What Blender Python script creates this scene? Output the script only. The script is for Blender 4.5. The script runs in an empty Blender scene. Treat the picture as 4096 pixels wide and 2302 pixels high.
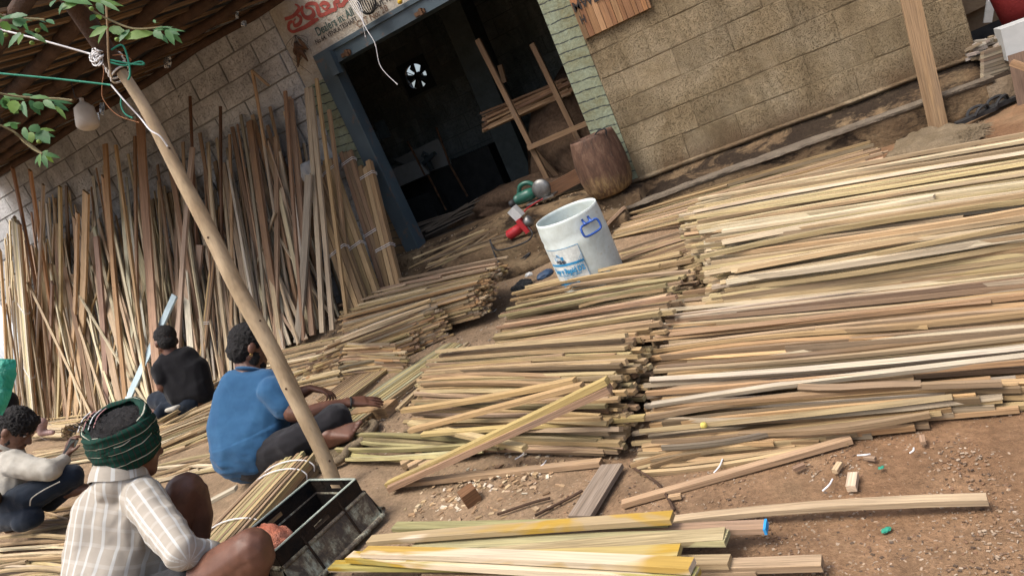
import bpy, bmesh, math, random
from mathutils import Vector, Matrix, noise
import numpy as np
rnd = random.Random(7)
SC = bpy.context.scene
COL = SC.collection
# ---------------------------------------------------------------- camera
H = 1.13
FPX = 2766.0
def _n(v):
    v = Vector(v); return v.normalized()
_d = _n((5132, 11499, FPX))
_xl = Vector((-5383, 1737, FPX)); _xl = _n(_xl - _d * _xl.dot(_d))
AX = -_xl; AZ = -_d; AY = AZ.cross(AX)
def toW(v):
    return Vector((AX.dot(v), AY.dot(v), AZ.dot(v)))
def U(px, py, d):            # photo pixel at a forward distance
    return toW(Vector(((px - 2048) / FPX * d, (py - 1151) / FPX * d, d))) + Vector((0, 0, H))
def G(px, py, z=0.0):        # photo pixel on a horizontal plane
    r = toW(Vector((px - 2048, py - 1151, FPX))); t = (z - H) / r.z
    return Vector((r.x * t, r.y * t, z))
def W(px, py, y=5.5):        # photo pixel on a plane parallel to the shop front
    r = toW(Vector((px - 2048, py - 1151, FPX))); t = y / r.y
    return Vector((r.x * t, y, r.z * t + H))
cam = bpy.data.cameras.new('camera'); co = bpy.data.objects.new('camera', cam); COL.objects.link(co)
cam.sensor_width = 36; cam.lens = FPX / 4096 * 36; cam.clip_end = 500; cam.clip_start = 0.05
rt = toW(Vector((1, 0, 0))); up = toW(Vector((0, -1, 0))); bk = toW(Vector((0, 0, -1)))
co.matrix_world = Matrix(((rt.x, up.x, bk.x, 0), (rt.y, up.y, bk.y, 0), (rt.z, up.z, bk.z, H), (0, 0, 0, 1)))
SC.camera = co
# ---------------------------------------------------------------- world, sun, exposure
wd = bpy.data.worlds.new('World'); SC.world = wd; wd.use_nodes = True
nt = wd.node_tree; bg = nt.nodes['Background']
sky = nt.nodes.new('ShaderNodeTexSky'); sky.sky_type = 'NISHITA'; sky.sun_disc = False
SUN_EL, SUN_AZ = math.radians(64), math.radians(216)     # azimuth of the sun clockwise from +Y
sky.sun_elevation = SUN_EL; sky.sun_rotation = SUN_AZ
sky.air_density = 1.0; sky.dust_density = 6.0; sky.ozone_density = 0.3
nt.links.new(sky.outputs[0], bg.inputs[0]); bg.inputs[1].default_value = 0.12
sl = bpy.data.lights.new('sun', 'SUN'); sl.energy = 1.5; sl.angle = math.radians(24); sl.color = (1.0, 0.98, 0.95)
so = bpy.data.objects.new('sun', sl); COL.objects.link(so)
sdir = Vector((math.sin(SUN_AZ) * math.cos(SUN_EL), math.cos(SUN_AZ) * math.cos(SUN_EL), math.sin(SUN_EL)))
so.rotation_euler = (-sdir).to_track_quat('-Z', 'Y').to_euler()
SC.view_settings.view_transform = 'Standard'; SC.view_settings.look = 'None'
SC.view_settings.gamma = 1; SC.view_settings.use_curve_mapping = False
SC.view_settings.exposure = 1.08
SC.render.engine = 'CYCLES'

# ---------------------------------------------------------------- helpers
def tag(o, label=None, cat=None, group=None, kind=None):
    if label: o['label'] = label
    if cat: o['category'] = cat
    if group: o['group'] = group
    if kind: o['kind'] = kind
    return o
def link(name, me, parent=None):
    o = bpy.data.objects.new(name, me); COL.objects.link(o)
    if parent: o.parent = parent
    return o
def empty(name, loc, label, cat, group=None):
    o = bpy.data.objects.new(name, None); COL.objects.link(o); o.location = loc
    o.empty_display_size = 0.05
    tag(o, label, cat, group); return o

class MB:
    """mesh collector: vertices in world space, per-corner uv and colour"""
    def __init__(s): s.v = []; s.f = []; s.uv = []; s.c = []
    def add(s, vs, fs, uvs=None, col=(1, 1, 1)):
        b = len(s.v); s.v.extend(vs)
        for i, f in enumerate(fs):
            s.f.append(tuple(b + k for k in f))
            s.uv.extend(uvs[i] if uvs else [(0, 0)] * len(f))
            s.c.extend([col] * len(f))
    def build(s, name, mat, parent=None, origin=None, smooth=False):
        off = Vector(origin) if origin is not None else Vector((0, 0, 0))
        if parent is not None and origin is None: off = parent_world(parent)
        me = bpy.data.meshes.new(name)
        me.from_pydata([tuple(Vector(p) - off) for p in s.v], [], s.f)
        ul = me.uv_layers.new(name='UVMap')
        ul.data.foreach_set('uv', [x for u in s.uv for x in u])
        ca = me.color_attributes.new('Col', 'FLOAT_COLOR', 'CORNER')
        ca.data.foreach_set('color', [x for c in s.c for x in (c[0], c[1], c[2], 1.0)])
        if smooth: me.polygons.foreach_set('use_smooth', [True] * len(me.polygons))
        me.materials.append(mat)
        o = link(name, me, parent)
        if parent is None: o.location = off
        return o
def parent_world(p):
    v = Vector((0, 0, 0))
    while p is not None: v += p.location; p = p.parent
    return v
def mixc(a, b, t): return tuple(a[i] * (1 - t) + b[i] * t for i in range(3))

def box(mb, c, hx, hy, hz, ax=None, col=(1, 1, 1), bev=0):
    """box by centre, half sizes and axes"""
    ax = ax or (Vector((1, 0, 0)), Vector((0, 1, 0)), Vector((0, 0, 1)))
    c = Vector(c); u0 = rnd.random() * 40; v0 = rnd.random() * 40
    vs = [c + ax[0] * (hx * i) + ax[1] * (hy * j) + ax[2] * (hz * k) for i in (-1, 1) for j in (-1, 1) for k in (-1, 1)]
    fs = [(0, 1, 3, 2), (4, 6, 7, 5), (0, 4, 5, 1), (2, 3, 7, 6), (0, 2, 6, 4), (1, 5, 7, 3)]
    uvs = []
    for f in fs:
        uvs.append([((vs[k] - c).dot(ax[0]) + u0, (vs[k] - c).dot(ax[1]) + (vs[k] - c).dot(ax[2]) + v0) for k in f])
    mb.add(vs, fs, uvs, col)

def strip(mb, p0, p1, w, t, col=(1, 1, 1), bow=0.0, sag=0.0, roll=0.0, n=4, upv=(0, 0, 1), taper=1.0, wav=0.0):
    """a sawn wooden strip from p0 to p1, width w (sideways) and thickness t (along up)"""
    p0 = Vector(p0); p1 = Vector(p1); d = (p1 - p0); L = d.length
    if L < 1e-4: return
    d.normalize(); s = d.cross(Vector(upv))
    if s.length < 1e-3: s = d.cross(Vector((0, 1, 0)))
    s.normalize(); u = s.cross(d)
    s2 = s * math.cos(roll) + u * math.sin(roll); u2 = u * math.cos(roll) - s * math.sin(roll)
    u0 = rnd.random() * 60; v0 = rnd.random() * 60; vs = []
    ph = rnd.random() * 6
    for i in range(n + 1):
        k = i / n; q = 4 * k * (1 - k)
        c = p0 + d * (L * k) + s * (bow * q + wav * math.sin(ph + 7 * k)) + Vector(upv) * (sag * q)
        tw = w * (1 + (taper - 1) * k)
        for a, b in ((-1, -1), (1, -1), (1, 1), (-1, 1)):
            vs.append(c + s2 * (a * tw / 2) + u2 * (b * t / 2))
    fs = [(0, 1, 2, 3), tuple(4 * n + k for k in (3, 2, 1, 0))]
    uvs = [[(u0, v0 + .01 * k) for k in range(4)]] * 2
    per = [0, w, w + t, 2 * w + t, 2 * w + 2 * t]
    for i in range(n):
        for j in range(4):
            a = 4 * i + j; b = 4 * i + (j + 1) % 4
            fs.append((a, a + 4, b + 4, b))
            x0 = u0 + L * i / n; x1 = u0 + L * (i + 1) / n
            uvs.append([(x0, v0 + per[j]), (x1, v0 + per[j]), (x1, v0 + per[j + 1]), (x0, v0 + per[j + 1])])
    mb.add(vs, fs, uvs, col)

def tube(mb, pts, r, n=6, col=(1, 1, 1), closed=False, cap=True):
    pts = [Vector(p) for p in pts]; m = len(pts); rr = r if hasattr(r, '__len__') else [r] * m
    vs = []; fs = []; uvs = []; prev = None; L = 0; Ls = []
    for i, p in enumerate(pts):
        a = pts[(i - 1) % m] if (closed or i > 0) else p; b = pts[(i + 1) % m] if (closed or i < m - 1) else p
        d = (b - a);  d = d.normalized() if d.length > 1e-9 else Vector((0, 0, 1))
        if prev is None:
            s = d.cross(Vector((0, 0, 1)))
            if s.length < .1: s = d.cross(Vector((1, 0, 0)))
        else: s = prev - d * prev.dot(d)
        s.normalize(); prev = s; u = s.cross(d)
        if i: L += (p - pts[i - 1]).length
        Ls.append(L)
        for k in range(n):
            an = 2 * math.pi * k / n
            vs.append(p + (s * math.cos(an) + u * math.sin(an)) * rr[i])
    v0 = rnd.random() * 30
    for i in range(m if closed else m - 1):
        j = (i + 1) % m
        for k in range(n):
            k2 = (k + 1) % n
            fs.append((i * n + k, j * n + k, j * n + k2, i * n + k2))
            c = 2 * math.pi * rr[i] / n
            uvs.append([(Ls[i], v0 + c * k), (Ls[i] + .05 if j == 0 else Ls[j], v0 + c * k), (Ls[i] + .05 if j == 0 else Ls[j], v0 + c * (k + 1)), (Ls[i], v0 + c * (k + 1))])
    if cap and not closed:
        fs.append(tuple(range(n))[::-1]); uvs.append([(0, v0)] * n)
        fs.append(tuple((m - 1) * n + k for k in range(n))); uvs.append([(0, v0)] * n)
    mb.add(vs, fs, uvs, col)

def spline(pts, n=6):
    pts = [Vector(p) for p in pts]; out = []
    for i in range(len(pts) - 1):
        p0 = pts[max(i - 1, 0)]; p1 = pts[i]; p2 = pts[i + 1]; p3 = pts[min(i + 2, len(pts) - 1)]
        for k in range(n):
            t = k / n
            out.append(.5 * ((2 * p1) + (p2 - p0) * t + (2 * p0 - 5 * p1 + 4 * p2 - p3) * t * t + (3 * p1 - p0 - 3 * p2 + p3) * t ** 3))
    out.append(pts[-1]); return out

def lathe(mb, prof, c, ax=None, n=28, col=(1, 1, 1), warp=None):
    """profile (r, h) turned about the axis through c"""
    ax = ax or (Vector((1, 0, 0)), Vector((0, 1, 0)), Vector((0, 0, 1))); c = Vector(c)
    vs = []; fs = []; uvs = []
    for i, (r, h) in enumerate(prof):
        for k in range(n):
            a = 2 * math.pi * k / n; q = warp(a, h) if warp else 1
            vs.append(c + ax[0] * (r * q * math.cos(a)) + ax[1] * (r * q * math.sin(a)) + ax[2] * h)
    for i in range(len(prof) - 1):
        for k in range(n):
            k2 = (k + 1) % n
            fs.append((i * n + k, i * n + k2, (i + 1) * n + k2, (i + 1) * n + k))
            uvs.append([(k / n, prof[i][1]), ((k + 1) / n, prof[i][1]), ((k + 1) / n, prof[i + 1][1]), (k / n, prof[i + 1][1])])
    mb.add(vs, fs, uvs, col)

# ---------------------------------------------------------------- materials
class NT:
    def __init__(s, name):
        s.m = bpy.data.materials.new(name); s.m.use_nodes = True; s.t = s.m.node_tree; s.b = s.t.nodes['Principled BSDF']
        s.out = s.t.nodes['Material Output']
    def n(s, ty, **kw):
        x = s.t.nodes.new('ShaderNode' + ty)
        for k, v in kw.items():
            if k.startswith('i_'): x.inputs[k[2:].replace('_', ' ')].default_value = v
            else: setattr(x, k, v)
        return x
    def l(s, a, b): s.t.links.new(a, b)
    def pos(s): return s.n('NewGeometry').outputs['Position']
    def mapped(s, src, scale=(1, 1, 1), loc=(0, 0, 0), rot=(0, 0, 0)):
        m = s.n('Mapping'); m.inputs['Scale'].default_value = scale; m.inputs['Location'].default_value = loc; m.inputs['Rotation'].default_value = rot
        s.l(src, m.inputs['Vector']); return m.outputs[0]
    def noise(s, src, scale, detail=4, rough=.55, dist=0.0):
        x = s.n('TexNoise'); x.inputs['Scale'].default_value = scale; x.inputs['Detail'].default_value = detail
        x.inputs['Roughness'].default_value = rough; x.inputs['Distortion'].default_value = dist
        if src is not None: s.l(src, x.inputs['Vector'])
        return x.outputs['Fac']
    def ramp(s, fac, stops):
        r = s.n('ValToRGB'); e = r.color_ramp.elements
        while len(e) < len(stops): e.new(.5)
        for i, (p, c) in enumerate(stops):
            e[i].position = p; e[i].color = (*(c if hasattr(c, '__len__') else (c, c, c)), 1)
        s.l(fac, r.inputs[0]); return r.outputs[0]
    def mix(s, fac, a, b, blend='MIX'):
        x = s.n('Mix', data_type='RGBA', blend_type=blend)
        for inp, v in ((x.inputs[0], fac), (x.inputs[6], a), (x.inputs[7], b)):
            if hasattr(v, 'is_linked') or hasattr(v, 'links'): s.l(v, inp)
            elif hasattr(v, '__len__'): inp.default_value = (*v[:3], 1)
            else: inp.default_value = v
        return x.outputs[2]
    def math(s, op, a, b=None, clamp=False):
        x = s.n('Math', operation=op, use_clamp=clamp)
        for i, v in enumerate((a, b)):
            if v is None: continue
            if hasattr(v, 'links'): s.l(v, x.inputs[i])
            else: x.inputs[i].default_value = v
        return x.outputs[0]
    def sep(s, v):
        x = s.n('SeparateXYZ'); s.l(v, x.inputs[0]); return x.outputs
    def bump(s, h, strength=.5, dist=.01, normal=None):
        x = s.n('Bump'); x.inputs['Strength'].default_value = strength; x.inputs['Distance'].default_value = dist
        s.l(h, x.inputs['Height'])
        if normal is not None: s.l(normal, x.inputs['Normal'])
        return x.outputs[0]
    def fin(s, color=None, rough=.8, normal=None, metal=0, spec=.3):
        if color is not None:
            if hasattr(color, 'links'): s.l(color, s.b.inputs['Base Color'])
            else: s.b.inputs['Base Color'].default_value = (*color, 1)
        if hasattr(rough, 'links'): s.l(rough, s.b.inputs['Roughness'])
        else: s.b.inputs['Roughness'].default_value = rough
        s.b.inputs['Metallic'].default_value = metal
        s.b.inputs['Specular IOR Level'].default_value = spec
        if normal is not None: s.l(normal, s.b.inputs['Normal'])
        return s.m

def m_wood(name='sawn_wood', dirt=.35, grain=1.0):
    s = NT(name); uv = s.n('UVMap').outputs[0]; col = s.n('VertexColor', layer_name='Col').outputs[0]
    g1 = s.noise(s.mapped(uv, (5.0, 220, 1)), 1.0, 6, .65, .5)
    g2 = s.noise(s.mapped(uv, (1.3, 22, 1)), 1.0, 3, .5, .8)
    g3 = s.noise(s.mapped(uv, (2.2, 9, 1), (13, 5, 0)), 1.0, 4, .6, 0)
    c = s.mix(1, col, s.ramp(g1, [(.3, .42), (.5, .82), (.7, 1.15)]), 'MULTIPLY')
    c = s.mix(1, c, s.ramp(g2, [(.3, (.80, .76, .72)), (.5, (1, 1, 1)), (.72, (1.10, 1.07, 1.0))]), 'MULTIPLY')
    c = s.mix(1, c, (1.0, .97, .93), 'MULTIPLY')
    st = s.ramp(g3, [(.55, 0), (.72, dirt)])
    c = s.mix(st, c, (.16, .13, .11))
    # sawn cross marks
    sw = s.noise(s.mapped(uv, (260, 3, 1)), 1.0, 2, .5)
    nrm = s.bump(s.mix(.5, g1, sw), .35, .003)
    return s.fin(c, .72, nrm, spec=.25)
M_WOOD = m_wood()

def m_ground():
    s = NT('dusty_earth'); p = s.pos(); x = s.sep(p)
    big = s.noise(p, 1.1, 5, .6, .5); mid = s.noise(p, 9, 6, .65); fine = s.noise(p, 70, 5, .7); gr = s.noise(p, 260, 3, .7)
    c = s.ramp(big, [(.3, (.150, .080, .043)), (.5, (.205, .120, .067)), (.68, (.26, .175, .104))])
    # sawdust-coloured to the left and middle, redder earth towards the right
    side = s.ramp(s.math('ADD', s.math('MULTIPLY', x[0], .28), s.math('MULTIPLY', big, .9)), [(0.0, 1), (.42, .0)])
    c = s.mix(s.math('MULTIPLY', side, .75), c, (.27, .20, .13))
    c = s.mix(1, c, s.ramp(mid, [(.3, .72), (.7, 1.2)]), 'MULTIPLY')
    c = s.mix(1, c, s.ramp(fine, [(.3, .7), (.5, 1), (.72, 1.3)]), 'MULTIPLY')
    c = s.mix(s.ramp(gr, [(.66, 0), (.74, .7)]), c, (.44, .36, .27))
    c = s.mix(s.ramp(gr, [(.24, .75), (.33, 0)]), c, (.07, .045, .03))
    h = s.mix(.5, fine, s.mix(.4, mid, gr))
    return s.fin(c, .95, s.bump(h, .9, .02), spec=.1)
M_GROUND = m_ground()

def m_block(name, cols, bottom_stain=False, cool=0, dark_right=False):
    s = NT(name); p = s.pos(); x = s.sep(p); rn = s.n('ObjectInfo').outputs['Random']
    a = s.noise(p, 2.2, 5, .6, .3); b = s.noise(p, 28, 4, .7); pit = s.noise(p, 140 if bottom_stain else 75, 3, .75); pf = s.noise(p, 190, 2, .6)
    c = s.ramp(a, [(.3, cols[0]), (.5, cols[1]), (.7, cols[2])])
    c = s.mix(1, c, s.ramp(b, [(.3, .74), (.7, 1.2)]), 'MULTIPLY')
    c = s.mix(1, c, s.ramp(rn, [(0, .86), (1, 1.12)]), 'MULTIPLY')
    hole = s.ramp(pit, [(.33, 1), (.43, 0)])
    amt = s.ramp(s.noise(p, 1.7, 3, .6), [(.40, .10), (.62, .80)])
    c = s.mix(s.math('MULTIPLY', hole, amt), c, tuple(v * (.50 if bottom_stain else .3) for v in cols[0]))
    c = s.mix(s.ramp(pf, [(.62, 0), (.75, .35)]), c, tuple(min(1, v * 1.5) for v in cols[2]))
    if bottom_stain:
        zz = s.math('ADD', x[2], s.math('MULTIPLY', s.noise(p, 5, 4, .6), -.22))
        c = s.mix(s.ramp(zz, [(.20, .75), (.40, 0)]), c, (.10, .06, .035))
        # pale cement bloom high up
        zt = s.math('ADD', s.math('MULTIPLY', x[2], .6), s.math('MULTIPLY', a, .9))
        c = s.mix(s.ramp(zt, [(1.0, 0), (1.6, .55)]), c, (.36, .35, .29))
    stk = s.noise(s.mapped(p, (3.2, 3.2, .55)), 1.6, 5, .7, .5); c = s.mix(s.math('MULTIPLY', s.ramp(stk, [(.46, 0), (.66, .55)]), 1.0), c, tuple(v * .55 for v in cols[0]))
    pat = s.noise(p, 1.1, 4, .7, .8); c = s.mix(s.math('MULTIPLY', s.ramp(pat, [(.52, 0), (.64, .5)]), 1.0), c, tuple(min(1, v * 1.15) for v in cols[2]))
    h = s.mix(.45, s.ramp(pit, [(.3, 0), (.46, 1)]), s.mix(.5, b, pf))
    return s.fin(c, .95, s.bump(h, .9, .018), spec=.1)
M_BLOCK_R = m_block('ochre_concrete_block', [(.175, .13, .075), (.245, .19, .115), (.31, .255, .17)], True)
M_BLOCK_L = m_block('grey_concrete_block', [(.31, .32, .33), (.45, .46, .47), (.58, .60, .61)])
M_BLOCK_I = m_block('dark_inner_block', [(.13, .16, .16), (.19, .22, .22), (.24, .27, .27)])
def m_plain(name, c0, c1, sc=6, rough=.85, bump=.4, bd=.01, spec=.2, metal=0, det=5):
    s = NT(name); p = s.pos(); a = s.noise(p, sc, det, .65, .3)
    return s.fin(s.ramp(a, [(.3, c0), (.7, c1)]), rough, s.bump(s.noise(p, sc * 8, 4, .7), bump, bd), metal, spec)
M_MORTAR_R = m_plain('dark_ochre_mortar', (.15, .11, .065), (.25, .195, .12), 12)
M_MORTAR_L = m_plain('grey_mortar', (.20, .20, .19), (.32, .32, .31), 12)
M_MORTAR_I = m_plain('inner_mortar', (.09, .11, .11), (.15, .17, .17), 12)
def m_ledge(dk=0):
    s = NT('black_stained_footing' if dk else 'stained_cement'); p = s.pos(); x = s.sep(p)
    a = s.noise(p, 3, 6, .65, .5); b = s.noise(p, 40, 4, .7); d = s.noise(s.mapped(p, (2.5, 2.5, 6)), 1.6, 5, .7, .6)
    c = s.ramp(a, [(.3, (.085, .055, .032)), (.5, (.14, .095, .055)), (.7, (.20, .145, .085))])
    c = s.mix(s.ramp(d, [(.40 if dk else .5, 0), (.52 if dk else .62, .92)]), c, (.022, .016, .012))
    c = s.mix(1, c, s.ramp(b, [(.3, .75), (.7, 1.2)]), 'MULTIPLY')
    return s.fin(c, .95, s.bump(s.mix(.5, a, b), .8, .03), spec=.1)
M_LEDGE = m_ledge()
M_FOOT = m_ledge(1)
M_CEMENT = m_plain('dusty_cement', (.10, .072, .046), (.19, .145, .098), 5, .95, .8, .02)
def m_mint():
    s = NT('mint_paint_with_black_lines'); p = s.pos(); x = s.sep(p)
    a = s.noise(p, 5, 5, .7, .4); b = s.noise(p, 45, 4, .7)
    c = s.ramp(a, [(.3, (.165, .155, .085)), (.48, (.21, .23, .155)), (.66, (.25, .29, .215))])
    c = s.mix(1, c, s.ramp(b, [(.3, .8), (.7, 1.15)]), 'MULTIPLY')
    low = s.math('ADD', x[2], s.math('MULTIPLY', a, -.5))
    left = s.ramp(s.math('ADD', s.math('MULTIPLY', x[0], -.2), 0), [(.55, 0), (.6, 1)])
    c = s.mix(s.math('MULTIPLY', s.ramp(low, [(.9, .9), (1.35, 0)]), left), c, (.15, .095, .05))
    c = s.mix(s.ramp(s.math('ADD', s.math('MULTIPLY', x[2], .35), s.math('MULTIPLY', left, 0)), [(.735, 0), (.75, .0)]), c, (.5, .47, .4))
    wob = s.math('MULTIPLY', s.noise(p, 7, 3, .6), .045); z2 = s.math('ADD', x[2], wob)
    fr = s.math('FRACT', s.math('MULTIPLY', s.math('ADD', z2, s.math('MULTIPLY', x[0], .12)), 12.5))
    ln = s.math('LESS_THAN', fr, .13)
    ln = s.math('MULTIPLY', ln, s.ramp(s.noise(p, 30, 4, .7), [(.33, 0), (.45, .9)]))
    c = s.mix(ln, c, (.035, .04, .042))
    return s.fin(c, .9, s.bump(b, .6, .012), spec=.15)
M_MINT = m_mint()
def m_fascia():
    s = NT('dirty_white_fascia'); p = s.pos(); a = s.noise(p, 4, 6, .7, .5); b = s.noise(p, 60, 3, .7); d = s.noise(p, 16, 4, .7, .4)
    c = s.ramp(a, [(.3, (.27, .23, .175)), (.6, (.43, .40, .34))])
    c = s.mix(s.ramp(d, [(.6, 0), (.7, .7)]), c, (.18, .11, .06))
    c = s.mix(1, c, s.ramp(b, [(.3, .8), (.7, 1.12)]), 'MULTIPLY')
    return s.fin(c, .9, s.bump(b, .6, .01), spec=.1)
M_FASCIA = m_fascia()
def m_steel():
    s = NT('blue_painted_steel'); p = s.pos(); a = s.noise(p, 6, 6, .7, .5); b = s.noise(p, 3, 3, .6, .3)
    c = s.ramp(b, [(.3, (.040, .060, .075)), (.7, (.060, .092, .112))])
    c = s.mix(s.ramp(a, [(.56, 0), (.66, .85)]), c, (.13, .085, .06))
    return s.fin(c, .55, s.bump(a, .2, .01), spec=.4)
M_STEEL = m_steel()
M_TARP = m_plain('sooty_black_tarpaulin', (.02, .023, .026), (.055, .06, .065), 3, .75, .9, .05)
M_BARK = m_plain('dark_log', (.045, .027, .018), (.10, .06, .04), 9, .9, .7, .02)

# ---------------------------------------------------------------- ground
def sm(t): t = max(0, min(1, t)); return t * t * (3 - 2 * t)
def gz(x, y):
    return .2 * sm((x + 8) / 3) * sm((y - 3.7) / 1.3) * (1 - .55 * sm((x + 4.2) / 1.2)) * (1 - sm((x + 1.9) / 1.3))
def ground():
    me = bpy.data.meshes.new('ground'); vs = []; fs = []
    xs = [-200, -60, -25] + [-14 + .14 * i for i in range(int(17 / .14) + 1)] + [10, 30, 80, 200]
    ys = [-200, -50, -12, -3, 0] + [.7 + .12 * i for i in range(int(5 / .12) + 1)] + [7.5, 12, 40, 200]
    for y in ys:
        for x in xs:
            z = gz(x, y)
            if -14 < x < 3 and .7 <= y < 5.6:
                z += .022 * noise.noise(Vector((x * 1.3, y * 1.3, 0))) + .010 * noise.noise(Vector((x * 5, y * 5, 3)))
                z -= .006
            vs.append((x, y, z))
    nx = len(xs)
    for j in range(len(ys) - 1):
        for i in range(nx - 1):
            a = j * nx + i; fs.append((a, a + 1, a + nx + 1, a + nx))
    me.from_pydata(vs, [], fs); me.materials.append(M_GROUND); me.polygons.foreach_set('use_smooth', [True] * len(fs))
    tag(link('ground', me), kind='structure')
ground()

# ---------------------------------------------------------------- block walls
def cube_mesh(name, sx, sy, sz, mat, seed):
    """a block with slightly chipped edges and a 3x3 front face (-Y), centred"""
    r = random.Random(seed); me = bpy.data.meshes.new(name); bm = bmesh.new()
    bmesh.ops.create_cube(bm, size=1); bmesh.ops.scale(bm, vec=(sx, sy, sz), verts=bm.verts)
    fr = [e for e in bm.edges if all(v.co.y < 0 for v in e.verts)]
    bmesh.ops.bevel(bm, geom=fr, offset=.003, segments=1, affect='EDGES')
    for v in bm.verts: v.co += Vector((r.uniform(-1, 1), r.uniform(-.6, .6), r.uniform(-1, 1))) * .004
    bm.to_mesh(me); bm.free(); me.materials.append(mat); return me
def block_wall(parent, x0, x1, z0, z1, y, bw, bh, joint, mat, proud=.012, seed=1, skip=None, jx=None, jit=.004):
    jx = joint if jx is None else jx
    r = random.Random(seed); pool = [cube_mesh('block', bw - jx, .06, bh - joint, mat, seed * 10 + k) for k in range(4)]
    pw = parent_world(parent); row = 0; z = z0
    while z < z1 - .02:
        off = (row % 2) * bw / 2 + r.uniform(-.05, .05); x = x0 - off
        while x < x1:
            a = max(x, x0); b = min(x + bw, x1)
            if b - a > .06:
                cx = (a + b) / 2; cz = z + bh / 2
                if not (skip and skip(cx, cz)):
                    o = link('block', pool[r.randrange(4)], parent)
                    o.scale = ((b - a - jx) / (bw - jx), 1, 1)
                    o.location = Vector((cx, y + .03 - proud + r.uniform(-jit, jit), cz)) - pw
                    o.rotation_euler = (r.uniform(-.006, .006), r.uniform(-.003, .003), r.uniform(-.006, .006))
            x += bw
        z += bh; row += 1

def slab(mb, x0, x1, y0, y1, z0, z1): box(mb, ((x0 + x1) / 2, (y0 + y1) / 2, (z0 + z1) / 2), (x1 - x0) / 2, (y1 - y0) / 2, (z1 - z0) / 2)
# ---------------------------------------------------------------- the shop building
M_RIM = m_plain('grey_kerb_rim', (.095, .075, .055), (.17, .14, .105), 9, .95, .8, .015)
shop = empty('workshop_building', (-2.5, 5.5, 0), 'workshop of bare concrete blocks with mint painted door pillars and white sign band', 'building')
# right wall
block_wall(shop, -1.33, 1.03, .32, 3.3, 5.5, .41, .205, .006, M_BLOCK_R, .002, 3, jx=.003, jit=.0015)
mb = MB(); slab(mb, -1.33, 1.03, 5.503, 5.72, -.1, 3.3); mb.build('wall_core', M_MORTAR_R, shop)
# moulding and stained footing and cement kerb (bumpy extrusion)
def extrude_x(mb, x0, x1, prof, nx, amp, seed, endcurve=None):
    vs = []; fs = []; m = len(prof)
    for i in range(nx + 1):
        x = x0 + (x1 - x0) * i / nx
        for k, (y, z) in enumerate(prof):
            a = amp if 0 < k < m - 1 else 0
            vs.append((x, y + a * noise.noise(Vector((x * 2.2, k * 3.1, seed))) + a * .35 * noise.noise(Vector((x * 13, k * 5.1, seed))),
                       z + a * .7 * noise.noise(Vector((x * 2.0, k * 1.7, seed + 9))) + a * .3 * noise.noise(Vector((x * 17, k * 1.7, seed + 9)))))
    for i in range(nx):
        for k in range(m - 1):
            a = i * m + k; fs.append((a, a + m, a + m + 1, a + 1))
    fs.append(tuple(range(m))); fs.append(tuple(nx * m + k for k in range(m))[::-1])
    mb.add(vs, fs)
mb = MB(); extrude_x(mb, -1.40, 1.12, [(5.53, .325), (5.480, .325), (5.462, .312), (5.470, .298), (5.485, .292), (5.53, .29)], 60, .010, 2)
mb.build('wall_moulding', M_BLOCK_R, shop, smooth=True)
mb = MB(); extrude_x(mb, -1.42, 1.14, [(5.6, .291), (5.485, .287), (5.46, .25), (5.42, .20), (5.38, .172), (5.25, .165), (5.24, -.2)], 80, .014, 5)
mb.build('stained_footing', M_FOOT, shop, smooth=True)
mb = MB(); extrude_x(mb, -1.46, 1.02, [(5.27, .13), (5.27, .178), (5.20, .180), (5.198, .12), (5.19, .0), (5.19, -.1)], 90, .008, 8)
mb.build('cement_kerb', M_LEDGE, shop, smooth=True)
mb = MB(); extrude_x(mb, -1.47, 1.03, [(5.33, .160), (5.325, .180), (5.31, .187), (5.28, .190), (5.24, .192), (5.205, .193), (5.188, .188), (5.184, .172), (5.196, .160)], 130, .016, 28)
mb.build('kerb_rim', M_RIM, shop)
mb = MB(); extrude_x(mb, .98, 1.9, [(5.6, .15), (5.30, .160), (5.22, .155), (5.19, .14), (5.188, .0), (5.19, -.1)], 40, .008, 11)
mb.build('cement_kerb', M_CEMENT, shop, smooth=True)
# pillars
mb = MB(); slab(mb, -1.56, -1.33, 5.495, 5.73, -.1, 3.3); mb.build('pillar', M_MINT, shop)
mb = MB(); slab(mb, -3.85, -3.625, 5.495, 5.73, -.1, 2.14); mb.build('pillar', M_MINT, shop)
# fascia with the sign
mb = MB(); slab(mb, -3.85, -1.56, 5.492, 5.73, 2.342, 3.4); slab(mb, -3.85, -3.625, 5.493, 5.73, 2.14, 2.342)
fascia = mb.build('sign_band', M_FASCIA, shop)
# steel frame: post, header with shutter box
mb = MB(); slab(mb, -3.625, -3.47, 5.475, 5.62, .40, 2.342); slab(mb, -3.47, -3.455, 5.44, 5.60, .40, 2.16)
mb.build('door_post', M_STEEL, shop)
mb = MB(); slab(mb, -3.47, -1.56, 5.47, 5.62, 2.19, 2.342); slab(mb, -3.50, -1.56, 5.455, 5.47, 2.30, 2.335); slab(mb, -3.47, -1.56, 5.46, 5.47, 2.19, 2.215)
mb.build('door_header', M_STEEL, shop)
mb = MB(); slab(mb, -3.47, -3.40, 5.40, 5.47, 2.10, 2.30)
mb.build('shutter_guide', M_STEEL, shop)
M_RUST = m_plain('rusty_iron', (.05, .03, .02), (.16, .085, .045), 14, .85, .7, .01)
for px, py in ((1385, 215), (1680, 52)):
    mb = MB(); c = W(px, py, 5.455); box(mb, c, .05, .012, .016); box(mb, c + Vector((.02, -.012, .0)), .012, .02, .026)
    mb.build('bracket', M_RUST, shop)
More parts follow.
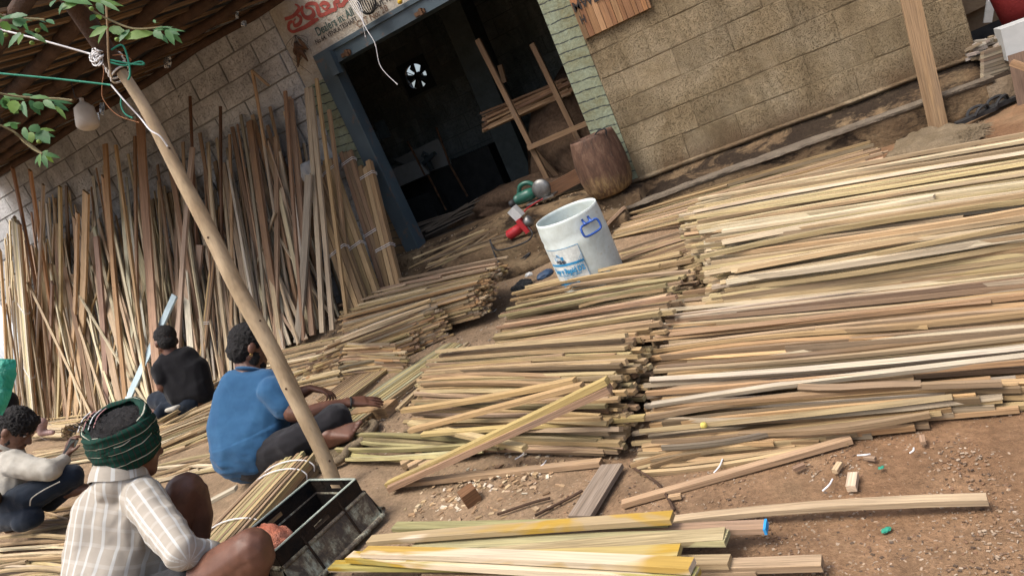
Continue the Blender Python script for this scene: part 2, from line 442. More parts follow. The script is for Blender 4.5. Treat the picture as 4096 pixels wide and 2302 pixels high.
# left wall: grey blocks
block_wall(shop, -9.6, -3.85, 0.05, 3.2, 5.5, .42, .205, .014, M_BLOCK_L, .012, 5)
mb = MB(); slab(mb, -9.6, -3.85, 5.512, 5.72, -.1, 3.2); mb.build('wall_core', M_MORTAR_L, shop)
# threshold floor and step in front of the door
def terrace(name, edge, back, zb, mat, amp=.02, seed=0):
    pts = []; n = 60; vs = []; fs = []
    for i in range(n + 1):
        k = i / n * (len(edge) - 1); j = min(int(k), len(edge) - 2); t = k - j
        x, y, z = [edge[j][q] * (1 - t) + edge[j + 1][q] * t for q in range(3)]
        nz = lambda a, b: amp * noise.noise(Vector((x * 3, a, seed))) + amp * .4 * noise.noise(Vector((x * 14, a, seed + b)))
        vs += [(x, back, z + .01), (x, (back + y) / 2, z + .006 + nz(1, 2) * .4), (x, y + .05, z + nz(2, 2) * .4), (x, y + nz(3, 1), z - .012 + nz(4, 1) * .5),
               (x, y - .02 + nz(5, 1), z - .05), (x, y - .03 + nz(6, 3), zb)]
    for i in range(n):
        for k in range(5):
            a = i * 6 + k; fs.append((a, a + 6, a + 7, a + 1))
    fs.append(tuple(range(6))); fs.append(tuple(n * 6 + k for k in range(6))[::-1])
    mb = MB(); mb.add(vs, fs); return mb.build(name, mat, shop, smooth=True)
terrace('threshold', [(-3.95, 5.36, .43), (-3.3, 5.32, .42), (-2.5, 5.30, .43), (-1.9, 5.28, .37), (-1.38, 5.22, .29), (-1.30, 5.24, .27)], 5.72, 0, M_LEDGE, .02, 3)
terrace('step', [(-4.1, 5.02, .30), (-3.3, 4.96, .29), (-2.5, 4.90, .29), (-2.1, 4.90, .27), (-1.55, 5.02, .20), (-1.42, 5.08, .18)], 5.38, 0, M_LEDGE, .025, 7)
terrace('step', [(-4.3, 4.76, .17), (-3.3, 4.68, .16), (-2.6, 4.62, .16), (-2.15, 4.66, .14), (-1.8, 4.9, .12)], 5.2, -.05, M_LEDGE, .03, 9)
# interior room
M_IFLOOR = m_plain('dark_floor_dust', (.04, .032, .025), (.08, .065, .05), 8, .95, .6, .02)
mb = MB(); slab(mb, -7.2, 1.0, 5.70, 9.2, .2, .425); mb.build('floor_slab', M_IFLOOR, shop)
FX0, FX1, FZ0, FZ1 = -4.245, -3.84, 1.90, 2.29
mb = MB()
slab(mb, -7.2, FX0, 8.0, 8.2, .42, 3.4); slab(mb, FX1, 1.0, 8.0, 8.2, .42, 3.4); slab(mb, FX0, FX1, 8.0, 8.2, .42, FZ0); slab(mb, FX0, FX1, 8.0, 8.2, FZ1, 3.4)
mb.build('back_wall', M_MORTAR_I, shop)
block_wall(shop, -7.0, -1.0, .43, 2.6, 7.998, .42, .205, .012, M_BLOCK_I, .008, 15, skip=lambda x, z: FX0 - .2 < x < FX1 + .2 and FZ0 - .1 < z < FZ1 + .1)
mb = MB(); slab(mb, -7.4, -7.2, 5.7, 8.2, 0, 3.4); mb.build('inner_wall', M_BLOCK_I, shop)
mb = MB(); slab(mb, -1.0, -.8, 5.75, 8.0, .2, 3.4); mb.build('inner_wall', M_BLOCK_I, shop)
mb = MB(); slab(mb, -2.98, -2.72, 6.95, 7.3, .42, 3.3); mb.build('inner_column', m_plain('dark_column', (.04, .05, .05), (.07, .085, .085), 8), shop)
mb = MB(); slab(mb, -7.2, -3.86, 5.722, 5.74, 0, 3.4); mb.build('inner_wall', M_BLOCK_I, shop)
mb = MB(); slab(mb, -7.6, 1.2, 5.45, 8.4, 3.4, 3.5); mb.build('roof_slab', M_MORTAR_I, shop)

# ---------------------------------------------------------------- lettering on the sign band and on the wood sample board
def m_flat(name, c, rough=.8):
    s = NT(name); p = s.pos(); a = s.noise(p, 50, 3, .7); b = s.noise(p, 9, 4, .6)
    return s.fin(s.mix(1, c, s.ramp(s.mix(.5, a, b), [(.35, .7), (.65, 1.2)]), 'MULTIPLY'), rough)
M_RED = m_flat('red_sign_paint', (.30, .065, .05)); M_GREEN = m_flat('dark_green_sign_paint', (.045, .085, .075)); M_BLACKP = m_flat('black_sign_paint', (.03, .026, .024))
M_BROWNP = m_flat('faded_brown_paint', (.17, .11, .075))
def text(name, s, loc, size, mat, parent, sx=1.0, rotz=0.0, bold=0.0, shear=0, ang=0):
    cu = bpy.data.curves.new(name, 'FONT'); cu.body = s; cu.size = size; cu.offset = bold; cu.shear = shear
    tmp = bpy.data.objects.new('tmp_text', cu); COL.objects.link(tmp)
    dg = bpy.context.evaluated_depsgraph_get(); dg.update()
    me = bpy.data.meshes.new_from_object(tmp.evaluated_get(dg)); me.name = name
    bpy.data.objects.remove(tmp)
    Mx = Matrix.Translation(Vector(loc) - parent_world(parent)) @ Matrix.Rotation(rotz, 4, 'Z') @ Matrix.Rotation(ang, 4, 'Y') @ Matrix.Rotation(math.radians(90), 4, 'X') @ Matrix.Diagonal((sx, 1, 1, 1))
    me.transform(Mx); me.materials.clear(); me.materials.append(mat)
    return link(name, me, parent)
def stroke(mb, pts, w, y, n=7):
    """flat brush stroke in the plane y = const; pts (x, z) or (x, z, width)"""
    P = spline([Vector((p[0], y, p[1])) for p in pts], n); ws = [p[2] if len(p) > 2 else w for p in pts]
    vs = []; fs = []
    for i, p in enumerate(P):
        a = P[max(0, i - 1)]; b = P[min(len(P) - 1, i + 1)]; d = (b - a).normalized(); s = Vector((-d.z, 0, d.x))
        k = i / n; j = min(int(k), len(ws) - 2) if len(ws) > 1 else 0; ww = ws[j] * (1 - (k - j)) + ws[min(j + 1, len(ws) - 1)] * (k - j)
        vs += [p + s * ww / 2, p - s * ww / 2]
    for i in range(len(P) - 1): fs.append((2 * i, 2 * i + 1, 2 * i + 3, 2 * i + 2))
    mb.add(vs, fs)
YS = 5.488
def WS(px, py): p = W(px, py, YS); return (p.x, p.z)
a = W(1262, 150, YS); 
text('sign_lettering', 'Dealers in: All', W(1271, 146, YS), .100, M_GREEN, shop, .74, bold=.0012)
text('sign_lettering', 'No.64, VENKATESHAPT', W(1265, 179, YS), .054, M_BLACKP, shop, .86, bold=.0008)
text('sign_lettering', 'OUT, BA', W(1500, 38, YS), .054, M_BLACKP, shop, .9, bold=.0025)
text('sign_lettering', 'CST No: 28', W(1432, 113, YS), .075, M_BROWNP, shop, .92, bold=.001)
mb = MB()   # red rounded south Indian letters, brush strokes
def cp(*q): return [(*WS(1000 + x / 2.514, y / 2.514), w) for x, y, w in q]
stroke(mb, cp((350, 195, .028), (430, 165, .03), (490, 100, .035), (480, 60, .02), (450, 45, .012)), .03, YS)
stroke(mb, cp((470, 150, .02), (510, 180, .03), (500, 235, .035), (450, 260, .03), (440, 215, .012), (460, 190, .012)), .03, YS)
stroke(mb, cp((430, 215, .02), (395, 235, .03), (390, 290, .03), (430, 320, .025), (490, 300, .03), (560, 270, .035), (640, 215, .04), (690, 190, .02)), .03, YS)
stroke(mb, cp((530, 60, .02), (520, 110, .03), (550, 170, .035), (600, 180, .04), (640, 145, .04), (620, 90, .02), (560, 75, .02), (590, 40, .03), (660, 40, .03), (680, 90, .04), (700, 150, .04), (740, 150, .03)), .03, YS)
stroke(mb, cp((700, 60, .02), (740, 30, .035), (790, 50, .03), (760, 95, .02), (720, 70, .015)), .03, YS)
stroke(mb, cp((740, 150, .03), (810, 110, .035), (860, 90, .03), (850, 30, .03), (900, 10, .03)), .03, YS)
stroke(mb, cp((880, 60, .03), (930, 50, .035), (960, 10, .035), (1000, -20, .03)), .03, YS)
mb.build('sign_lettering', M_RED, shop)

# ---------------------------------------------------------------- left roof: tarpaulin on logs and battens
ROOFZ = lambda x, y: 2.975 - .13 * (5.5 - y) - .012 * (x + 7.6)
roof = empty('lean_to_roof', (-6, 3.5, 2.4), 'dark lean-to roof of black tarpaulin on logs and sawn battens against the grey block wall', 'roof')
bd = Vector((.37, .93, 0)).normalized()
XL, YF = -8.45, 2.3
XRF = lambda y: -3.52 + (5.5 - y) * .29
FE = lambda x: YF + max(0, min(2.1, (-3.1 - x) * .50))     # unseen front edge, cut back towards the left to let light in underneath
mb = MB(); nx, ny = 50, 40; vs = []; fs = []
for j in range(ny + 1):
    for i in range(nx + 1):
        u = i / nx; ye = FE(XL + (XRF(4) - XL) * u); y = 5.52 - (5.52 - ye) * j / ny; x = XL + (XRF(y) - XL) * u
        vs.append((x, y, ROOFZ(x, y) + .06 + .05 * noise.noise(Vector((x * 1.1, y * 4.2, 1))) + .022 * noise.noise(Vector((x * 3, y * 12, 5)))))
for j in range(ny):
    for i in range(nx):
        a = j * (nx + 1) + i; fs.append((a, a + 1, a + nx + 2, a + nx + 1))
mb.add(vs, fs); tp_ = mb.build('tarpaulin', M_TARP, roof, smooth=True)
for i in range(36):
    xw = -8.4 + i * .20 + rnd.uniform(-.05, .05); a = Vector((xw, 5.46, 0)); L_ = (5.46 - YF) / bd.y
    if a.x > -3.56:   # starts on the open right edge instead of the wall
        k = (a.x - XRF(5.46)) / (bd.x + .29 * bd.y) * 1.0; a = a - bd * k; L_ -= k
    for _ in range(4): L_ = min(L_, (a.y - FE(a.x - bd.x * L_)) / bd.y)
    dv_ = rnd.uniform(-.03, .03); b = a - bd * L_ + Vector((dv_, rnd.uniform(-.05, .12), 0))
    if b.x < XL: q = (XL - a.x) / (b.x - a.x); b = a + (b - a) * q
    if L_ < .5 or (b - a).length < .4: continue
    a.z = ROOFZ(a.x, a.y) - .01; b.z = ROOFZ(b.x, b.y) - .01
    mb = MB(); q = rnd.random(); strip(mb, a, b, rnd.uniform(.020, .036), .018, mixc((.13, .085, .05), (.27, .185, .11), q), sag=rnd.uniform(-.03, .01), n=6, wav=.01)
    mb.build('batten', M_WOOD, roof)
for k, (y0, y1, r) in enumerate(((5.28, 5.33, .05), (4.75, 4.6, .05), (4.5, 4.1, .055), (4.46, 3.5, .055), (4.44, 2.9, .055), (4.42, 2.35, .05))):
    pts = []; rs = []
    for i in range(15):
        y = y0 + (y1 - y0) * i / 14; x = XL - .1 + (XRF(y) + .02 - XL) * i / 14; y += .05 * noise.noise(Vector((x, k * 3, 0)))
        pts.append((x, y, ROOFZ(x, y) - .06 + .03 * noise.noise(Vector((x * 1.2, k, 4))))); rs.append(r * .75 * (1 + .25 * noise.noise(Vector((x * 3, k, 8)))))
    mb = MB(); tube(mb, pts, rs, 8); mb.build('log', M_BARK, roof, smooth=True)
# ---------------------------------------------------------------- wood piles
PAL_MIX = [(.42, .30, .16), (.50, .38, .22), (.36, .25, .15), (.47, .37, .19), (.33, .24, .165), (.55, .44, .29), (.46, .29, .15), (.39, .33, .24), (.28, .19, .12)]
PAL_PALE = [(.48, .39, .24), (.54, .45, .30), (.42, .33, .19), (.47, .385, .215), (.37, .285, .18), (.57, .49, .36), (.35, .25, .15), (.46, .34, .2)]
PAL_TAN = [(.36, .26, .14), (.42, .31, .17), (.30, .21, .12), (.38, .31, .17), (.44, .34, .20), (.28, .19, .12), (.35, .26, .165), (.40, .30, .2)]
PAL_GREY = [(.34, .26, .165), (.40, .30, .175), (.28, .20, .125), (.44, .37, .27), (.21, .15, .10), (.41, .28, .145), (.36, .30, .22), (.44, .33, .18), (.31, .21, .12), (.40, .35, .28), (.40, .27, .15)]
def pal(p, r=rnd):
    c = r.choice(p); q = r.choice((r.uniform(.8, 1.1), r.uniform(.8, 1.1), r.uniform(.45, 1.22))); return tuple(min(.72, v * q * r.uniform(.97, 1.03)) for v in c)
def polyat(P, v):
    k = max(0, min(1, v)) * (len(P) - 1); j = min(int(k), len(P) - 2); t = k - j
    return P[j] * (1 - t) + P[j + 1] * t
def pile(name, Lp, Rp, n, w, t, palette, label, cat, group, ztop=1.5, jl=.03, jr=.03, jv=.8, layers=2, fill=True, fillname='strip_stack', filllabel='', bow=.02, ground=0.0, seed=1, shortp=.25):
    """strips between the end curves Lp and Rp (lists of points); the top ones are objects, the ones under them one mesh"""
    global rnd
    r = random.Random(seed); Lp = [Vector(p) for p in Lp]; Rp = [Vector(p) for p in Rp]
    idx = [(i, l) for l in range(layers) for i in range(n)]
    for i, l in idx:
        v = (i + .5 + r.uniform(-.35, .35)) / n
        dv = jv / n; loose = r.random() < .16
        if loose: dv *= 3.5
        a = polyat(Lp, v + r.uniform(-dv, dv)); b = polyat(Rp, v + r.uniform(-dv, dv)); d = (b - a).normalized()
        if l == layers - 1 and r.random() < shortp:      # some top strips are shorter than the stack
            q = r.uniform(.45, .92); 
            if r.random() < .75: b = a + (b - a) * q
            else: a = b + (a - b) * q
        a = a + d * r.uniform(-jl, jl); b = b + d * r.uniform(-jr, jr)
        lift = (l - layers + 1) * t * 1.35 + r.uniform(0, t * 1.5) + (r.uniform(.8, 2.2) * t if r.random() < .3 else 0)
        lift -= t * 1.2
        a.z += lift + r.uniform(-.4, .4) * t; b.z += lift + r.uniform(-.4, .4) * t
        gza = max(gz(a.x, a.y), ground) + t * .5; gzb = max(gz(b.x, b.y), ground) + t * .5
        a.z = max(a.z, gza); b.z = max(b.z, gzb)
        mb = MB(); strip(mb, a, b, w * r.uniform(.55, 1.05), t * r.uniform(.7, 1.1), pal(palette, r), bow=r.uniform(-bow, bow), sag=r.uniform(-.3, .9) * t, roll=r.choice((0, r.uniform(-.2, .2), r.uniform(-.8, .8), 1.57 + r.uniform(-.2, .2))), n=5, wav=r.uniform(0, .004))
        o = mb.build(name, M_WOOD, origin=(a + b) / 2); tag(o, label, cat, group)
    if fill:
        mb = MB()
        for i in range(n):
            v = (i + .5) / n; a0 = polyat(Lp, v); b0 = polyat(Rp, v); d = (b0 - a0).normalized()
            g = max(gz(a0.x, a0.y), ground); z = a0.z - layers * t * 1.35 - 1.2 * t
            k = layers * 1.35 + 1.2
            while z > g - t * .2:
                a = a0 + d * r.uniform(-jl * 1.3, jl * 1.3) - d * (0.0); b = b0 + d * r.uniform(-jr * 1.2, jr * 1.2)
                off = r.uniform(-.35, .35) * w
                a.z = max(a0.z - k * t, g + t * .5) + r.uniform(-.25, .25) * t; b.z = max(b0.z - k * t, max(gz(b.x, b.y), ground) + t * .5) + r.uniform(-.25, .25) * t
                a.y += off; b.y += off + r.uniform(-.3, .3) * w
                strip(mb, a, b, w * r.uniform(.8, 1.05), t * r.uniform(.85, 1.0), pal(palette, r), n=1, roll=r.uniform(-.15, .15))
                z -= t; k += 1
        if mb.v:
            o = mb.build(fillname, M_WOOD, origin=(Lp[0] + Rp[0]) / 2); tag(o, filllabel, cat, group, kind='stuff')
def ext(p, q, k):  # point past q on the line p->q
    p = Vector(p); q = Vector(q); return q + (q - p) * k
# big stack, lower part (front right)
L = [G(2590, 1880, .015), G(2580, 1750, .05), G(2600, 1640, .10), G(2615, 1520, .14), G(2610, 1400, .17), G(2640, 1310, .20), G(2690, 1240, .22), G(2760, 1180, .23)]
Rr = [G(3330, 1770, .015), G(3560, 1650, .04), G(3950, 1540, .07), ext(L[3], G(3900, 1400, .11), .30), ext(L[4], G(3900, 1270, .14), .35), ext(L[5], G(3900, 1180, .16), .45), ext(L[6], G(3900, 1090, .18), .5), ext(L[7], G(3900, 1010, .19), .5)]
pile('sawn_strip', L, Rr, 50, .019, .0145, PAL_GREY, 'long sawn strip in the front, darker half of the big stack at right', 'wood strip', 'strips in the front half of the big right stack', jl=.06, jr=.16, jv=.9, layers=3, bow=.04, shortp=.45,
     fillname='strip_stack', filllabel='lower layers of sawn strips in the front half of the big right stack', seed=11)
# big stack, upper part (behind)
L = [G(2930, 1165, .25), G(2870, 1085, .35), G(2855, 1000, .39), G(2870, 930, .41), G(2770, 900, .39), G(2760, 850, .38), G(2800, 810, .36), G(2920, 775, .33)]
Rr = [ext(L[0], G(4000, 962, .27), .35), ext(L[1], G(4000, 900, .33), .35), ext(L[2], G(4000, 840, .37), .4), ext(L[3], G(4000, 770, .40), .4), ext(L[4], G(4000, 700, .39), .4), ext(L[5], G(4000, 650, .38), .45), ext(L[6], G(4000, 605, .36), .45), ext(L[7], G(4000, 565, .33), .45)]
pile('pale_strip', L, Rr, 50, .019, .015, PAL_PALE, 'long pale strip on the high back half of the big right stack', 'wood strip', 'strips on the back half of the big right stack', jl=.08, jr=.2, jv=1.4, layers=3, bow=.04, shortp=.2,
     filllabel='lower layers of pale strips in the back half of the big right stack', seed=12)
# middle stack (front)
L = [G(1640, 1790, .012), G(1630, 1720, .04), G(1660, 1640, .08), G(1670, 1560, .11), G(1690, 1480, .14), G(1740, 1420, .16), G(1900, 1400, .17)]
Rr = [G(2400, 1800, .03), G(2440, 1740, .09), G(2430, 1640, .15), G(2440, 1550, .20), G(2490, 1440, .24), G(2530, 1370, .25), G(2560, 1330, .25)]
pile('round_edged_strip', L, Rr, 36, .021, .016, PAL_TAN, 'tan round-edged strip in the middle stack in front of the white drum', 'wood strip', 'strips in the middle stack', jl=.06, jr=.07, jv=1.0, layers=2, bow=.015,
     filllabel='lower layers of tan strips in the middle stack', seed=13)
# middle stack (rear part)
L = [G(2000, 1400, .03), G(1990, 1350, .06), G(2010, 1290, .08), G(2040, 1230, .10), G(2080, 1180, .11), G(2140, 1140, .11)]
Rr = [G(2600, 1310, .24), G(2660, 1250, .25), G(2690, 1180, .26), G(2720, 1110, .26), G(2740, 1050, .25), G(2760, 1000, .22)]
pile('brown_strip', L, Rr, 30, .021, .016, PAL_TAN, 'brown strip in the rear middle stack right in front of the white drum', 'wood strip', 'strips in the rear middle stack', jl=.05, jr=.07, jv=1.1, layers=2, bow=.02,
     filllabel='lower layers of brown strips in the rear middle stack', seed=14)
# strips beside the drum
L = [G(2500, 1175, .07), G(2470, 1120, .11), G(2460, 1060, .12), G(2475, 1010, .10)]
Rr = [G(2900, 1020, .24), G(2910, 970, .24), G(2910, 920, .2), G(2900, 885, .13)]
pile('brown_strip', L, Rr, 20, .021, .015, PAL_TAN, 'brown strip on the ground to the right of the white drum', 'wood strip', 'strips right of the white drum', jl=.04, jr=.1, jv=1.0, layers=1, fill=True, filllabel='lower strips to the right of the white drum', seed=15)
# thin strips along the kerb
L = [G(2455, 980, .02), G(2450, 940, .06), G(2460, 910, .09), G(2490, 880, .10), G(2530, 858, .09)]
Rr = [G(3440, 720, .03), G(3490, 655, .07), G(3500, 620, .11), G(3490, 596, .13), G(3470, 580, .13)]
pile('thin_strip', L, Rr, 22, .020, .013, PAL_TAN, 'thin strip in the low row lying along the cement kerb', 'wood strip', 'thin strips along the kerb', jl=.04, jr=.08, jv=1.2, layers=2, bow=.03,
     filllabel='lower layer of thin strips along the kerb', seed=16)
# stacks left of the path
L = [G(1400, 1330, .18), G(1370, 1290, .24), G(1370, 1240, .28), G(1380, 1190, .30), G(1430, 1150, .30)]
Rr = [G(1860, 1190, .22), G(1900, 1140, .27), G(1930, 1100, .30), G(1960, 1065, .31), G(2010, 1030, .31)]
pile('thin_brown_strip', L, Rr, 28, .020, .013, PAL_MIX, 'thin brown strip in the long low stack at the foot of the steps', 'wood strip', 'strips in the stack at the foot of the steps', jl=.05, jr=.06, jv=1.2, layers=1, bow=.02,
     filllabel='lower layers of thin strips in the stack at the foot of the steps', seed=17)
L = [G(1180, 1500, .13), G(1250, 1430, .22), G(1340, 1370, .27), G(1390, 1320, .28)]
Rr = [G(1630, 1340, .13), G(1650, 1280, .2), G(1690, 1240, .24), G(1740, 1200, .27)]
pile('thin_brown_strip', L, Rr, 16, .020, .013, PAL_MIX, 'thin pale strip in the stack between the block of wood and the leaning lumber', 'wood strip', 'strips in the stack behind the path', jl=.05, jr=.05, jv=1.2, layers=1, bow=.02,
     filllabel='lower layers of thin strips in the stack behind the path', seed=18)
L = [G(1010, 1610, .03), G(1000, 1560, .10), G(1010, 1500, .17), G(1040, 1440, .22), G(1100, 1400, .25)]
Rr = [G(1370, 1530, .03), G(1360, 1470, .10), G(1350, 1420, .18), G(1350, 1370, .23), G(1390, 1335, .26)]
pile('pale_thin_strip', L, Rr, 24, .020, .013, PAL_PALE, 'pale thin strip in the tall stack behind the man in the blue T-shirt', 'wood strip', 'strips in the stack behind the blue T-shirt man', jl=.05, jr=.04, jv=1.0, layers=1, bow=.02,
     filllabel='lower layers of thin strips behind the man in the blue T-shirt', seed=19)
# wide face of stick ends behind
L = [G(1360, 1500, .06), G(1370, 1440, .14), G(1380, 1400, .2), G(1400, 1370, .24)]
Rr = [G(1500, 1480, .04), G(1530, 1430, .1), G(1560, 1400, .15), G(1590, 1370, .2)]
pile('short_strip', L, Rr, 18, .020, .014, PAL_MIX, 'short strip end poking out of the stack beside the earth path', 'wood strip', 'strip ends beside the earth path', jl=.05, jr=.08, jv=1.2, layers=1, bow=.0,
     filllabel='lower layers of strip ends beside the earth path', seed=20)
# strips under and between the men on the left
L = [G(560, 1860, .02), G(560, 1800, .06), G(580, 1740, .09), G(620, 1690, .12), G(660, 1650, .12)]
Rr = [G(900, 1720, .02), G(890, 1660, .06), G(880, 1600, .09), G(870, 1550, .12), G(860, 1515, .12)]
pile('pale_strip', L, Rr, 24, .024, .014, PAL_PALE, 'pale strip in the spread between the black-shirted man and the blue one', 'wood strip', 'strips spread between the men', jl=.12, jr=.08, jv=1.6, layers=2, bow=.02,
     filllabel='lower strips spread between the men', seed=21)
L = [G(560, 1960, .01), G(560, 1910, .02), G(580, 1870, .03)]
Rr = [G(880, 1880, .01), G(880, 1840, .02), G(880, 1790, .03)]
pile('pale_strip', L, Rr, 8, .024, .014, PAL_PALE, 'pale strip lying behind the raised knee of the turbaned man', 'wood strip', 'strips behind the turbaned man’s knee', jl=.12, jr=.08, jv=1.6, layers=1, fill=False, seed=22)
L = [G(120, 1760, .03), G(130, 1720, .06), G(150, 1690, .08), G(170, 1660, .08)]
Rr = [G(400, 1740, .03), G(420, 1700, .06), G(430, 1660, .08), G(440, 1610, .08)]
pile('pale_strip', L, Rr, 14, .024, .014, PAL_PALE, 'pale strip in the flat row behind the man with the phone', 'wood strip', 'strips behind the man with the phone', jl=.08, jr=.1, jv=1.2, layers=2, filllabel='lower strips behind the man with the phone', seed=23)
L = [G(120, 1880, .01), G(130, 1840, .03), G(140, 1800, .04)]
Rr = [G(420, 1840, .01), G(430, 1790, .03), G(440, 1750, .04)]
pile('pale_strip', L, Rr, 10, .024, .014, PAL_PALE, 'pale strip between the turban and the phone', 'wood strip', 'strips between the turban and the phone', jl=.08, jr=.1, jv=1.6, layers=2, fill=False, seed=24)
L = [G(-80, 2360, .01), G(-100, 2300, .02), G(-100, 2230, .03), G(-100, 2170, .03)]
Rr = [G(330, 2330, .01), G(320, 2270, .02), G(310, 2210, .03), G(320, 2150, .03)]
pile('pale_strip', L, Rr, 15, .024, .014, PAL_PALE, 'pale strip in the bottom left corner behind the checked shirt', 'wood strip', 'strips in the bottom left corner', jl=.12, jr=.1, jv=1.8, layers=2, fill=True, filllabel='lower strips in the bottom left corner', seed=25)
L = [G(60, 2140, .005), G(120, 2090, .01), G(180, 2050, .01)]
Rr = [G(320, 2110, .005), G(330, 2070, .01), G(340, 2020, .01)]
pile('pale_strip', L, Rr, 7, .024, .014, PAL_TAN, 'tan strip on the earth beside the dark blue trousers', 'wood strip', 'strips beside the dark blue trousers', jl=.08, jr=.1, jv=2, layers=1, fill=False, seed=26)
# small greenish heap in front of the middle stack
L = [G(1340, 1850, .01), G(1380, 1800, .03), G(1420, 1760, .04), G(1440, 1740, .03)]
Rr = [G(1880, 1830, .01), G(1900, 1800, .03), G(1960, 1790, .05), G(1990, 1770, .05)]
pile('olive_strip', L, Rr, 8, .022, .013, [(.40, .36, .18), (.46, .42, .24), (.36, .30, .16)], 'olive strip in the small crossed heap by the burlap sack', 'wood strip', 'olive strips by the burlap', jl=.12, jr=.06, jv=1.8, layers=1, fill=False, bow=.03, seed=27)

# ---------------------------------------------------------------- single boards and strips one can point at
def single(name, p0, p1, w, t, col, label, cat='wood strip', roll=0, bow=0, sag=0, n=6, taper=1, group=None, mat=None):
    mb = MB(); strip(mb, p0, p1, w, t, col, bow=bow, sag=sag, roll=roll, n=n, taper=taper)
    o = mb.build(name, mat or M_WOOD, origin=(Vector(p0) + Vector(p1)) / 2); return tag(o, label, cat, group)
single('long_strip', G(1550, 1935, .012), G(2430, 1520, .30), .03, .02, (.45, .35, .15), 'yellowish strip laid diagonally across the middle stack', bow=.01)
single('long_strip', G(1560, 1950, .012), G(2440, 1550, .275), .035, .022, (.33, .22, .15), 'reddish brown strip laid diagonally just below the yellowish one')
single('long_strip', G(1640, 1690, .12), G(2100, 1790, .11), .028, .018, (.5, .4, .22), 'strip crossing the middle stack downwards to the right')
single('long_strip', G(1640, 1720, .12), G(2330, 1540, .24), .028, .018, (.43, .3, .16), 'brown rounded strip crossing the middle stack upwards to the right')
single('long_strip', G(1610, 1640, .12), G(2300, 1520, .22), .028, .018, (.45, .32, .16), 'orange tan strip lying askew across the middle stack', bow=.02)
single('long_strip', G(1690, 1735, .13), G(2580, 1668, .10), .024, .014, (.47, .37, .17), 'thin strip reaching from the middle stack to the big right stack')
single('loose_strip', G(1560, 1938, .01), G(2405, 1848, .01), .03, .018, (.38, .27, .17), 'loose brown strip lying on the earth in front of the middle stack')
single('loose_strip', G(2490, 2015, .01), G(3405, 1755, .012), .024, .016, (.40, .28, .18), 'loose brown strip lying on the earth along the front of the big right stack')
single('loose_strip', G(2700, 2080, .02), G(3950, 1995, .03), .026, .014, (.42, .33, .22), 'long lone strip with a knot on the bare earth at lower right', sag=.012)
single('weathered_plank', G(2320, 2070, .02), G(2450, 1862, .02), .078, .016, (.25, .205, .165), 'grey weathered plank lying across the earth in the foreground', 'plank')
single('loose_strip', G(1590, 1635, .02), G(1870, 1370, .02), .03, .012, (.43, .34, .21), 'strip lying on the path beyond the pair of hands')
# fan of strips in the hands of the blue man
for i in range(11):
    k = i / 10
    single('strip_in_hand', G(1270 + 60 * k, 1600 + 40 * k, .06), G(1500 + 90 * k, 1440 + 5 * k, .015), .022, .012, pal(PAL_TAN), 'narrow strip in the loose fan between the two hands of the blue T-shirt man', group='strips in the fan before the blue T-shirt man')
for i in range(9):
    k = i / 8
    single('long_green_strip', G(1340 + 90 * k, 1660 + 30 * k, .045), G(1770 + 85 * k, 1385 - 12 * math.sin(k * 3) , .02), .03, .013, pal([(.42, .40, .2), (.47, .40, .2), (.40, .31, .18), (.38, .37, .24)]), 'long greenish strip running from under the hand towards the path', group='long strips under the hand')
# the stained yellow boards at the bottom
Bd = [((1290, 2302 + 40), (2470, 2302 + 30), .045, .040, .014, (.26, .25, .09)), ((1330, 2262), (2480, 2268), .055, .042, .014, (.33, .28, .09)),
      ((1400, 2225), (2790, 2300), .08, .042, .016, (.30, .27, .10)), ((1460, 2205), (2770, 2262), .10, .040, .016, (.50, .42, .30)),
      ((1640, 2232), (2720, 2205), .085, .038, .015, (.36, .28, .11)), ((1480, 2160), (2690, 2068), .09, .036, .016, (.33, .25, .14)),
      ((1580, 2105), (2680, 2085), .06, .036, .015, (.29, .28, .14)), ((1650, 2190), (2910, 2150), .065, .050, .014, (.36, .34, .20)),
      ((1800, 2170), (3060, 2105), .05, .036, .015, (.32, .22, .15)), ((1900, 2220), (2900, 2140), .07, .042, .014, (.38, .32, .19)),
      ((1700, 2290), (3290, 2250), .03, .032, .018, (.36, .27, .18)), ((1800, 2250), (2920, 2245), .045, .036, .015, (.36, .28, .17)), ((1900, 2300), (3030, 2275), .02, .036, .014, (.35, .26, .17))]
Bl = ['lowest olive board of the stained pile, cut by the bottom edge', 'mustard yellow stained board second from the bottom of the pile', 'yellow stained board with a dark lower edge in the pile', 'pale white-streaked board with a knot at its right end, on the stained pile',
      'board with an orange-yellow stain along its middle', 'dark yellow-stained board leaning over the top of the stained pile', 'thin greenish board behind the stained pile, ending left', 'wide pale green board sticking out right from under the stained pile',
      'brown board tipped with blue paint at its right end', 'short pale board beneath the yellow ones', 'longest brown board on the earth at the bottom right of the pile', 'brown board under the white-streaked one', 'pale lath beside the longest brown board']
def m_yellow():
    s = NT('yellow_stained_wood'); uv = s.n('UVMap').outputs[0]; col = s.n('VertexColor', layer_name='Col').outputs[0]
    g1 = s.noise(s.mapped(uv, (3, 120, 1)), 1, 5, .6, .4); big = s.noise(s.mapped(uv, (1.1, 7, 1)), 1, 3, .5, 1.2)
    c = s.mix(s.ramp(big, [(.50, 0), (.56, .85)]), col, (.36, .22, .02))
    c = s.mix(s.ramp(s.noise(s.mapped(uv, (1.5, 9, 1), (5, 9, 0)), 1, 3, .5, 1), [(.56, 0), (.62, .8)]), c, (.60, .50, .38))
    c = s.mix(1, c, s.ramp(g1, [(.25, .65), (.5, .95), (.75, 1.15)]), 'MULTIPLY')
    return s.fin(c, .6, s.bump(g1, .3, .003))
M_YEL = m_yellow()
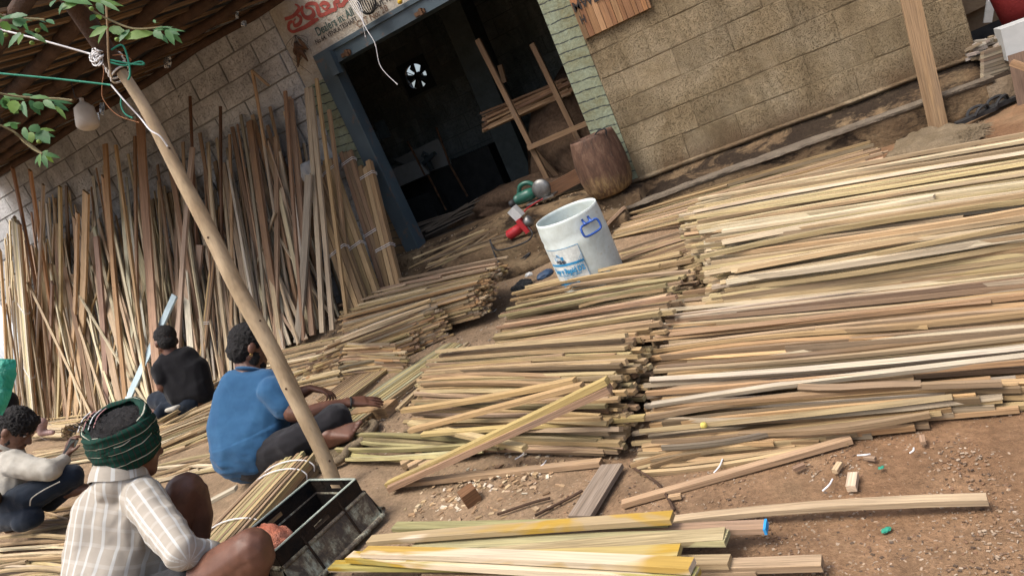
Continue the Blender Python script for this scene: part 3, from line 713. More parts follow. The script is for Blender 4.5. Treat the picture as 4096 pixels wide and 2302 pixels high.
for i, ((ax_, ay_), (bx_, by_), z, w, t, c) in enumerate(Bd):
    o = single('stained_board' if i in (1, 2, 3, 4, 5) else 'sawn_board', G(ax_, ay_, z), G(bx_, by_, z + .005), w, t, c, Bl[i], 'board', roll=rnd.uniform(-.12, .12), bow=rnd.uniform(-.01, .01), mat=M_YEL if i in (0, 1, 2, 3, 4, 5) else M_WOOD)
p = G(3075, 2095, .08); q = (p - G(1800, 2180, .08)).normalized(); mb = MB(); box(mb, G(3060, 2105, .055) + q * .002, .003, .0185, .0080, (q, Vector((0, 0, 1)).cross(q), Vector((0, 0, 1))))
M_BLUEP = m_flat('blue_paint', (.03, .25, .55)); o = mb.build('painted_end', M_BLUEP, bpy.data.objects.get('sawn_board.002'))
# ---------------------------------------------------------------- lumber leaning on the grey wall
def linpts(P, s):
    k = s * (len(P) - 1); j = min(int(k), len(P) - 2); t = k - j
    return (P[j][0] * (1 - t) + P[j + 1][0] * t, P[j][1] * (1 - t) + P[j + 1][1] * t)
BOT = [(40, 1700), (330, 1695), (600, 1670), (820, 1560), (1080, 1440), (1330, 1280), (1560, 1150)]
TOP = [(30, 900), (240, 840), (470, 720), (720, 640), (950, 560), (1120, 470), (1290, 430)]
def gpt(px, py):
    z = .1
    for _ in range(6):
        p = G(px, py, z); z = gz(p.x, p.y)
    if p.y > 5.3: p = W(px, py, 5.3)
    return p
LW = []
def lean(pb, pt, w, t, col, label, name='leaning_board', cat='board', ytop=5.44, group=None, roll=0, bow=0, taper=1, yb=None):
    a = gpt(*pb) if yb is None else W(*pb, yb); b = W(*pt, ytop); mb = MB()
    strip(mb, a, b, w, t, col, upv=(0, -.9, .44), roll=roll, bow=bow, n=6, taper=taper, sag=rnd.uniform(-.03, .03))
    o = mb.build(name, M_WOOD, origin=a); return tag(o, label, cat, group)
PAL_LEAN = [(.46, .33, .21), (.53, .40, .26), (.38, .26, .17), (.60, .49, .34), (.32, .22, .15), (.54, .42, .25), (.46, .39, .30), (.64, .56, .43), (.47, .31, .19)]
PAL_LEANP = [(.68, .56, .40), (.72, .64, .48), (.62, .49, .34), (.70, .62, .42), (.54, .41, .29), (.72, .67, .56), (.42, .29, .20)]
r = random.Random(77)
# back row, dark and thin
for i in range(120):
    s = r.random(); s2 = min(1, max(0, s + r.gauss(0, .035))); b = linpts(BOT, s); t = linpts(TOP, s2)
    t = (t[0] + r.uniform(-10, 10), t[1] + r.uniform(-95, 140)); rt_ = s > .45
    b = (b[0] + r.uniform(-15, 15), b[1] - r.uniform(20, 60))
    if b[0] > 1420: continue
    lean(b, t, r.uniform(.018, .05), .014, pal(PAL_LEAN if s > .5 else PAL_LEANP, r), 'thin strip at the back of the lumber leaning on the grey block wall', 'leaning_strip', 'wood strip', 5.455, 'strips at the back of the leaning lumber', roll=r.uniform(-.5, .5), bow=r.uniform(-.04, .04))
# middle row
for i in range(165):
    s = (i + r.random()) / 165; s2 = min(1, max(0, s + r.gauss(0, .035))); b = linpts(BOT, s); t = linpts(TOP, s2)
    t = (t[0] + r.uniform(-15, 15), t[1] + r.uniform(60, 330) * (1.0 if s > .2 else .7))
    b = (b[0] + r.uniform(-15, 15), b[1] + r.uniform(-30, 0))
    if b[0] > 1360: continue
    lean(b, t, r.choice((.015, .02, .025, .03, .045, .075)), r.uniform(.010, .02), pal(PAL_LEANP if s < .5 else PAL_LEANP + PAL_LEANP + PAL_LEAN, r), 'sawn strip in the middle rows of the lumber leaning on the grey block wall', 'leaning_strip', 'wood strip', 5.33, 'strips in the middle of the leaning lumber', roll=r.uniform(-.6, .6), bow=r.uniform(-.03, .03))
# front row, shorter
for i in range(70):
    s = r.uniform(0, .84); s2 = min(1, max(0, s + r.gauss(0, .05))); b = linpts(BOT, s); t = linpts(TOP, s2)
    t = (t[0] + r.uniform(-25, 25), t[1] + r.uniform(260, 480) * (1.0 if s > .2 else .75))
    b = (b[0] + r.uniform(-20, 20), b[1] + r.uniform(-10, 15))
    lean(b, t, r.choice((.02, .025, .03, .045)), r.uniform(.012, .02), pal(PAL_LEANP, r), 'short pale strip at the front of the lumber leaning on the grey block wall', 'leaning_strip', 'wood strip', 5.15, 'short strips at the front of the leaning lumber', roll=r.uniform(-.6, .6), bow=r.uniform(-.02, .02))
# boards one can point at: (bottom px), (top px), width, colour, label
E_ = [((515, 1690), (421, 576), .055, (.42, .27, .15), 'long orange-brown board standing tallest left of the pole in the leaning lumber'),
      ((600, 1650), (463, 580), .03, (.48, .34, .19), 'narrow light board just right of the tallest orange one in the leaning lumber'),
      ((470, 1560), (413, 705), .075, (.50, .33, .2), 'flat brown board with a sawn square top left of the tall orange one'),
      ((300, 1690), (345, 768), .115, (.60, .44, .27), 'wide pale board with stepped top in the left part of the leaning lumber'),
      ((270, 1700), (310, 850), .06, (.56, .40, .25), 'board behind the wide pale one with its top cut at a slant'),
      ((230, 1700), (240, 745), .045, (.50, .42, .25), 'grey-barked narrow board with a yellow edge in the left of the leaning lumber'),
      ((130, 1690), (173, 738), .04, (.44, .38, .33), 'grey narrow batten crossing in front of the orange boards at far left'),
      ((260, 1560), (120, 680), .06, (.46, .27, .15), 'orange board leaning left from behind, tallest at far left'),
      ((190, 1400), (50, 670), .05, (.34, .2, .13), 'reddish brown board at the far left under the roof edge'),
      ((430, 1690), (385, 945), .09, (.33, .22, .17), 'dark reddish board in the shade left of the black-shirted man'),
      ((320, 1500), (300, 870), .07, (.40, .28, .18), 'brown board half hidden behind the wide pale one'),
      ((820, 1480), (760, 385), .022, (.16, .09, .06), 'dark thin batten reaching high on the wall right of the pole'),
      ((900, 1450), (882, 425), .02, (.15, .09, .06), 'second dark thin batten, just right of the first high one'),
      ((1130, 1380), (998, 485), .07, (.30, .185, .11), 'wide dark brown board leaning across the middle of the lumber'),
      ((1180, 1300), (1010, 285), .022, (.50, .35, .22), 'thin light batten with a short cross piece high on the wall'),
      ((1215, 1360), (1141, 365), .03, (.35, .22, .14), 'narrow brown board left of the doorway reaching high'),
      ((1250, 1340), (1162, 398), .055, (.36, .24, .16), 'brown board beside the high narrow one left of the doorway'),
      ((1290, 1330), (1228, 352), .05, (.52, .43, .31), 'pale grey board leaning against the mint pillar'),
      ((1330, 1320), (1243, 352), .045, (.47, .38, .27), 'second pale board beside the mint pillar'),
      ((1390, 1290), (1266, 315), .03, (.42, .29, .15), 'thin orange strip highest beside the mint pillar'),
      ((1400, 1270), (1316, 440), .035, (.40, .27, .16), 'brown strip in front of the brown bricks of the pillar'),
      ((1100, 1430), (1105, 545), .05, (.40, .28, .19), 'brown board standing upright in the right half of the leaning lumber'),
      ((1190, 1370), (1235, 700), .075, (.38, .33, .26), 'grey weathered board below the plastic-capped bundle'),
      ((700, 1640), (770, 590), .06, (.46, .35, .27), 'pinkish brown board in the middle of the leaning lumber'),
      ((730, 1560), (800, 980), .09, (.42, .31, .24), 'wide brown bundle board behind the black-shirted man'),
      ((560, 1650), (540, 545), .03, (.40, .27, .18), 'narrow brown strip that reaches behind the pole'),
      ((640, 1640), (560, 470), .10, (.50, .33, .23), 'wide pinkish board whose top shows behind the pole'),
      ((30, 1650), (0, 1000), .06, (.55, .40, .24), 'pale board at the very left edge of the leaning lumber'),
      ((200, 1650), (210, 1130), .07, (.24, .16, .12), 'dark plank with peeling bark in the left of the leaning lumber')]
for b, t, w, c, l in E_: lean(b, t, w, .022, c, l, ytop=5.0 if t[1] > 560 else 5.40, roll=rnd.uniform(-.15, .15))
# crossing strips in front
for b, t, c, l in [((300, 1700), (510, 1165), (.52, .40, .22), 'thin strip crossing the left boards up to the right'), ((360, 1690), (440, 1050), (.50, .37, .2), 'thin strip crossing steeply behind the black-shirted man’s left'),
                   ((230, 1690), (400, 1140), (.48, .36, .2), 'thin yellowish strip crossing the boards at the far left'), ((860, 1480), (1100, 850), (.45, .36, .25), 'wide strip slanting up to the right behind the blue man’s head'),
                   ((420, 1690), (480, 1250), (.44, .31, .18), 'short thin strip leaning right near the black-shirted man')]:
    lean(b, t, .024, .014, c, l, 'leaning_strip', 'wood strip', 5.0)
single('cross_piece', W(1007, 282, 5.40), W(1075, 342, 5.40), .025, .018, (.5, .38, .26), 'short stick hooked on top of the thin light batten high on the wall')
M_PBLUE = m_plain('pale_blue_painted_wood', (.36, .46, .50), (.46, .58, .62), 5, .7, .3, .004)
a = gpt(500, 1690) + Vector((0, -.12, 0)); b = W(700, 1180, 4.65); mb = MB(); strip(mb, a, b, .075, .02, upv=(0, -.9, .44), n=5); tag(mb.build('painted_plank', M_PBLUE, origin=a), 'pale blue painted plank leaning behind the black-shirted man', 'plank')
# tied bundles
M_STRING = m_plain('white_plastic_string', (.6, .6, .6), (.75, .75, .75), 30, .5, .2, .003)
def bundle(pb, pt, nx_, ny_, w, t, pal_, label, ytop, ties, yb=None, spread=.5, name='tied_bundle'):
    a = gpt(*pb) if yb is None else W(*pb, yb); b = W(*pt, ytop); d = (b - a).normalized(); root = empty(name, a, label, 'bundle', 'tied bundles leaning on the wall')
    upv = Vector((0, -.9, .44)); s = d.cross(upv).normalized(); u = s.cross(d).normalized()
    for i in range(nx_):
        for j in range(ny_):
            o = s * ((i - (nx_ - 1) / 2) * w * 1.04) + u * ((j - (ny_ - 1) / 2) * t * 1.05)
            mb = MB(); c = pal(pal_); strip(mb, a + o * (1 + spread * .3) + d * rnd.uniform(-.02, .02), b + o + d * rnd.uniform(-.05, .03), w, t, c, upv=upv, n=3, sag=.004)
            mb.build('board', M_WOOD, root)
    hw = nx_ * w * .54 + .004; ht = ny_ * t * .56 + .004
    for k in ties:
        for q in (0, .018):
            c = a + (b - a) * k + d * q; mb = MB()
            sc_ = 1 + spread * .3 * (1 - k)
            tube(mb, [c + s * hw * sc_ * x + u * ht * sc_ * y for x, y in ((-1, -1), (1, -1), (1.02, 0), (1, 1), (0, 1.03), (-1, 1), (-1.02, 0))], .0028, 5, closed=True); mb.build('string', M_STRING, root)
    return root
PT = [(.36, .25, .13), (.42, .29, .15), (.33, .225, .12), (.40, .28, .16)]
bundle((1455, 1285), (1240, 668), 3, 2, .050, .024, PT, 'tied bundle of brown battens with white plastic cap, leftmost of four by the doorway', 5.30, (.42, .90))
bundle((1520, 1268), (1305, 645), 3, 2, .048, .024, PT, 'tied bundle of brown battens second from the left beside the doorway', 5.36, (.42, .92))
bundle((1580, 1225), (1385, 612), 3, 2, .040, .022, [(.27, .18, .11), (.31, .21, .13)], 'darker tied bundle standing behind the others near the blue door post', 5.44, (.45, .93))
bundle((1600, 1235), (1462, 660), 3, 2, .046, .024, PT, 'tied bundle of brown battens nearest to the blue door post', 5.38, (.40, .91))
bundle((135, 1700), (65, 880), 4, 2, .045, .02, PAL_LEANP, 'thick tied bundle of pale pinkish boards at the far left', 5.0, (.3, .62))
bundle((800, 1560), (880, 830), 4, 2, .018, .014, PAL_MIX, 'slim tied bundle of grey strips in the middle of the leaning lumber', 5.2, (.75, .35))
bundle((640, 1660), (740, 1050), 5, 2, .024, .02, [(.42, .31, .21), (.37, .27, .19)], 'fat tied bundle of brown strips right behind the black-shirted man', 5.1, (.45, .75))
bundle((500, 1690), (595, 1010), 4, 2, .02, .016, PAL_LEANP, 'tied bundle of pale strips left of the pale blue plank', 5.1, (.4, .7))
# plastic cap
M_WPLAST = m_plain('white_plastic_sheet', (.42, .43, .42), (.6, .6, .58), 12, .45, .5, .01, .5)
c = W(1240, 668, 5.30); mb = MB(); rw = random.Random(5)
lathe(mb, [(.03, -.16), (.075, -.14), (.085, -.08), (.088, -.02), (.080, .03), (.05, .055), (0, .06)], c + Vector((-.02, 0, 0)), n=40, warp=lambda a, h: 1 + .10 * math.sin(7 * a + h * 30) + .08 * math.sin(3 * a - h * 20) + .05 * math.sin(13 * a))
tag(mb.build('plastic_wrap', M_WPLAST, origin=c, smooth=True), 'crumpled white plastic wrapped over the top of the leftmost tied bundle', 'plastic')
# ---------------------------------------------------------------- drums
M_WDRUM = None
def m_drum():
    s = NT('white_plastic'); p = s.pos(); a = s.noise(p, 9, 5, .7, .5); b = s.noise(p, 22, 5, .75, .2)
    c = s.ramp(a, [(.35, (.47, .51, .47)), (.6, (.57, .63, .61))]); c = s.mix(s.ramp(b, [(.60, 0), (.72, .6)]), c, (.38, .31, .19))
    s.b.inputs['Subsurface Weight'].default_value = .08; s.b.inputs['Subsurface Radius'].default_value = (.02, .02, .02)
    return s.fin(c, .5, s.bump(a, .15, .01), spec=.4)
M_WDRUM = m_drum(); M_BLUEPL = m_plain('blue_plastic', (.02, .07, .30), (.03, .10, .38), 10, .4, .1, .003, .5)
cb = G(2376, 1210, .04); cb = Vector((cb.x, cb.y + .15, .04))
dr = empty('plastic_drum', cb, 'open white plastic glue drum with blue handle and printed label, standing in the yard', 'drum')
lean_ax = (Vector((1, 0, .0)).normalized(), Vector((0, 1, 0)), Vector((0, 0, 1)))
prof = [(0, 0), (.165, .0), (.182, .015), (.186, .05), (.188, .16), (.190, .35), (.190, .385), (.186, .395), (.187, .43), (.184, .47), (.181, .505), (.180, .52), (.175, .52), (.177, .50), (.178, .46), (.180, .40), (.178, .05), (.0, .03)]
prof = [(r_, h * 1.0) for r_, h in prof]
DS = .185 / .19
mb = MB(); lathe(mb, [(r_ * DS, h) for r_, h in prof], cb, n=48, warp=lambda a, h: 1 + .012 * math.sin(2 * a + 1) + (.02 * math.sin(2 * a) if h > .4 else 0)); mb.build('drum_shell', M_WDRUM, dr, smooth=True)
def on_drum(ang, h, off=.002, R0=.190 * DS):
    return cb + Vector((math.cos(ang) * (R0 + off), math.sin(ang) * (R0 + off), h + .042))
def drum_patch(a0, a1, h0, h1, mat, off, name, nn=14):
    mb = MB(); vs = []; fs = []
    rr = lambda h: .1865 * DS if h < .1 else .190 * DS
    for i in range(nn + 1):
        a = a0 + (a1 - a0) * i / nn
        for h in (h0, (h0 + h1) / 2, h1):
            vs.append(cb + Vector((math.cos(a) * (.1905 * DS + off) * (1 + .012 * math.sin(2 * a + 1)), math.sin(a) * (.1905 * DS + off) * (1 + .012 * math.sin(2 * a + 1)), h + .042)))
    for i in range(nn):
        for k in range(2): q = i * 3 + k; fs.append((q, q + 3, q + 4, q + 1))
    mb.add(vs, fs); return mb.build(name, mat, dr, smooth=True)
A0 = math.radians(216); A1 = math.radians(288)     # the label's left and right edge as seen from the yard
M_LBLW = m_flat('label_white', (.62, .65, .62), .5); M_LBLB = m_flat('label_blue', (.04, .26, .50), .5); M_LBLK = m_flat('label_black', (.04, .05, .07), .5)
drum_patch(A0, A1, .10, .335, M_LBLW, .0015, 'label'); drum_patch(A0, A1, .100, .128, M_LBLB, .003, 'label_band'); drum_patch(A0, A1, .232, .246, M_LBLB, .003, 'label_band')
drum_patch(A0, A1, .332, .335, M_LBLB, .003, 'label_band'); drum_patch(A1 - .012, A1, .10, .335, M_LBLB, .003, 'label_band')
for k in range(5):
    pts = [on_drum(A0 + (A1 - A0) * (.30 + .7 * j / 10), .15 + .012 * k + .085 * (j / 10) ** 2 - .01 * math.sin(j / 10 * 3), .004) for j in range(11)]
    mb = MB(); tube(mb, pts, .0009, 3); mb.build('label_line', M_LBLB, dr)
drum_patch(A0 + .33, A0 + .66, .268, .288, M_LBLB, .003, 'logo_block', 6)
def drum_text(s_, a0, h, size, mat, sx=1, bold=.002, slope=0):
    cu = bpy.data.curves.new('label_text', 'FONT'); cu.body = s_; cu.size = size; cu.offset = bold; tmp = bpy.data.objects.new('tmp_text', cu); COL.objects.link(tmp)
    dg = bpy.context.evaluated_depsgraph_get(); dg.update(); me = bpy.data.meshes.new_from_object(tmp.evaluated_get(dg)); bpy.data.objects.remove(tmp); me.name = 'label_text'
    for v in me.vertices:
        p = on_drum(a0 + v.co.x * sx / .19, h + v.co.y, .005); v.co = p - cb
    me.materials.clear(); me.materials.append(mat); return link('label_text', me, dr)
drum_text('TEK', A0 + .36, .271, .019, M_LBLW, 1.25, .0012); drum_text('BOND', A0 + .36, .250, .022, M_LBLK, 1.0, .002)
drum_text('Super Rapid D2', A0 + .07, .188, .042, M_LBLB, .80, .0018); drum_text('Waterproof Synthetic Wood Adhesive', A0 + .16, .172, .012, M_LBLB, .9, .0003)
for i, q in enumerate((0, 1, 2)):
    pts = [on_drum(A0 + .42 + i * .035, .292, .004), on_drum(A0 + .46 + i * .02, .306 - .003 * i, .004), on_drum(A0 + .56 - i * .02, .292, .004)]
    mb = MB(); tube(mb, pts, .0012, 3); mb.build('logo_mark', M_LBLB, dr)
# blue handle hanging under the rim, on the right
ah = math.radians(318)
hx = Vector((-math.sin(ah), math.cos(ah), 0)); hr = Vector((math.cos(ah), math.sin(ah), 0)); hc = cb + hr * .180
hp = [hc + hx * x + Vector((0, 0, z)) + hr * o for x, z, o in ((-.035, .455, .010), (-.055, .45, .014), (-.060, .42, .02), (-.045, .395, .022), (.045, .395, .022), (.060, .42, .02), (.055, .45, .014), (.035, .455, .010))]
mb = MB(); tube(mb, spline(hp, 4), .0065, 8, closed=False); tube(mb, [hp[0], hp[-1]], .007, 6)
for x in (-.02, .02): tube(mb, [hc + hx * x + Vector((0, 0, .455)) + hr * .010, hc + hx * x + Vector((0, 0, .485)) + hr * (-.004)], .007, 6); 
tag(mb.build('drum_handle', M_BLUEPL, dr, smooth=True))
dr.rotation_euler = (math.radians(4), math.radians(1), 0)
M_RUSTD = NT('rusted_brown_drum')
def _rd(s):
    p = s.pos(); x = s.sep(p); a = s.noise(s.mapped(p, (1, 1, .35)), 14, 6, .75, .3); b = s.noise(s.mapped(p, (1, 1, .12)), 60, 4, .7); cc = s.noise(p, 7, 4, .7)
    c = s.ramp(a, [(.32, (.035, .02, .014)), (.5, (.085, .045, .028)), (.68, (.15, .09, .06))])
    m = s.math('ADD', x[2], s.math('MULTIPLY', cc, .28)); c = s.mix(s.math('MULTIPLY', s.ramp(m, [(.54, .5), (.62, 0)]), s.ramp(b, [(.42, .15), (.58, 1)])), c, (.34, .24, .10))
    c = s.mix(s.ramp(b, [(.60, 0), (.70, .45)]), c, (.24, .18, .14))
    return s.fin(c, .75, s.bump(b, .7, .006), spec=.3)
M_RUSTD = _rd(M_RUSTD)
rb = Vector((-1.51, 5.30, .31)); rd = empty('rusty_drum', rb, 'dented brown rusty open drum on the doorstep against the mint pillar', 'drum')
mb = MB(); q = 1.05
lathe(mb, [(0, 0), (.12 * q, 0), (.155 * q, .02), (.178 * q, .08), (.19 * q, .17), (.19 * q, .28), (.178 * q, .38), (.165 * q, .46), (.160 * q, .48), (.154 * q, .48), (.160 * q, .44), (.182 * q, .2), (.15 * q, .05), (0, .04)], rb, n=44, warp=lambda a, h: 1 + .025 * math.sin(2 * a + h * 3) + .012 * math.sin(5 * a + h * 14))
mb.build('drum_shell', M_RUSTD, rd, smooth=True)
mb = MB(); c = rb + Vector((.11, -.115, .47)); tube(mb, spline([c + Vector((-.03, 0, -.03)), c + Vector((-.045, -.02, .0)), c + Vector((0, -.03, .03)), c + Vector((.05, -.01, .02)), c + Vector((.04, 0, -.02))], 4), .006, 6); mb.build('handle', M_TARP, rd)

# ---------------------------------------------------------------- power tools and cables
M_GRNP = m_plain('green_tool_casing', (.01, .07, .05), (.02, .11, .075), 15, .4, .15, .003, .5); M_REDP = m_plain('red_tool_casing', (.32, .015, .02), (.42, .03, .035), 15, .4, .15, .003, .5)
M_METAL = m_plain('worn_steel', (.13, .13, .125), (.24, .24, .23), 30, .45, .4, .003, .5, .7); M_BLKR = m_plain('black_rubber', (.012, .012, .013), (.03, .03, .03), 20, .6, .2, .003, .4)
g0 = Vector((-2.22, 5.50, .43)); gt = empty('electric_saw', g0, 'green electric saw with round steel blade guard on the dusty doorstep', 'power tool')
mb = MB(); tube(mb, [g0 + Vector(v) for v in ((-.17, 0, .075), (-.12, 0, .08), (-.03, 0, .085), (.02, 0, .09))], [.042, .055, .055, .045], 14); mb.build('motor', M_GRNP, gt, smooth=True)
mb = MB(); tube(mb, spline([g0 + Vector(v) for v in ((-.12, 0, .12), (-.08, 0, .18), (.0, 0, .18), (.05, 0, .12))], 4), .02, 8); mb.build('handle', M_GRNP, gt, smooth=True)
mb = MB(); lathe(mb, [(0, -.02), (.075, -.02), (.082, -.01), (.082, .01), (.05, .02), (.03, .025), (0, .025)], g0 + Vector((.10, -.03, .095)), (Vector((1, 0, 0)), Vector((0, 0, 1)), Vector((0, -1, 0))), n=28); mb.build('blade_guard', M_METAL, gt, smooth=True)
mb = MB(); box(mb, g0 + Vector((.06, .0, .012)), .13, .07, .006); mb.build('base_plate', M_METAL, gt)
mb = MB(); tube(mb, [g0 + Vector((-.23, 0, .06)), g0 + Vector((-.17, 0, .07))], .035, 10); mb.build('end_cap', M_BLKR, gt, smooth=True)
r0 = Vector((-2.22, 4.97, .29)); rtl = empty('electric_router', r0, 'red electric hand tool with white wooden base block on the step below the doorway', 'power tool')
mb = MB(); tube(mb, [r0 + Vector(v) for v in ((-.12, -.01, .035), (-.11, -.01, .04), (-.03, 0, .055), (.03, 0, .075))], [.025, .042, .042, .036], 14); mb.build('motor', M_REDP, rtl, smooth=True)
mb = MB(); box(mb, r0 + Vector((.045, -.02, .075)), .02, .03, .065, (Vector((.9, 0, .3)).normalized(), Vector((0, 1, 0)), Vector((-.3, 0, .9)).normalized())); mb.build('collar', M_REDP, rtl)
mb = MB(); lathe(mb, [(0, 0), (.04, 0), (.045, .02), (.045, .05), (.03, .06), (0, .06)], r0 + Vector((.06, 0, .08)), (Vector((0, 1, 0)), Vector((-.3, 0, .9)).normalized(), Vector((.95, 0, .3)).normalized()), n=20); mb.build('chuck', M_METAL, rtl, smooth=True)
mb = MB(); box(mb, r0 + Vector((.02, 0, .185)), .035, .04, .05, (Vector((.9, 0, .4)).normalized(), Vector((0, 1, 0)), Vector((-.4, 0, .9)).normalized())); mb.build('base_block', M_WPLAST, rtl)
def cable(name, pts, r_, mat, label, cat='cable'):
    mb = MB(); tube(mb, spline(pts, 7), r_, 6); o = mb.build(name, mat, origin=pts[0], smooth=True); return tag(o, label, cat)
cable('red_cable', [g0 + Vector((.10, -.09, .02)), g0 + Vector((.0, -.22, .01)), g0 + Vector((-.03, -.30, -.01)), r0 + Vector((.02, .05, .14)), r0 + Vector((.0, .03, .12))], .006, M_REDP, 'red cable running from the doorstep down to the red tool')
cable('black_cable', [r0 + Vector((.07, -.02, .06)), r0 + Vector((.12, -.10, .0)), r0 + Vector((.08, -.22, -.02)), W(1990, 1000, 4.85), W(1960, 960, 4.95), W(2000, 1060, 4.8), W(2050, 1060, 4.78), W(2120, 1010, 4.85), W(2060, 1075, 4.7), G(2000, 1090, .12)], .007, M_BLKR, 'black cable coiling down the steps from the red tool')

# ---------------------------------------------------------------- poles and planks
M_POLE = None
def m_pole():
    s = NT('peeled_pole'); t = s.n('TexCoord').outputs['Object']; p = s.pos(); a = s.noise(s.mapped(p, (1, 1, .12)), 55, 5, .65, .4); b = s.noise(s.mapped(p, (1, 1, .5)), 8, 4, .6, .3); kn = s.noise(p, 9, 2, .4)
    c = s.ramp(b, [(.3, (.25, .175, .10)), (.5, (.33, .245, .15)), (.7, (.40, .305, .195))]); c = s.mix(1, c, s.ramp(a, [(.3, .75), (.65, 1.1)]), 'MULTIPLY'); c = s.mix(s.ramp(kn, [(.73, 0), (.78, .8)]), c, (.12, .07, .04))
    return s.fin(c, .7, s.bump(a, .5, .004), spec=.25)
M_POLE = m_pole()
pb = G(1346, 1975, 0); pt = U(462, 262, 3.02); imr = toW(Vector((1, 0, 0)))
pts = []; rs = []
for i in range(41):
    k = i / 40; c = pb * (1 - k) + pt * k
    pts.append(c + imr * (.044 * math.sin(math.pi * k) ** .7) + Vector((.006 * math.sin(k * 7 + 1) + .004 * math.sin(k * 23), .006 * math.sin(k * 9), 0))); rs.append((.030 + .008 * math.sin(math.pi * min(1, k * 1.1)) - .006 * k) * (1 + .05 * noise.noise(Vector((k * 14, 0, 0))) + .04 * max(0, math.sin(k * 31)) ** 8))
mb = MB(); tube(mb, pts, rs, 20); pole = mb.build('wooden_pole', M_POLE, origin=pb, smooth=True); tag(pole, 'thick peeled wooden pole propping up the roof in the middle of the yard', 'pole')
for k, (a_, dy) in enumerate(((.08, -.03), (.26, -.02), (.40, .01), (.62, -.02), (.80, .0))):
    i = int(a_ * 40); cdir = (Vector((0, 0, H)) - pts[i]); cdir.z = 0; cdir.normalize(); sd = cdir.cross(Vector((0, 0, 1)))
    q = (cdir * .85 + sd * (.5 if k % 2 else -.4)).normalized()
    mb = MB(); tube(mb, [pts[i] + q * rs[i] * .8, pts[i] + q * (rs[i] + .003)], [.008, .004], 8); mb.build('knot', M_BARK, pole, origin=None, smooth=True)
a = U(455, 250, 3.0); b = U(250, -60, 2.75); mb = MB(); tube(mb, [a + (b - a) * -.12, a, a + (b - a) * .5, b], [.036, .04, .042, .044], 12); tag(mb.build('dark_post', M_BARK, origin=a, smooth=True), 'dark barked post lashed to the top of the peeled pole under the roof', 'post')
a = G(45, 2110, 0); b = U(-120, 1830, 3.4); mb = MB(); tube(mb, [a, (a + b) / 2, b], [.045, .04, .038], 12); tag(mb.build('short_post', M_BARK, origin=a, smooth=True), 'dark brown post stuck in the earth at the left edge below the phone man', 'post')
a = G(3728, 540, .0); b = Vector((.62, 5.02, 1.9)); mb = MB()
strip(mb, G(3755, 512, .0), W(3635, -30, 5.12) * 1.0 + (W(3635, -30, 5.12) - G(3755, 512, 0)) * 1.0, .105, .03, (.36, .25, .15), upv=(0, -1, .05), n=5); tag(mb.build('upright_plank', M_WOOD, origin=a), 'brown upright plank standing in front of the ochre wall at right', 'plank')

# ropes
M_WROPE = M_STRING; M_GROPE = m_plain('green_rope', (.02, .17, .11), (.04, .27, .18), 30, .6, .3, .003); M_OROPE = m_plain('orange_rope', (.22, .09, .04), (.32, .15, .07), 30, .7, .3, .003)
kx = U(425, 235, 2.94)
def upts(*q): return [U(x, y, d) for x, y, d in q]
cable('white_rope', upts((0, 118, 2.9), (180, 165, 2.9), (362, 216, 2.92)), .0042, M_WROPE, 'taut white rope from the left edge to the top of the pole', 'rope')
cable('green_rope', upts((-20, 292, 2.9), (220, 315, 2.9), (443, 340, 2.9)), .0045, M_GROPE, 'taut green rope from the left edge to the top of the pole', 'rope')
mb = MB(); r = random.Random(5)
for i in range(9):
    c0 = (375 + r.uniform(-10, 20), 232 + r.uniform(-12, 12)); a0 = r.uniform(0, 6); e = r.uniform(.3, .7); R0 = r.uniform(14, 30)
    tube(mb, [U(c0[0] + R0 * math.cos(t) * math.cos(a0) - R0 * e * math.sin(t) * math.sin(a0), c0[1] + R0 * math.cos(t) * math.sin(a0) + R0 * e * math.sin(t) * math.cos(a0), 2.92 + .02 * math.sin(t * 2 + i)) for t in [2 * math.pi * j / 16 for j in range(17)]], .0028, 5)
for i in range(4):
    tube(mb, [pt + Vector((.045 * math.cos(t), .045 * math.sin(t), -.04 + .02 * i + .02 * math.cos(t))) for t in [2 * math.pi * j / 16 for j in range(17)]], .004, 5)
tag(mb.build('rope_knot', M_WROPE, origin=kx), 'tangled white rope knot at the top of the peeled pole', 'rope')
cable('green_rope', upts((445, 200, 2.92), (490, 182, 2.93), (515, 250, 2.93), (520, 300, 2.93), (512, 320, 2.93)), .004, M_GROPE, 'green rope loop hanging right of the pole top', 'rope')
cable('green_rope', upts((440, 240, 2.92), (520, 255, 2.93), (575, 258, 2.93), (560, 247, 2.93), (500, 262, 2.93), (440, 250, 2.92)), .004, M_GROPE, 'green rope loop sticking out sideways from the knot', 'rope')
cable('orange_rope', upts((450, 222, 2.93), (490, 220, 2.94), (523, 238, 2.94), (510, 252, 2.94)), .0025, M_OROPE, 'thin orange twine curling at the knot', 'rope')
cable('orange_rope', upts((412, 262, 2.9), (415, 290, 2.9), (408, 350, 2.9), (415, 400, 2.9), (470, 460, 2.9), (555, 490, 2.9)), .0018, M_OROPE, 'thin orange twine hanging down left of the pole', 'rope')
cable('white_rope', upts((425, 15, 2.75), (430, 120, 2.8), (434, 230, 2.85), (445, 310, 2.88)), .004, M_POLE, 'beige twine hanging straight down to the pole top', 'rope')
cable('white_rope', upts((443, 338, 2.88), (500, 405, 2.88), (560, 470, 2.9), (600, 520, 2.88), (640, 545, 2.88), (670, 585, 2.9)), .0035, M_WROPE, 'loose white rope running down the upper part of the pole', 'rope')
cable('green_rope', upts((486, 385, 2.95), (484, 420, 2.95), (500, 455, 2.95), (530, 472, 2.95)), .0035, M_GROPE, 'dark green rope end hanging behind the pole', 'rope')

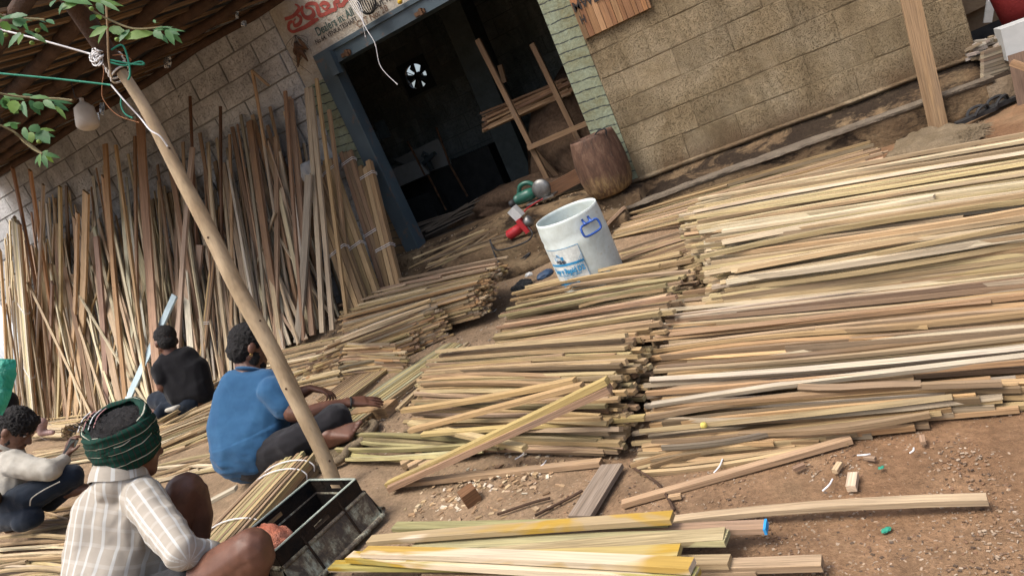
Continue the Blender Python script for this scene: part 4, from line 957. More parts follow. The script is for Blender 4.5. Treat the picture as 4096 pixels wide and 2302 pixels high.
# hanging container and foil under the roof
c = U(345, 470, 4.2); h = empty('hanging_jug', c, 'cut beige plastic jug hanging on a wire under the roof edge', 'jug')
M_BEIGE = m_plain('beige_plastic', (.33, .29, .24), (.44, .40, .35), 8, .5, .2, .004, .4)
axh = toW(Vector((.25, .97, 0))).normalized(); ax1 = axh.cross(Vector((0, 1, 0))).normalized(); ax2 = axh.cross(ax1)
mb = MB(); lathe(mb, [(.0, .075), (.045, .07), (.065, .05), (.062, 0), (.055, -.06), (.03, -.085), (.012, -.10), (.012, -.12)], c, (ax1, ax2, axh), n=20); mb.build('jug', M_BEIGE, h, smooth=True)
mb = MB(); tube(mb, [U(285, 330, 4.2), U(300, 390, 4.2), c - axh * .11], .003, 4); mb.build('wire', M_BLKR, h)
M_FOIL = m_plain('silver_foil', (.5, .55, .6), (.8, .85, .9), 20, .25, .6, .02, .5, .9)
for k, (px, py, w_, h_) in enumerate(((385, 475, 26, 50), (408, 435, 22, 50), (670, 250, 34, 44), (948, 60, 16, 30), (975, 95, 26, 24))):
    d_ = 4.6 if k < 2 else 5.6; mb = MB(); vs = []; fs = []; r = random.Random(k)
    for j in range(5):
        for i in range(4): vs.append(U(px + (i / 3 - .5) * w_ * (1 - .5 * abs(j / 4 - .5)), py + (j / 4 - .5) * h_, d_ + r.uniform(-.02, .02)))
    for j in range(4):
        for i in range(3): q = j * 4 + i; fs.append((q, q + 1, q + 5, q + 4))
    mb.add(vs, fs); tag(mb.build('foil_scrap', M_FOIL, origin=vs[0]), ['bluish foil scrap hanging right beside the beige jug', 'narrow foil strip above the bluish one by the jug', 'crumpled silver foil scrap caught under the roof edge', 'thin silver foil tip high at the roof edge left of the sign', 'lower foil scrap at the roof edge left of the sign'][k], 'foil')

# ---------------------------------------------------------------- metal crate
M_CRATE = None
def m_crate():
    s = NT('grimy_painted_steel'); p = s.pos(); a = s.noise(p, 13, 6, .75, .6); b = s.noise(s.mapped(p, (1, 1, .35)), 34, 5, .75)
    c = s.ramp(a, [(.34, (.03, .026, .022)), (.47, (.10, .075, .05)), (.55, (.20, .185, .13)), (.66, (.33, .36, .29))])
    c = s.mix(s.ramp(b, [(.46, 0), (.58, .85)]), c, (.045, .035, .028))
    return s.fin(c, .6, s.bump(b, .5, .006), spec=.35)
M_CRATE = m_crate(); M_CRATE_BLACK = m_plain('grime_and_dark_inside', (.005, .006, .007), (.030, .019, .012), 9, .8, .7, .01, .12); M_EDGE = m_plain('worn_pale_rim', (.22, .26, .22), (.36, .40, .34), 30, .6, .3, .003, .3)  # the black is grime outside; inside, the crate's darkness put into the colour
# rim corners traced on the plane of the rim
ZR = .18
K = [G(1095, 2205, ZR), G(1420, 1915, ZR), G(1195, 1945, ZR), G(1000, 2110, ZR)]   # near, right-far, far-left, left
cN, cR, cF = K[0], K[1], K[2]; ex = (cR - cN); ey = (cF - cR); ey = ey - ex.normalized() * ey.dot(ex.normalized()); ey = ey.normalized() * .30
exn = ex.normalized(); eyn = ey.normalized(); LX, LY = ex.length, .30
base = cN + ex * .5 + ey * .5; base.z = 0
cr = empty('metal_crate', base, 'grimy pale green steel crate with handle slots, open and black inside, beside the bare knee', 'crate')
def crp(u, v, z): return base + exn * ((u - .5) * (LX)) + eyn * ((v - .5) * LY) + Vector((0, 0, z))
fl = .07  # splayed skirt
def panel(p, name, mat, th=.004, hole=None):
    mb = MB(); a, b, c_, d_ = p; nrm = (b - a).cross(d_ - a).normalized() * th
    vs = [a, b, c_, d_, a + nrm, b + nrm, c_ + nrm, d_ + nrm]
    mb.add(vs, [(0, 1, 2, 3), (7, 6, 5, 4), (0, 4, 5, 1), (1, 5, 6, 2), (2, 6, 7, 3), (3, 7, 4, 0)]); return mb.build(name, mat, cr)
def side(u0, v0, u1, v1, su, sv):
    """one side of the crate: upper band with a slot, ledge, lower splayed panels"""
    zt, zm, zb = ZR, ZR - .065, .0
    out = exn * su + eyn * sv
    A = crp(u0, v0, 0); B = crp(u1, v1, 0); d = (B - A)
    P = lambda k, z, o: A + d * k + out * o + Vector((0, 0, z))
    # band with a slot in the middle
    sl0, sl1, h0, h1 = .40, .60, zt - .055, zt - .028
    for k0, k1, z0, z1 in ((0, sl0, zm, zt), (sl1, 1, zm, zt), (sl0, sl1, zm, h0), (sl0, sl1, h1, zt)):
        panel([P(k0, z0, 0), P(k1, z0, 0), P(k1, z1, 0), P(k0, z1, 0)], 'upper_band', M_CRATE_BLACK)
    mb = MB(); tube(mb, [P(0, zm, .012), P(1, zm, .012)], .011, 8); mb.build('ridge', M_CRATE, cr, smooth=True)
    for k0, k1 in ((0, .27), (.275, .73), (.735, 1)):
        panel([P(k0, zb, .045), P(k1, zb, .045), P(k1, zm - .005, .012), P(k0, zm - .005, .012)], 'side_panel', M_CRATE)
    for k in (.2725, .7325):
        mb = MB(); tube(mb, [P(k, zb, .052), P(k, zm, .020), P(k, zt, .004)], .006, 6); mb.build('seam', M_CRATE_BLACK, cr)
    mb = MB(); tube(mb, [P(-.02, .012, .05), P(1.02, .012, .05)], .012, 8); mb.build('foot_roll', M_CRATE, cr, smooth=True)
side(0, 0, 1, 0, 0, 0); 
cr_sides = [((0, 0), (1, 0), -eyn), ((1, 0), (1, 1), exn), ((1, 1), (0, 1), eyn), ((0, 1), (0, 0), -exn)]
for o in [c for c in cr.children]: bpy.data.objects.remove(o)
def side2(a, b, out):
    zt, zm, zb = ZR, ZR - .065, .0
    A = crp(a[0], a[1], 0); B = crp(b[0], b[1], 0); d = B - A
    P = lambda k, z, o: A + d * k + out * o + Vector((0, 0, z))
    h0, h1 = zt - .042, zt - .024; w_ = .034 / d.length
    for k0, k1, z0, z1 in ((0, .5 - w_, zm, zt), (.5 + w_, 1, zm, zt), (.5 - w_, .5 + w_, zm, h0), (.5 - w_, .5 + w_, h1, zt)):
        panel([P(k0, z0, 0), P(k1, z0, 0), P(k1, z1, 0), P(k0, z1, 0)], 'upper_band', M_CRATE_BLACK)
    mb = MB(); tube(mb, [P(-.01, zm, .006), P(1.01, zm, .006)], .009, 8); mb.build('ridge', M_CRATE, cr, smooth=True)
    for k0, k1 in ((-.02, .27), (.275, .73), (.735, 1.02)):
        panel([P(k0, zb, .035), P(k1, zb, .035), P(k1 , zm - .005, .008), P(k0, zm - .005, .008)], 'side_panel', M_CRATE)
    for k in (.2725, .7325):
        mb = MB(); tube(mb, [P(k, zb, .040), P(k, zm, .012), P(k, zt, -.002)], .005, 6); mb.build('seam', M_CRATE_BLACK, cr)
    mb = MB(); tube(mb, [P(-.03, .012, .04), P(1.03, .012, .04)], .011, 8); mb.build('foot_roll', M_CRATE, cr, smooth=True)
    mb = MB(); tube(mb, [P(0, zt, 0), P(1, zt, 0)], .0045, 6); mb.build('rim', M_EDGE, cr, smooth=True)
for q in cr_sides: side2(*q)
for (a, b, out) in cr_sides:
    A = crp(a[0], a[1], 0) - out * .006; B = crp(b[0], b[1], 0) - out * .006; z1 = Vector((0, 0, ZR - .064)); z0 = Vector((0, 0, .01)); panel([A + z0, B + z0, B + z1, A + z1], 'inner_dark_panel', M_CRATE_BLACK, .002)  # added dark panels, only there to blacken the inside of the crate
mb = MB(); box(mb, base + Vector((0, 0, .02)), LX / 2 - .004, LY / 2 - .004, .004, (exn, eyn, Vector((0, 0, 1)))); mb.build('bottom', M_CRATE_BLACK, cr)
cable('crate_wire', [crp(.30, .99, ZR - .06), crp(.4, .5, ZR - .09), crp(.52, .01, ZR - .03)], .0015, M_CRATE, 'thin wire stretched across inside the metal crate', 'wire')
M_ORANGE = m_plain('orange_plastic_bag', (.65, .17, .09), (.85, .33, .20), 16, .45, 1.0, .03, .5)
c = crp(.20, .62, .10); bm = bmesh.new(); bmesh.ops.create_icosphere(bm, subdivisions=4, radius=1)
for v in bm.verts: v.co = Vector((v.co.x * .085, v.co.y * .075, v.co.z * .10)) * (1 + .25 * abs(noise.noise(v.co * 2.2)) + .12 * noise.noise(v.co * 6))
me = bpy.data.meshes.new('orange_bag'); bm.to_mesh(me); bm.free(); me.materials.append(M_ORANGE); me.polygons.foreach_set('use_smooth', [True] * len(me.polygons)); o = link('orange_bag', me); o.location = c
tag(o, 'crumpled orange plastic bag lying inside the metal crate', 'bag')

# tied bundle of strips behind the crate
a = G(890, 2190, .06); b = G(1185, 1850, .07); root = empty('strip_bundle', a, 'flat bundle of tan strips tied with white string, lying between bare knee and crate', 'bundle')
d = (b - a); dn = d.normalized(); s_ = dn.cross(Vector((0, 0, 1))).normalized(); r = random.Random(3)
for i in range(15):
    for j in range(4):
        off = (i - 7) * .0195 - .02; z = .012 + j * .024 + .012 * math.cos((i - 7) * .25) + r.uniform(-.003, .003)
        ca = a + s_ * (off * 1.0) - dn * .16; cb_ = b + s_ * (off * .95) + dn * (r.uniform(-.03, .05) - (i - 7) * .004)
        ca.z = z; cb_.z = z; mb = MB(); strip(mb, ca, cb_, .019, .021, pal(PAL_TAN + [(.42, .38, .2)], r), n=3, sag=r.uniform(-.003, .006)); mb.build('strip', M_WOOD, root)
for k in (.18, .78, .90):
    c = a + d * k; c.z = 0; c -= s_ * .02; mb = MB(); tube(mb, spline([c + s_ * (.155 * math.cos(t)) + Vector((0, 0, .055 + .062 * math.sin(t))) for t in [2 * math.pi * q / 14 for q in range(15)]], 2), .0032, 5); mb.build('string', M_STRING, root)
single('short_lath', G(830, 2010, .09) + Vector((0, 0, 0)), G(945, 1950, .10), .045, .016, (.46, .42, .33), 'short pale lath lying on the tied strips beside the raised knee', 'lath')
# wood block by the hand, small offcuts
single('wood_block', G(1420, 1655, .03), G(1570, 1630, .03), .10, .055, (.40, .27, .15), 'thick sawn wood block on the earth by the hand with the black bracelet', 'wood block', n=1)
o = single('wood_block', G(1850, 2000, .02), G(1905, 1960, .025), .06, .05, (.17, .09, .045), 'dark orange-brown block standing among the wood crumbs in the foreground', 'wood block', n=1)
r = random.Random(9)
for k, (px, py, sz, c_, l) in enumerate(((3410, 1925, .028, (.62, .50, .38), 'pale cut offcut lying alone on the bare earth at lower right'), (3350, 1868, .018, (.5, .38, .25), 'small square offcut left of the pale one on the bare earth'), (3195, 1866, .016, (.24, .16, .11), 'dark square chip on the bare earth near the big stack'),
        (3480, 1830, .014, (.34, .25, .18), 'small brown chip right of the white scrap'), (2700, 1985, .018, (.5, .36, .22), 'small tan offcut below the loose brown strip'), (3690, 1757, .016, (.32, .22, .15), 'flat chip under the end of the big stack'),
        (1650, 1840, .05, (.44, .32, .19), 'short stub of batten in front of the olive strips'), (1680, 1850, .05, (.46, .33, .2), 'second stub of batten in front of the olive strips'), (1720, 1852, .045, (.48, .36, .22), 'rightmost stub of batten in front of the olive strips'))):
    p = G(px, py, .012); a_ = r.uniform(0, 3); dd = Vector((math.cos(a_), math.sin(a_), 0)) if k < 6 else Vector((.8, .6, 0))
    single('offcut', p - dd * sz, p + dd * sz, sz * .8, sz * .6, c_, l, 'offcut', n=1)
# litter nobody could count
def litter(name, mat, label, n, fn, size, cat='chips', seed=1):
    r = random.Random(seed); mb = MB()
    for i in range(n):
        p, c_ = fn(r)
        if p is None: continue
        L_ = r.uniform(*size); a_ = r.uniform(0, 6.3); dd = Vector((math.cos(a_), math.sin(a_), r.uniform(-.2, .2))).normalized()
        ss = dd.cross(Vector((0, 0, 1))).normalized(); uu = ss.cross(dd); w_ = L_ * r.uniform(.25, .8); t_ = L_ * r.uniform(.08, .35)
        box(mb, p + Vector((0, 0, t_ * .3)), L_ / 2, w_ / 2, t_ / 2, (dd, ss, uu), c_)
    o = mb.build(name, mat, origin=(0, 0, 0)); return tag(o, label, cat, kind='stuff')
PCH = [(.50, .38, .24), (.58, .47, .33), (.42, .30, .18), (.62, .56, .46), (.30, .2, .12)]
def gsurf(p):
    x, y = p.x, p.y; return gz(x, y) + .022 * noise.noise(Vector((x * 1.3, y * 1.3, 0))) + .010 * noise.noise(Vector((x * 5, y * 5, 3))) - .006
def near_foot(r):
    px = r.gauss(1900, 190); py = r.gauss(1985, 55) - (px - 1900) * .12; p = G(px, py); p.z = gsurf(p); return p, pal(PCH, r)
litter('wood_crumbs', M_WOOD, 'heap of small sawn wood crumbs in front of the middle stack', 150, near_foot, (.008, .026), seed=1)
def near_b(r):
    px = r.gauss(1990, 110); py = 1905 + r.gauss(0, 22) - (px - 1990) * .18; p = G(px, py); p.z = gsurf(p) + r.uniform(0, .012); return p, pal(PCH, r)
litter('wood_crumbs', M_WOOD, 'little pile of pale wood cubes under the loose brown strip', 110, near_b, (.010, .024), seed=2)
def all_g(r):
    px = r.uniform(1400, 4200); py = r.uniform(1350, 2400)
    if py < 1900 - (px - 1600) * .16 + (0 if px < 2600 else 60) and px > 1650: 
        if r.random() < .7: return None, None
    p = G(px, py); p.z = gsurf(p); return p, r.choice([(.26, .18, .12), (.34, .26, .19), (.10, .07, .05), (.20, .12, .075), (.34, .27, .20), (.28, .18, .11), (.14, .09, .06), (.38, .31, .24)])
litter('gravel', M_WOOD, 'fine gravel and chips scattered over the earth', 9000, all_g, (.002, .0085), 'gravel', seed=3)
def all_far(r):
    px = r.uniform(900, 2600); py = r.uniform(1000, 1800); p = G(px, py, .03)
    if p.y > 4.7: return None, None
    p.z = gsurf(p); return p, r.choice([(.36, .27, .18), (.46, .38, .28), (.2, .14, .1), (.5, .45, .38)])
litter('gravel', M_WOOD, 'wood dust and chips on the path between the stacks', 5000, all_far, (.005, .018), 'chips', seed=4)
def step_l(r):
    x = r.uniform(-3.6, -1.4); y = r.uniform(4.72, 5.4); z = .44 if y > 5.27 else (.305 if y > 5.0 else .185); z -= .10 * max(0, (x + 2.2)) * 1.0; return Vector((x, y, z)), pal(PCH, r)
litter('sawdust_chips', M_WOOD, 'pale sawdust chips scattered on the steps of the doorway', 500, step_l, (.005, .015), 'chips', seed=6)
# twigs and white string scraps
for k, (a_, b_, l) in enumerate((((2520, 1862), (2700, 2040), 'thin dark twig lying right of the grey weathered plank'), ((2140, 2060), (2330, 1960), 'thin bent twig among the crumbs'), ((1990, 2055), (2200, 1990), 'brown twig left of the bent twig'))):
    a3 = G(*a_, .012); b3 = G(*b_, .012); cable('twig', [a3, (a3 + b3) / 2 + Vector((.02, .01, 0)), b3], .0045, M_BARK, l, 'twig')
for k, (a_, b_, l) in enumerate((((2855, 1890), (2890, 1835), 'white plastic strip sticking from the front of the big stack'), ((3290, 1962), (3330, 1915), 'white scrap left of the pale offcut'), ((2060, 1835), (2100, 1805), 'white string scrap left of the loose strip'), ((2150, 1870), (2185, 1840), 'white string scrap above the loose strip'),
      ((3430, 1820), (3480, 1815), 'thin white scrap above the pale offcut'), ((3640, 1810), (3655, 1790), 'tiny white scrap near the far chip'), ((1960, 1250), (1985, 1235), 'white scrap on the path between the stacks'))):
    cable('string_scrap', [G(*a_, .012), G((a_[0] + b_[0]) / 2 + 6, (a_[1] + b_[1]) / 2, .02), G(*b_, .014)], .0022, M_STRING, l, 'scrap')
p = G(2815, 1700, .09); mb = MB(); lathe(mb, [(0, -.011), (.009, -.006), (.011, 0), (.008, .008), (0, .011)], p, n=12); M_YF = m_plain('yellow_fruit', (.45, .36, .08), (.55, .45, .12), 20, .5); tag(mb.build('small_fruit', M_YF, origin=p, smooth=True), 'tiny yellow fruit lying on the front strips of the big stack', 'fruit')
M_LEAFG = None
# burlap
M_BURLAP = None
def m_burlap():
    s = NT('burlap'); p = s.pos(); a = s.noise(p, 5, 5, .7, .4); w1 = s.n('TexWave'); w1.inputs['Scale'].default_value = 90; w1.inputs['Distortion'].default_value = 2; s.l(p, w1.inputs['Vector'])
    b = s.noise(p, 120, 3, .7)
    c = s.ramp(a, [(.3, (.15, .115, .07)), (.7, (.27, .21, .14))]); c = s.mix(1, c, s.ramp(b, [(.3, .65), (.7, 1.25)]), 'MULTIPLY')
    return s.fin(c, .95, s.bump(s.mix(.5, b, w1.outputs['Fac']), .8, .006), spec=.1)
M_BURLAP = m_burlap()
def cloth(name, corners, nx_, ny_, amp, freq, mat, label, cat, z0=.01, seed=0, hump=0, fray=0):
    A, B, C_, D_ = corners; vs = []; fs = []; r = random.Random(seed)
    for j in range(ny_ + 1):
        for i in range(nx_ + 1):
            u, v = i / nx_, j / ny_; p = (A * (1 - u) + B * u) * (1 - v) + (D_ * (1 - u) + C_ * u) * v
            e = .06 * noise.noise(Vector((u * 3 + seed, v * 3, 7))); p = p + (B - A) * e * (1 if .0 < v < 1 else 1.3) + (D_ - A) * .06 * noise.noise(Vector((u * 3, v * 3 + seed, 17)))
            f = p.z + z0 + hump * 16 * u * (1 - u) * v * (1 - v) + amp * (.5 + noise.noise(Vector((p.x * freq, p.y * freq, seed)))) + amp * .4 * noise.noise(Vector((p.x * freq * 3, p.y * freq * 3, seed + 3)))
            if i in (0, nx_) or j in (0, ny_): f = p.z + z0 * .5 + amp * .2
            vs.append(Vector((p.x, p.y, f)))
    for j in range(ny_):
        for i in range(nx_): a = j * (nx_ + 1) + i; fs.append((a, a + 1, a + nx_ + 2, a + nx_ + 1))
    mb = MB(); mb.add(vs, fs); o = mb.build(name, mat, origin=sum(vs, Vector()) / len(vs), smooth=True); md = o.modifiers.new('s', 'SOLIDIFY'); md.thickness = .004; return tag(o, label, cat)
cloth('burlap_sack', [G(3540, 640, 0), G(3900, 600, 0), G(3960, 500, 0), G(3640, 530, 0)], 34, 22, .025, 9, M_BURLAP, 'frayed burlap sack spread on the earth at the foot of the upright plank', 'sack', seed=2, hump=.03)
r = random.Random(8); mb = MB()
for i in range(260):
    u = r.random(); p = G(3800 + 130 * u, 560 - 50 * u + r.uniform(-20, 40), .03); a_ = r.uniform(-.5, 1.2); tube(mb, [p, p + Vector((.03 * math.cos(a_), .03 * math.sin(a_), r.uniform(-.005, .02))), p + Vector((.07 * math.cos(a_ + .4), .06 * math.sin(a_), r.uniform(-.01, .01)))], .0014, 3)
fr_ = mb.build('frayed_edge', M_BURLAP, bpy.data.objects['burlap_sack']); tag(fr_, kind='stuff')
cloth('burlap_mat', [G(1130, 1960, 0), G(1290, 1890, 0), G(1450, 1760, 0), G(1290, 1750, 0)], 26, 16, .02, 14, M_BURLAP, 'crumpled burlap mat on the earth under the blue T-shirt man', 'mat', seed=4, hump=.02)
cable('burlap_twist', [G(1310, 1860, .03), G(1370, 1830, .035), G(1400, 1790, .03), G(1450, 1760, .03), G(1500, 1700, .03), G(1485, 1690, .03)], .022, M_BURLAP, 'twisted burlap edge running out beside the bare foot', 'mat')
M_BLKC = m_plain('black_plastic_bag', (.012, .015, .018), (.03, .035, .04), 18, .4, 1.0, .03, .5)
def lump(name, c, sx, sy, sz, mat, label, cat, seed=0, rot=0, rough=.3):
    bm = bmesh.new(); bmesh.ops.create_icosphere(bm, subdivisions=4, radius=1); me = bpy.data.meshes.new(name)
    for v in bm.verts:
        q = v.co.copy(); k = 1 + rough * noise.noise(q * 1.6 + Vector((seed, 0, 0))) + rough * .6 * noise.noise(q * 4 + Vector((0, seed, 0)))
        v.co = Vector((q.x * sx * k, q.y * sy * k, max(q.z, -.55) * sz * k))
    bm.to_mesh(me); bm.free(); me.materials.append(mat); me.polygons.foreach_set('use_smooth', [True] * len(me.polygons)); o = link(name, me); o.location = c; o.rotation_euler = (0, 0, rot); return tag(o, label, cat)
for (x_, y_, s_, l_) in ((3525, 1868, .012, 'small green leaf scrap on the bare earth at right'), (3545, 2118, .016, 'bright green plastic shred lying below the long lone strip')):
    lump('green_scrap', G(x_, y_, .008), s_ * .6, s_ * .45, s_ * .15, M_GROPE, l_, 'scrap', int(x_), .6, .6)
lump('black_bag', G(2090, 1150, .09), .085, .05, .05, M_BLKC, 'crumpled black plastic bag on the ground left of the white drum', 'bag', 3, .5)
lump('plastic_bag', G(2840, 778, .05), .09, .06, .07, M_WPLAST, 'white plastic bag squeezed between the kerb and the thin strips', 'bag', 6, .3, .5)
lump('paper_scrap', G(2115, 1098, .1), .03, .025, .015, M_WPLAST, 'dirty white paper scrap above the black bag', 'scrap', 8)
lump('cloth_scrap', G(1895, 1216, .05), .035, .02, .02, M_WPLAST, 'small white and blue wrapper at the corner of the low stack', 'scrap', 9)
M_NAVY = m_plain('dark_blue_rubber', (.02, .04, .08), (.035, .075, .14), 20, .55, .3, .004, .4)
def slipper(c, rot, label, sc=1.0, col=M_NAVY):
    root = empty('slipper', c, label, 'slipper'); ca, sa = math.cos(rot), math.sin(rot); T = lambda x, y, z: Vector(c) + Vector((ca * x - sa * y, sa * x + ca * y, z)) * sc
    outl = [(-.13, .0), (-.12, .032), (-.05, .03), (.03, .04), (.10, .045), (.13, .02), (.135, 0), (.13, -.025), (.10, -.042), (.03, -.034), (-.05, -.028), (-.12, -.03)]
    mb = MB(); n = len(outl); vs = [T(x, y, 0) for x, y in outl] + [T(x, y, .022) for x, y in outl]
    mb.add(vs, [tuple(range(n))[::-1], tuple(range(n, 2 * n))] + [(i, (i + 1) % n, n + (i + 1) % n, n + i) for i in range(n)]); mb.build('sole', col, root)
    for s in (1, -1):
        mb = MB(); tube(mb, spline([T(.085, 0, .022), T(.06, .022 * s, .055), T(.0, .038 * s, .05), T(-.03, .034 * s, .02)], 4), .009 * sc, 6); mb.build('strap', M_BLKR, root)
    return root
slipper(G(3905, 470, .01), .45, 'black flip-flop nearer the upright plank at the far right', 1.0, M_BLKR)
slipper(G(3985, 430, .012), .5, 'black flip-flop further from the upright plank at the far right', 1.0, M_BLKR)
lump('blue_slipper', G(2180, 1098, .10), .07, .045, .03, M_NAVY, 'blue rubber slipper lying left of the white drum', 'slipper', 11, .9, .15)

# ---------------------------------------------------------------- sample board on the wall
sb = empty('sample_board', (W(2400, 90, 5.48)), 'brown board of upright wood sample slats with black letters, fixed on the ochre wall', 'sample board')
xs0, xs1 = -1.325, -.78
for row in range(4):
    z0 = 1.465 + row * .255; x = xs0; r = random.Random(row + 4)
    while x < xs1 - .01:
        w_ = r.choice((.035, .045, .055, .03)); w_ = min(w_, xs1 - x); mb = MB()
        box(mb, (x + w_ / 2, 5.478 + r.uniform(-.003, .003), z0 + .1255), w_ / 2 - .0015, .010, .124, None, pal([(.30, .15, .07), (.36, .20, .10), (.26, .14, .07), (.40, .25, .13)], r)); mb.uv = [(v, u) for u, v in mb.uv]
        mb.build('slat', M_WOOD, sb); x += w_
text('board_lettering', 'MWLL', Vector((-1.32, 5.463, 1.675)), .10, M_BLACKP, sb, .9, bold=.002)
text('board_lettering', 'H', Vector((-1.30, 5.463, 1.575)), .085, M_BLACKP, sb, .7, bold=.002)

# ---------------------------------------------------------------- hanging charm, wire ball and strings in front of the sign band
ch = empty('dried_charm', W(1180, 150, 5.42), 'bunch of dried leaves and black threads hanging at the left corner of the sign band', 'charm'); r = random.Random(12)
for i in range(9):
    a_ = W(1185 + r.uniform(-8, 8), 150 + r.uniform(0, 40), 5.42); b_ = W(1215 + r.uniform(-28, 28), 215 + r.uniform(-20, 55), 5.41); mb = MB()
    m_ = (a_ + b_) / 2 + Vector((r.uniform(-.03, .03), -.02, 0)); pp = spline([a_, m_, b_], 4); tube(mb, pp, [.004 + .014 * math.sin(math.pi * j / (len(pp) - 1)) for j in range(len(pp))], 6); mb.build('dried_leaf', M_RUST, ch, smooth=True)
for i in range(12):
    a_ = W(1180, 140, 5.41); mb = MB(); tube(mb, spline([a_, W(1180 + r.uniform(-40, 60), 170 + r.uniform(-10, 50), 5.40), W(1200 + r.uniform(-40, 50), 230 + r.uniform(-30, 70), 5.40)], 5), .0018, 4); mb.build('thread', M_BLKR, ch)
wb = empty('wire_ball', W(1468, 20, 5.40), 'ball of bent black wires hanging in front of the sign lettering', 'wire ball')
for i in range(11):
    a_ = math.pi * i / 11; mb = MB(); c = W(1468, 15, 5.40)
    tube(mb, [c + Vector((.085 * math.cos(t) * math.cos(a_), .05 * math.cos(t) * math.sin(a_), .085 * math.sin(t))) for t in [2 * math.pi * j / 14 for j in range(15)]], .0035, 5); mb.build('wire', M_BLKR, wb)
for i in range(5):
    k = i * 9; cable('hanging_string', [W(1385 + k * .5, -20, 5.35), W(1405 + k, 20, 5.33), W(1440 + k * .3, 70, 5.3), W(1460 + r.uniform(-6, 6), 120 + r.uniform(-30, 30), 5.3)], .0022, M_STRING, ['leftmost', 'second', 'middle', 'fourth', 'rightmost'][i] + ' short white string end hanging before the sign lettering', 'string')
cable('long_string', [W(1440, 60, 5.3), W(1465, 115, 5.28), W(1500, 175, 5.26), W(1516, 250, 5.25), W(1540, 290, 5.25), W(1590, 338, 5.25)], .0032, M_STRING, 'long white string dangling from the sign band into the dark doorway', 'string')
c = W(1600, 8, 5.42); mb = MB(); lathe(mb, [(0, -.02), (.018, -.012), (.022, 0), (.016, .014), (0, .02)], c, n=14); tag(mb.build('yellow_flower', m_plain('marigold', (.5, .30, .02), (.62, .42, .04), 40, .8, 1, .01), origin=c, smooth=True), 'dried yellow marigold hanging under the sign band', 'flower')

# ---------------------------------------------------------------- inside the workshop
fc = Vector(((FX0 + FX1) / 2, 8.1, (FZ0 + FZ1) / 2)); fan = empty('exhaust_fan', fc, 'round exhaust fan with black blades in the back wall, daylight behind it', 'fan')
M_DMET = m_plain('dark_fan_metal', (.02, .03, .035), (.04, .055, .06), 10, .5, .2, .004, .4)
mb = MB(); vs = []; fs = []; n = 32; hw = (FX1 - FX0) / 2; 
for i in range(n):
    a_ = 2 * math.pi * i / n; c_, s2 = math.cos(a_), math.sin(a_); k = hw / max(abs(c_), abs(s2)); R0 = .150
    for y_ in (-.12, -.08): vs += [fc + Vector((R0 * c_, y_, R0 * s2)), fc + Vector((k * c_, y_, k * s2))]
for i in range(n):
    j = (i + 1) % n; a, b = 4 * i, 4 * j; fs += [(a, a + 1, b + 1, b), (a + 2, b + 2, b + 3, a + 3), (a, b, b + 2, a + 2), (a + 1, a + 3, b + 3, b + 1)]
mb.add(vs, fs); mb.build('fan_frame', M_DMET, fan)
mb = MB(); lathe(mb, [(0, -.03), (.05, -.03), (.055, .04), (0, .04)], fc + Vector((0, -.05, 0)), (Vector((1, 0, 0)), Vector((0, 0, 1)), Vector((0, 1, 0))), n=16); mb.build('hub', M_DMET, fan, smooth=True)
for i in range(5):
    a_ = 2 * math.pi * i / 5 + .5; mb = MB(); vs = []
    for rr_, da in ((.04, -.55), (.150, -.36), (.158, .0), (.145, .40), (.04, .55)): vs.append(fc + Vector((rr_ * math.cos(a_ + da), -.06 + .05 * da, rr_ * math.sin(a_ + da))))
    vs += [v + Vector((0, .003, 0)) for v in vs]
    mb.add(vs, [(0, 1, 2, 3, 4), (9, 8, 7, 6, 5)] + [(k, (k + 1) % 5, 5 + (k + 1) % 5, 5 + k) for k in range(5)]); mb.build('blade', M_DMET, fan)
for i in range(3):
    a_ = math.pi * i / 3 + .3; mb = MB(); tube(mb, [fc + Vector((.17 * math.cos(a_), -.10, .17 * math.sin(a_))), fc - Vector((.17 * math.cos(a_), .10, .17 * math.sin(a_)))], .005, 6); mb.build('guard_bar', M_DMET, fan)
tb = empty('saw_table', (-4.1, 7.2, .43), 'dark saw table with pale board and clamp inside the workshop', 'table')
M_PALEB = m_plain('dusty_grey_board', (.16, .17, .165), (.22, .23, .225), 6, .8, .2, .004); M_DK = m_plain('black_machine', (.012, .014, .015), (.028, .03, .03), 8, .6, .4, .01)
def quadslab(name, pts, th, mat, parent):
    mb = MB(); vs = [Vector(p) for p in pts]; nrm = (vs[1] - vs[0]).cross(vs[3] - vs[0]).normalized() * th; vs += [v + nrm for v in vs]
    mb.add(vs, [(0, 1, 2, 3), (7, 6, 5, 4), (0, 4, 5, 1), (1, 5, 6, 2), (2, 6, 7, 3), (3, 7, 4, 0)]); return mb.build(name, mat, parent)
quadslab('pale_board', [W(1575, 640, 7.2), W(1750, 555, 7.2), W(1805, 655, 7.2), W(1710, 690, 7.2)], .02, M_PALEB, tb)
quadslab('table_top', [W(1542, 685, 6.9), W(1665, 640, 6.9), W(1715, 695, 6.9), W(1580, 755, 6.9)], .03, M_PALEB, tb)
mb = MB(); slab(mb, -4.75, -3.2, 7.25, 7.8, .43, 1.0); mb.build('cabinet', M_DK, tb)
mb = MB(); slab(mb, -4.6, -3.9, 6.8, 7.1, .43, .80); mb.build('cabinet', M_DK, tb)
mb = MB(); c = W(1715, 635, 7.0); box(mb, c, .10, .04, .02, (Vector((.95, 0, .3)).normalized(), Vector((0, 1, 0)), Vector((-.3, 0, .95)))); box(mb, c + Vector((-.02, 0, -.04)), .02, .03, .09); tube(mb, [c + Vector((-.04, -.05, .05)), c + Vector((.0, -.05, .09)), c + Vector((.04, -.05, .04))], .015, 6); mb.build('clamp', M_DMET, tb)
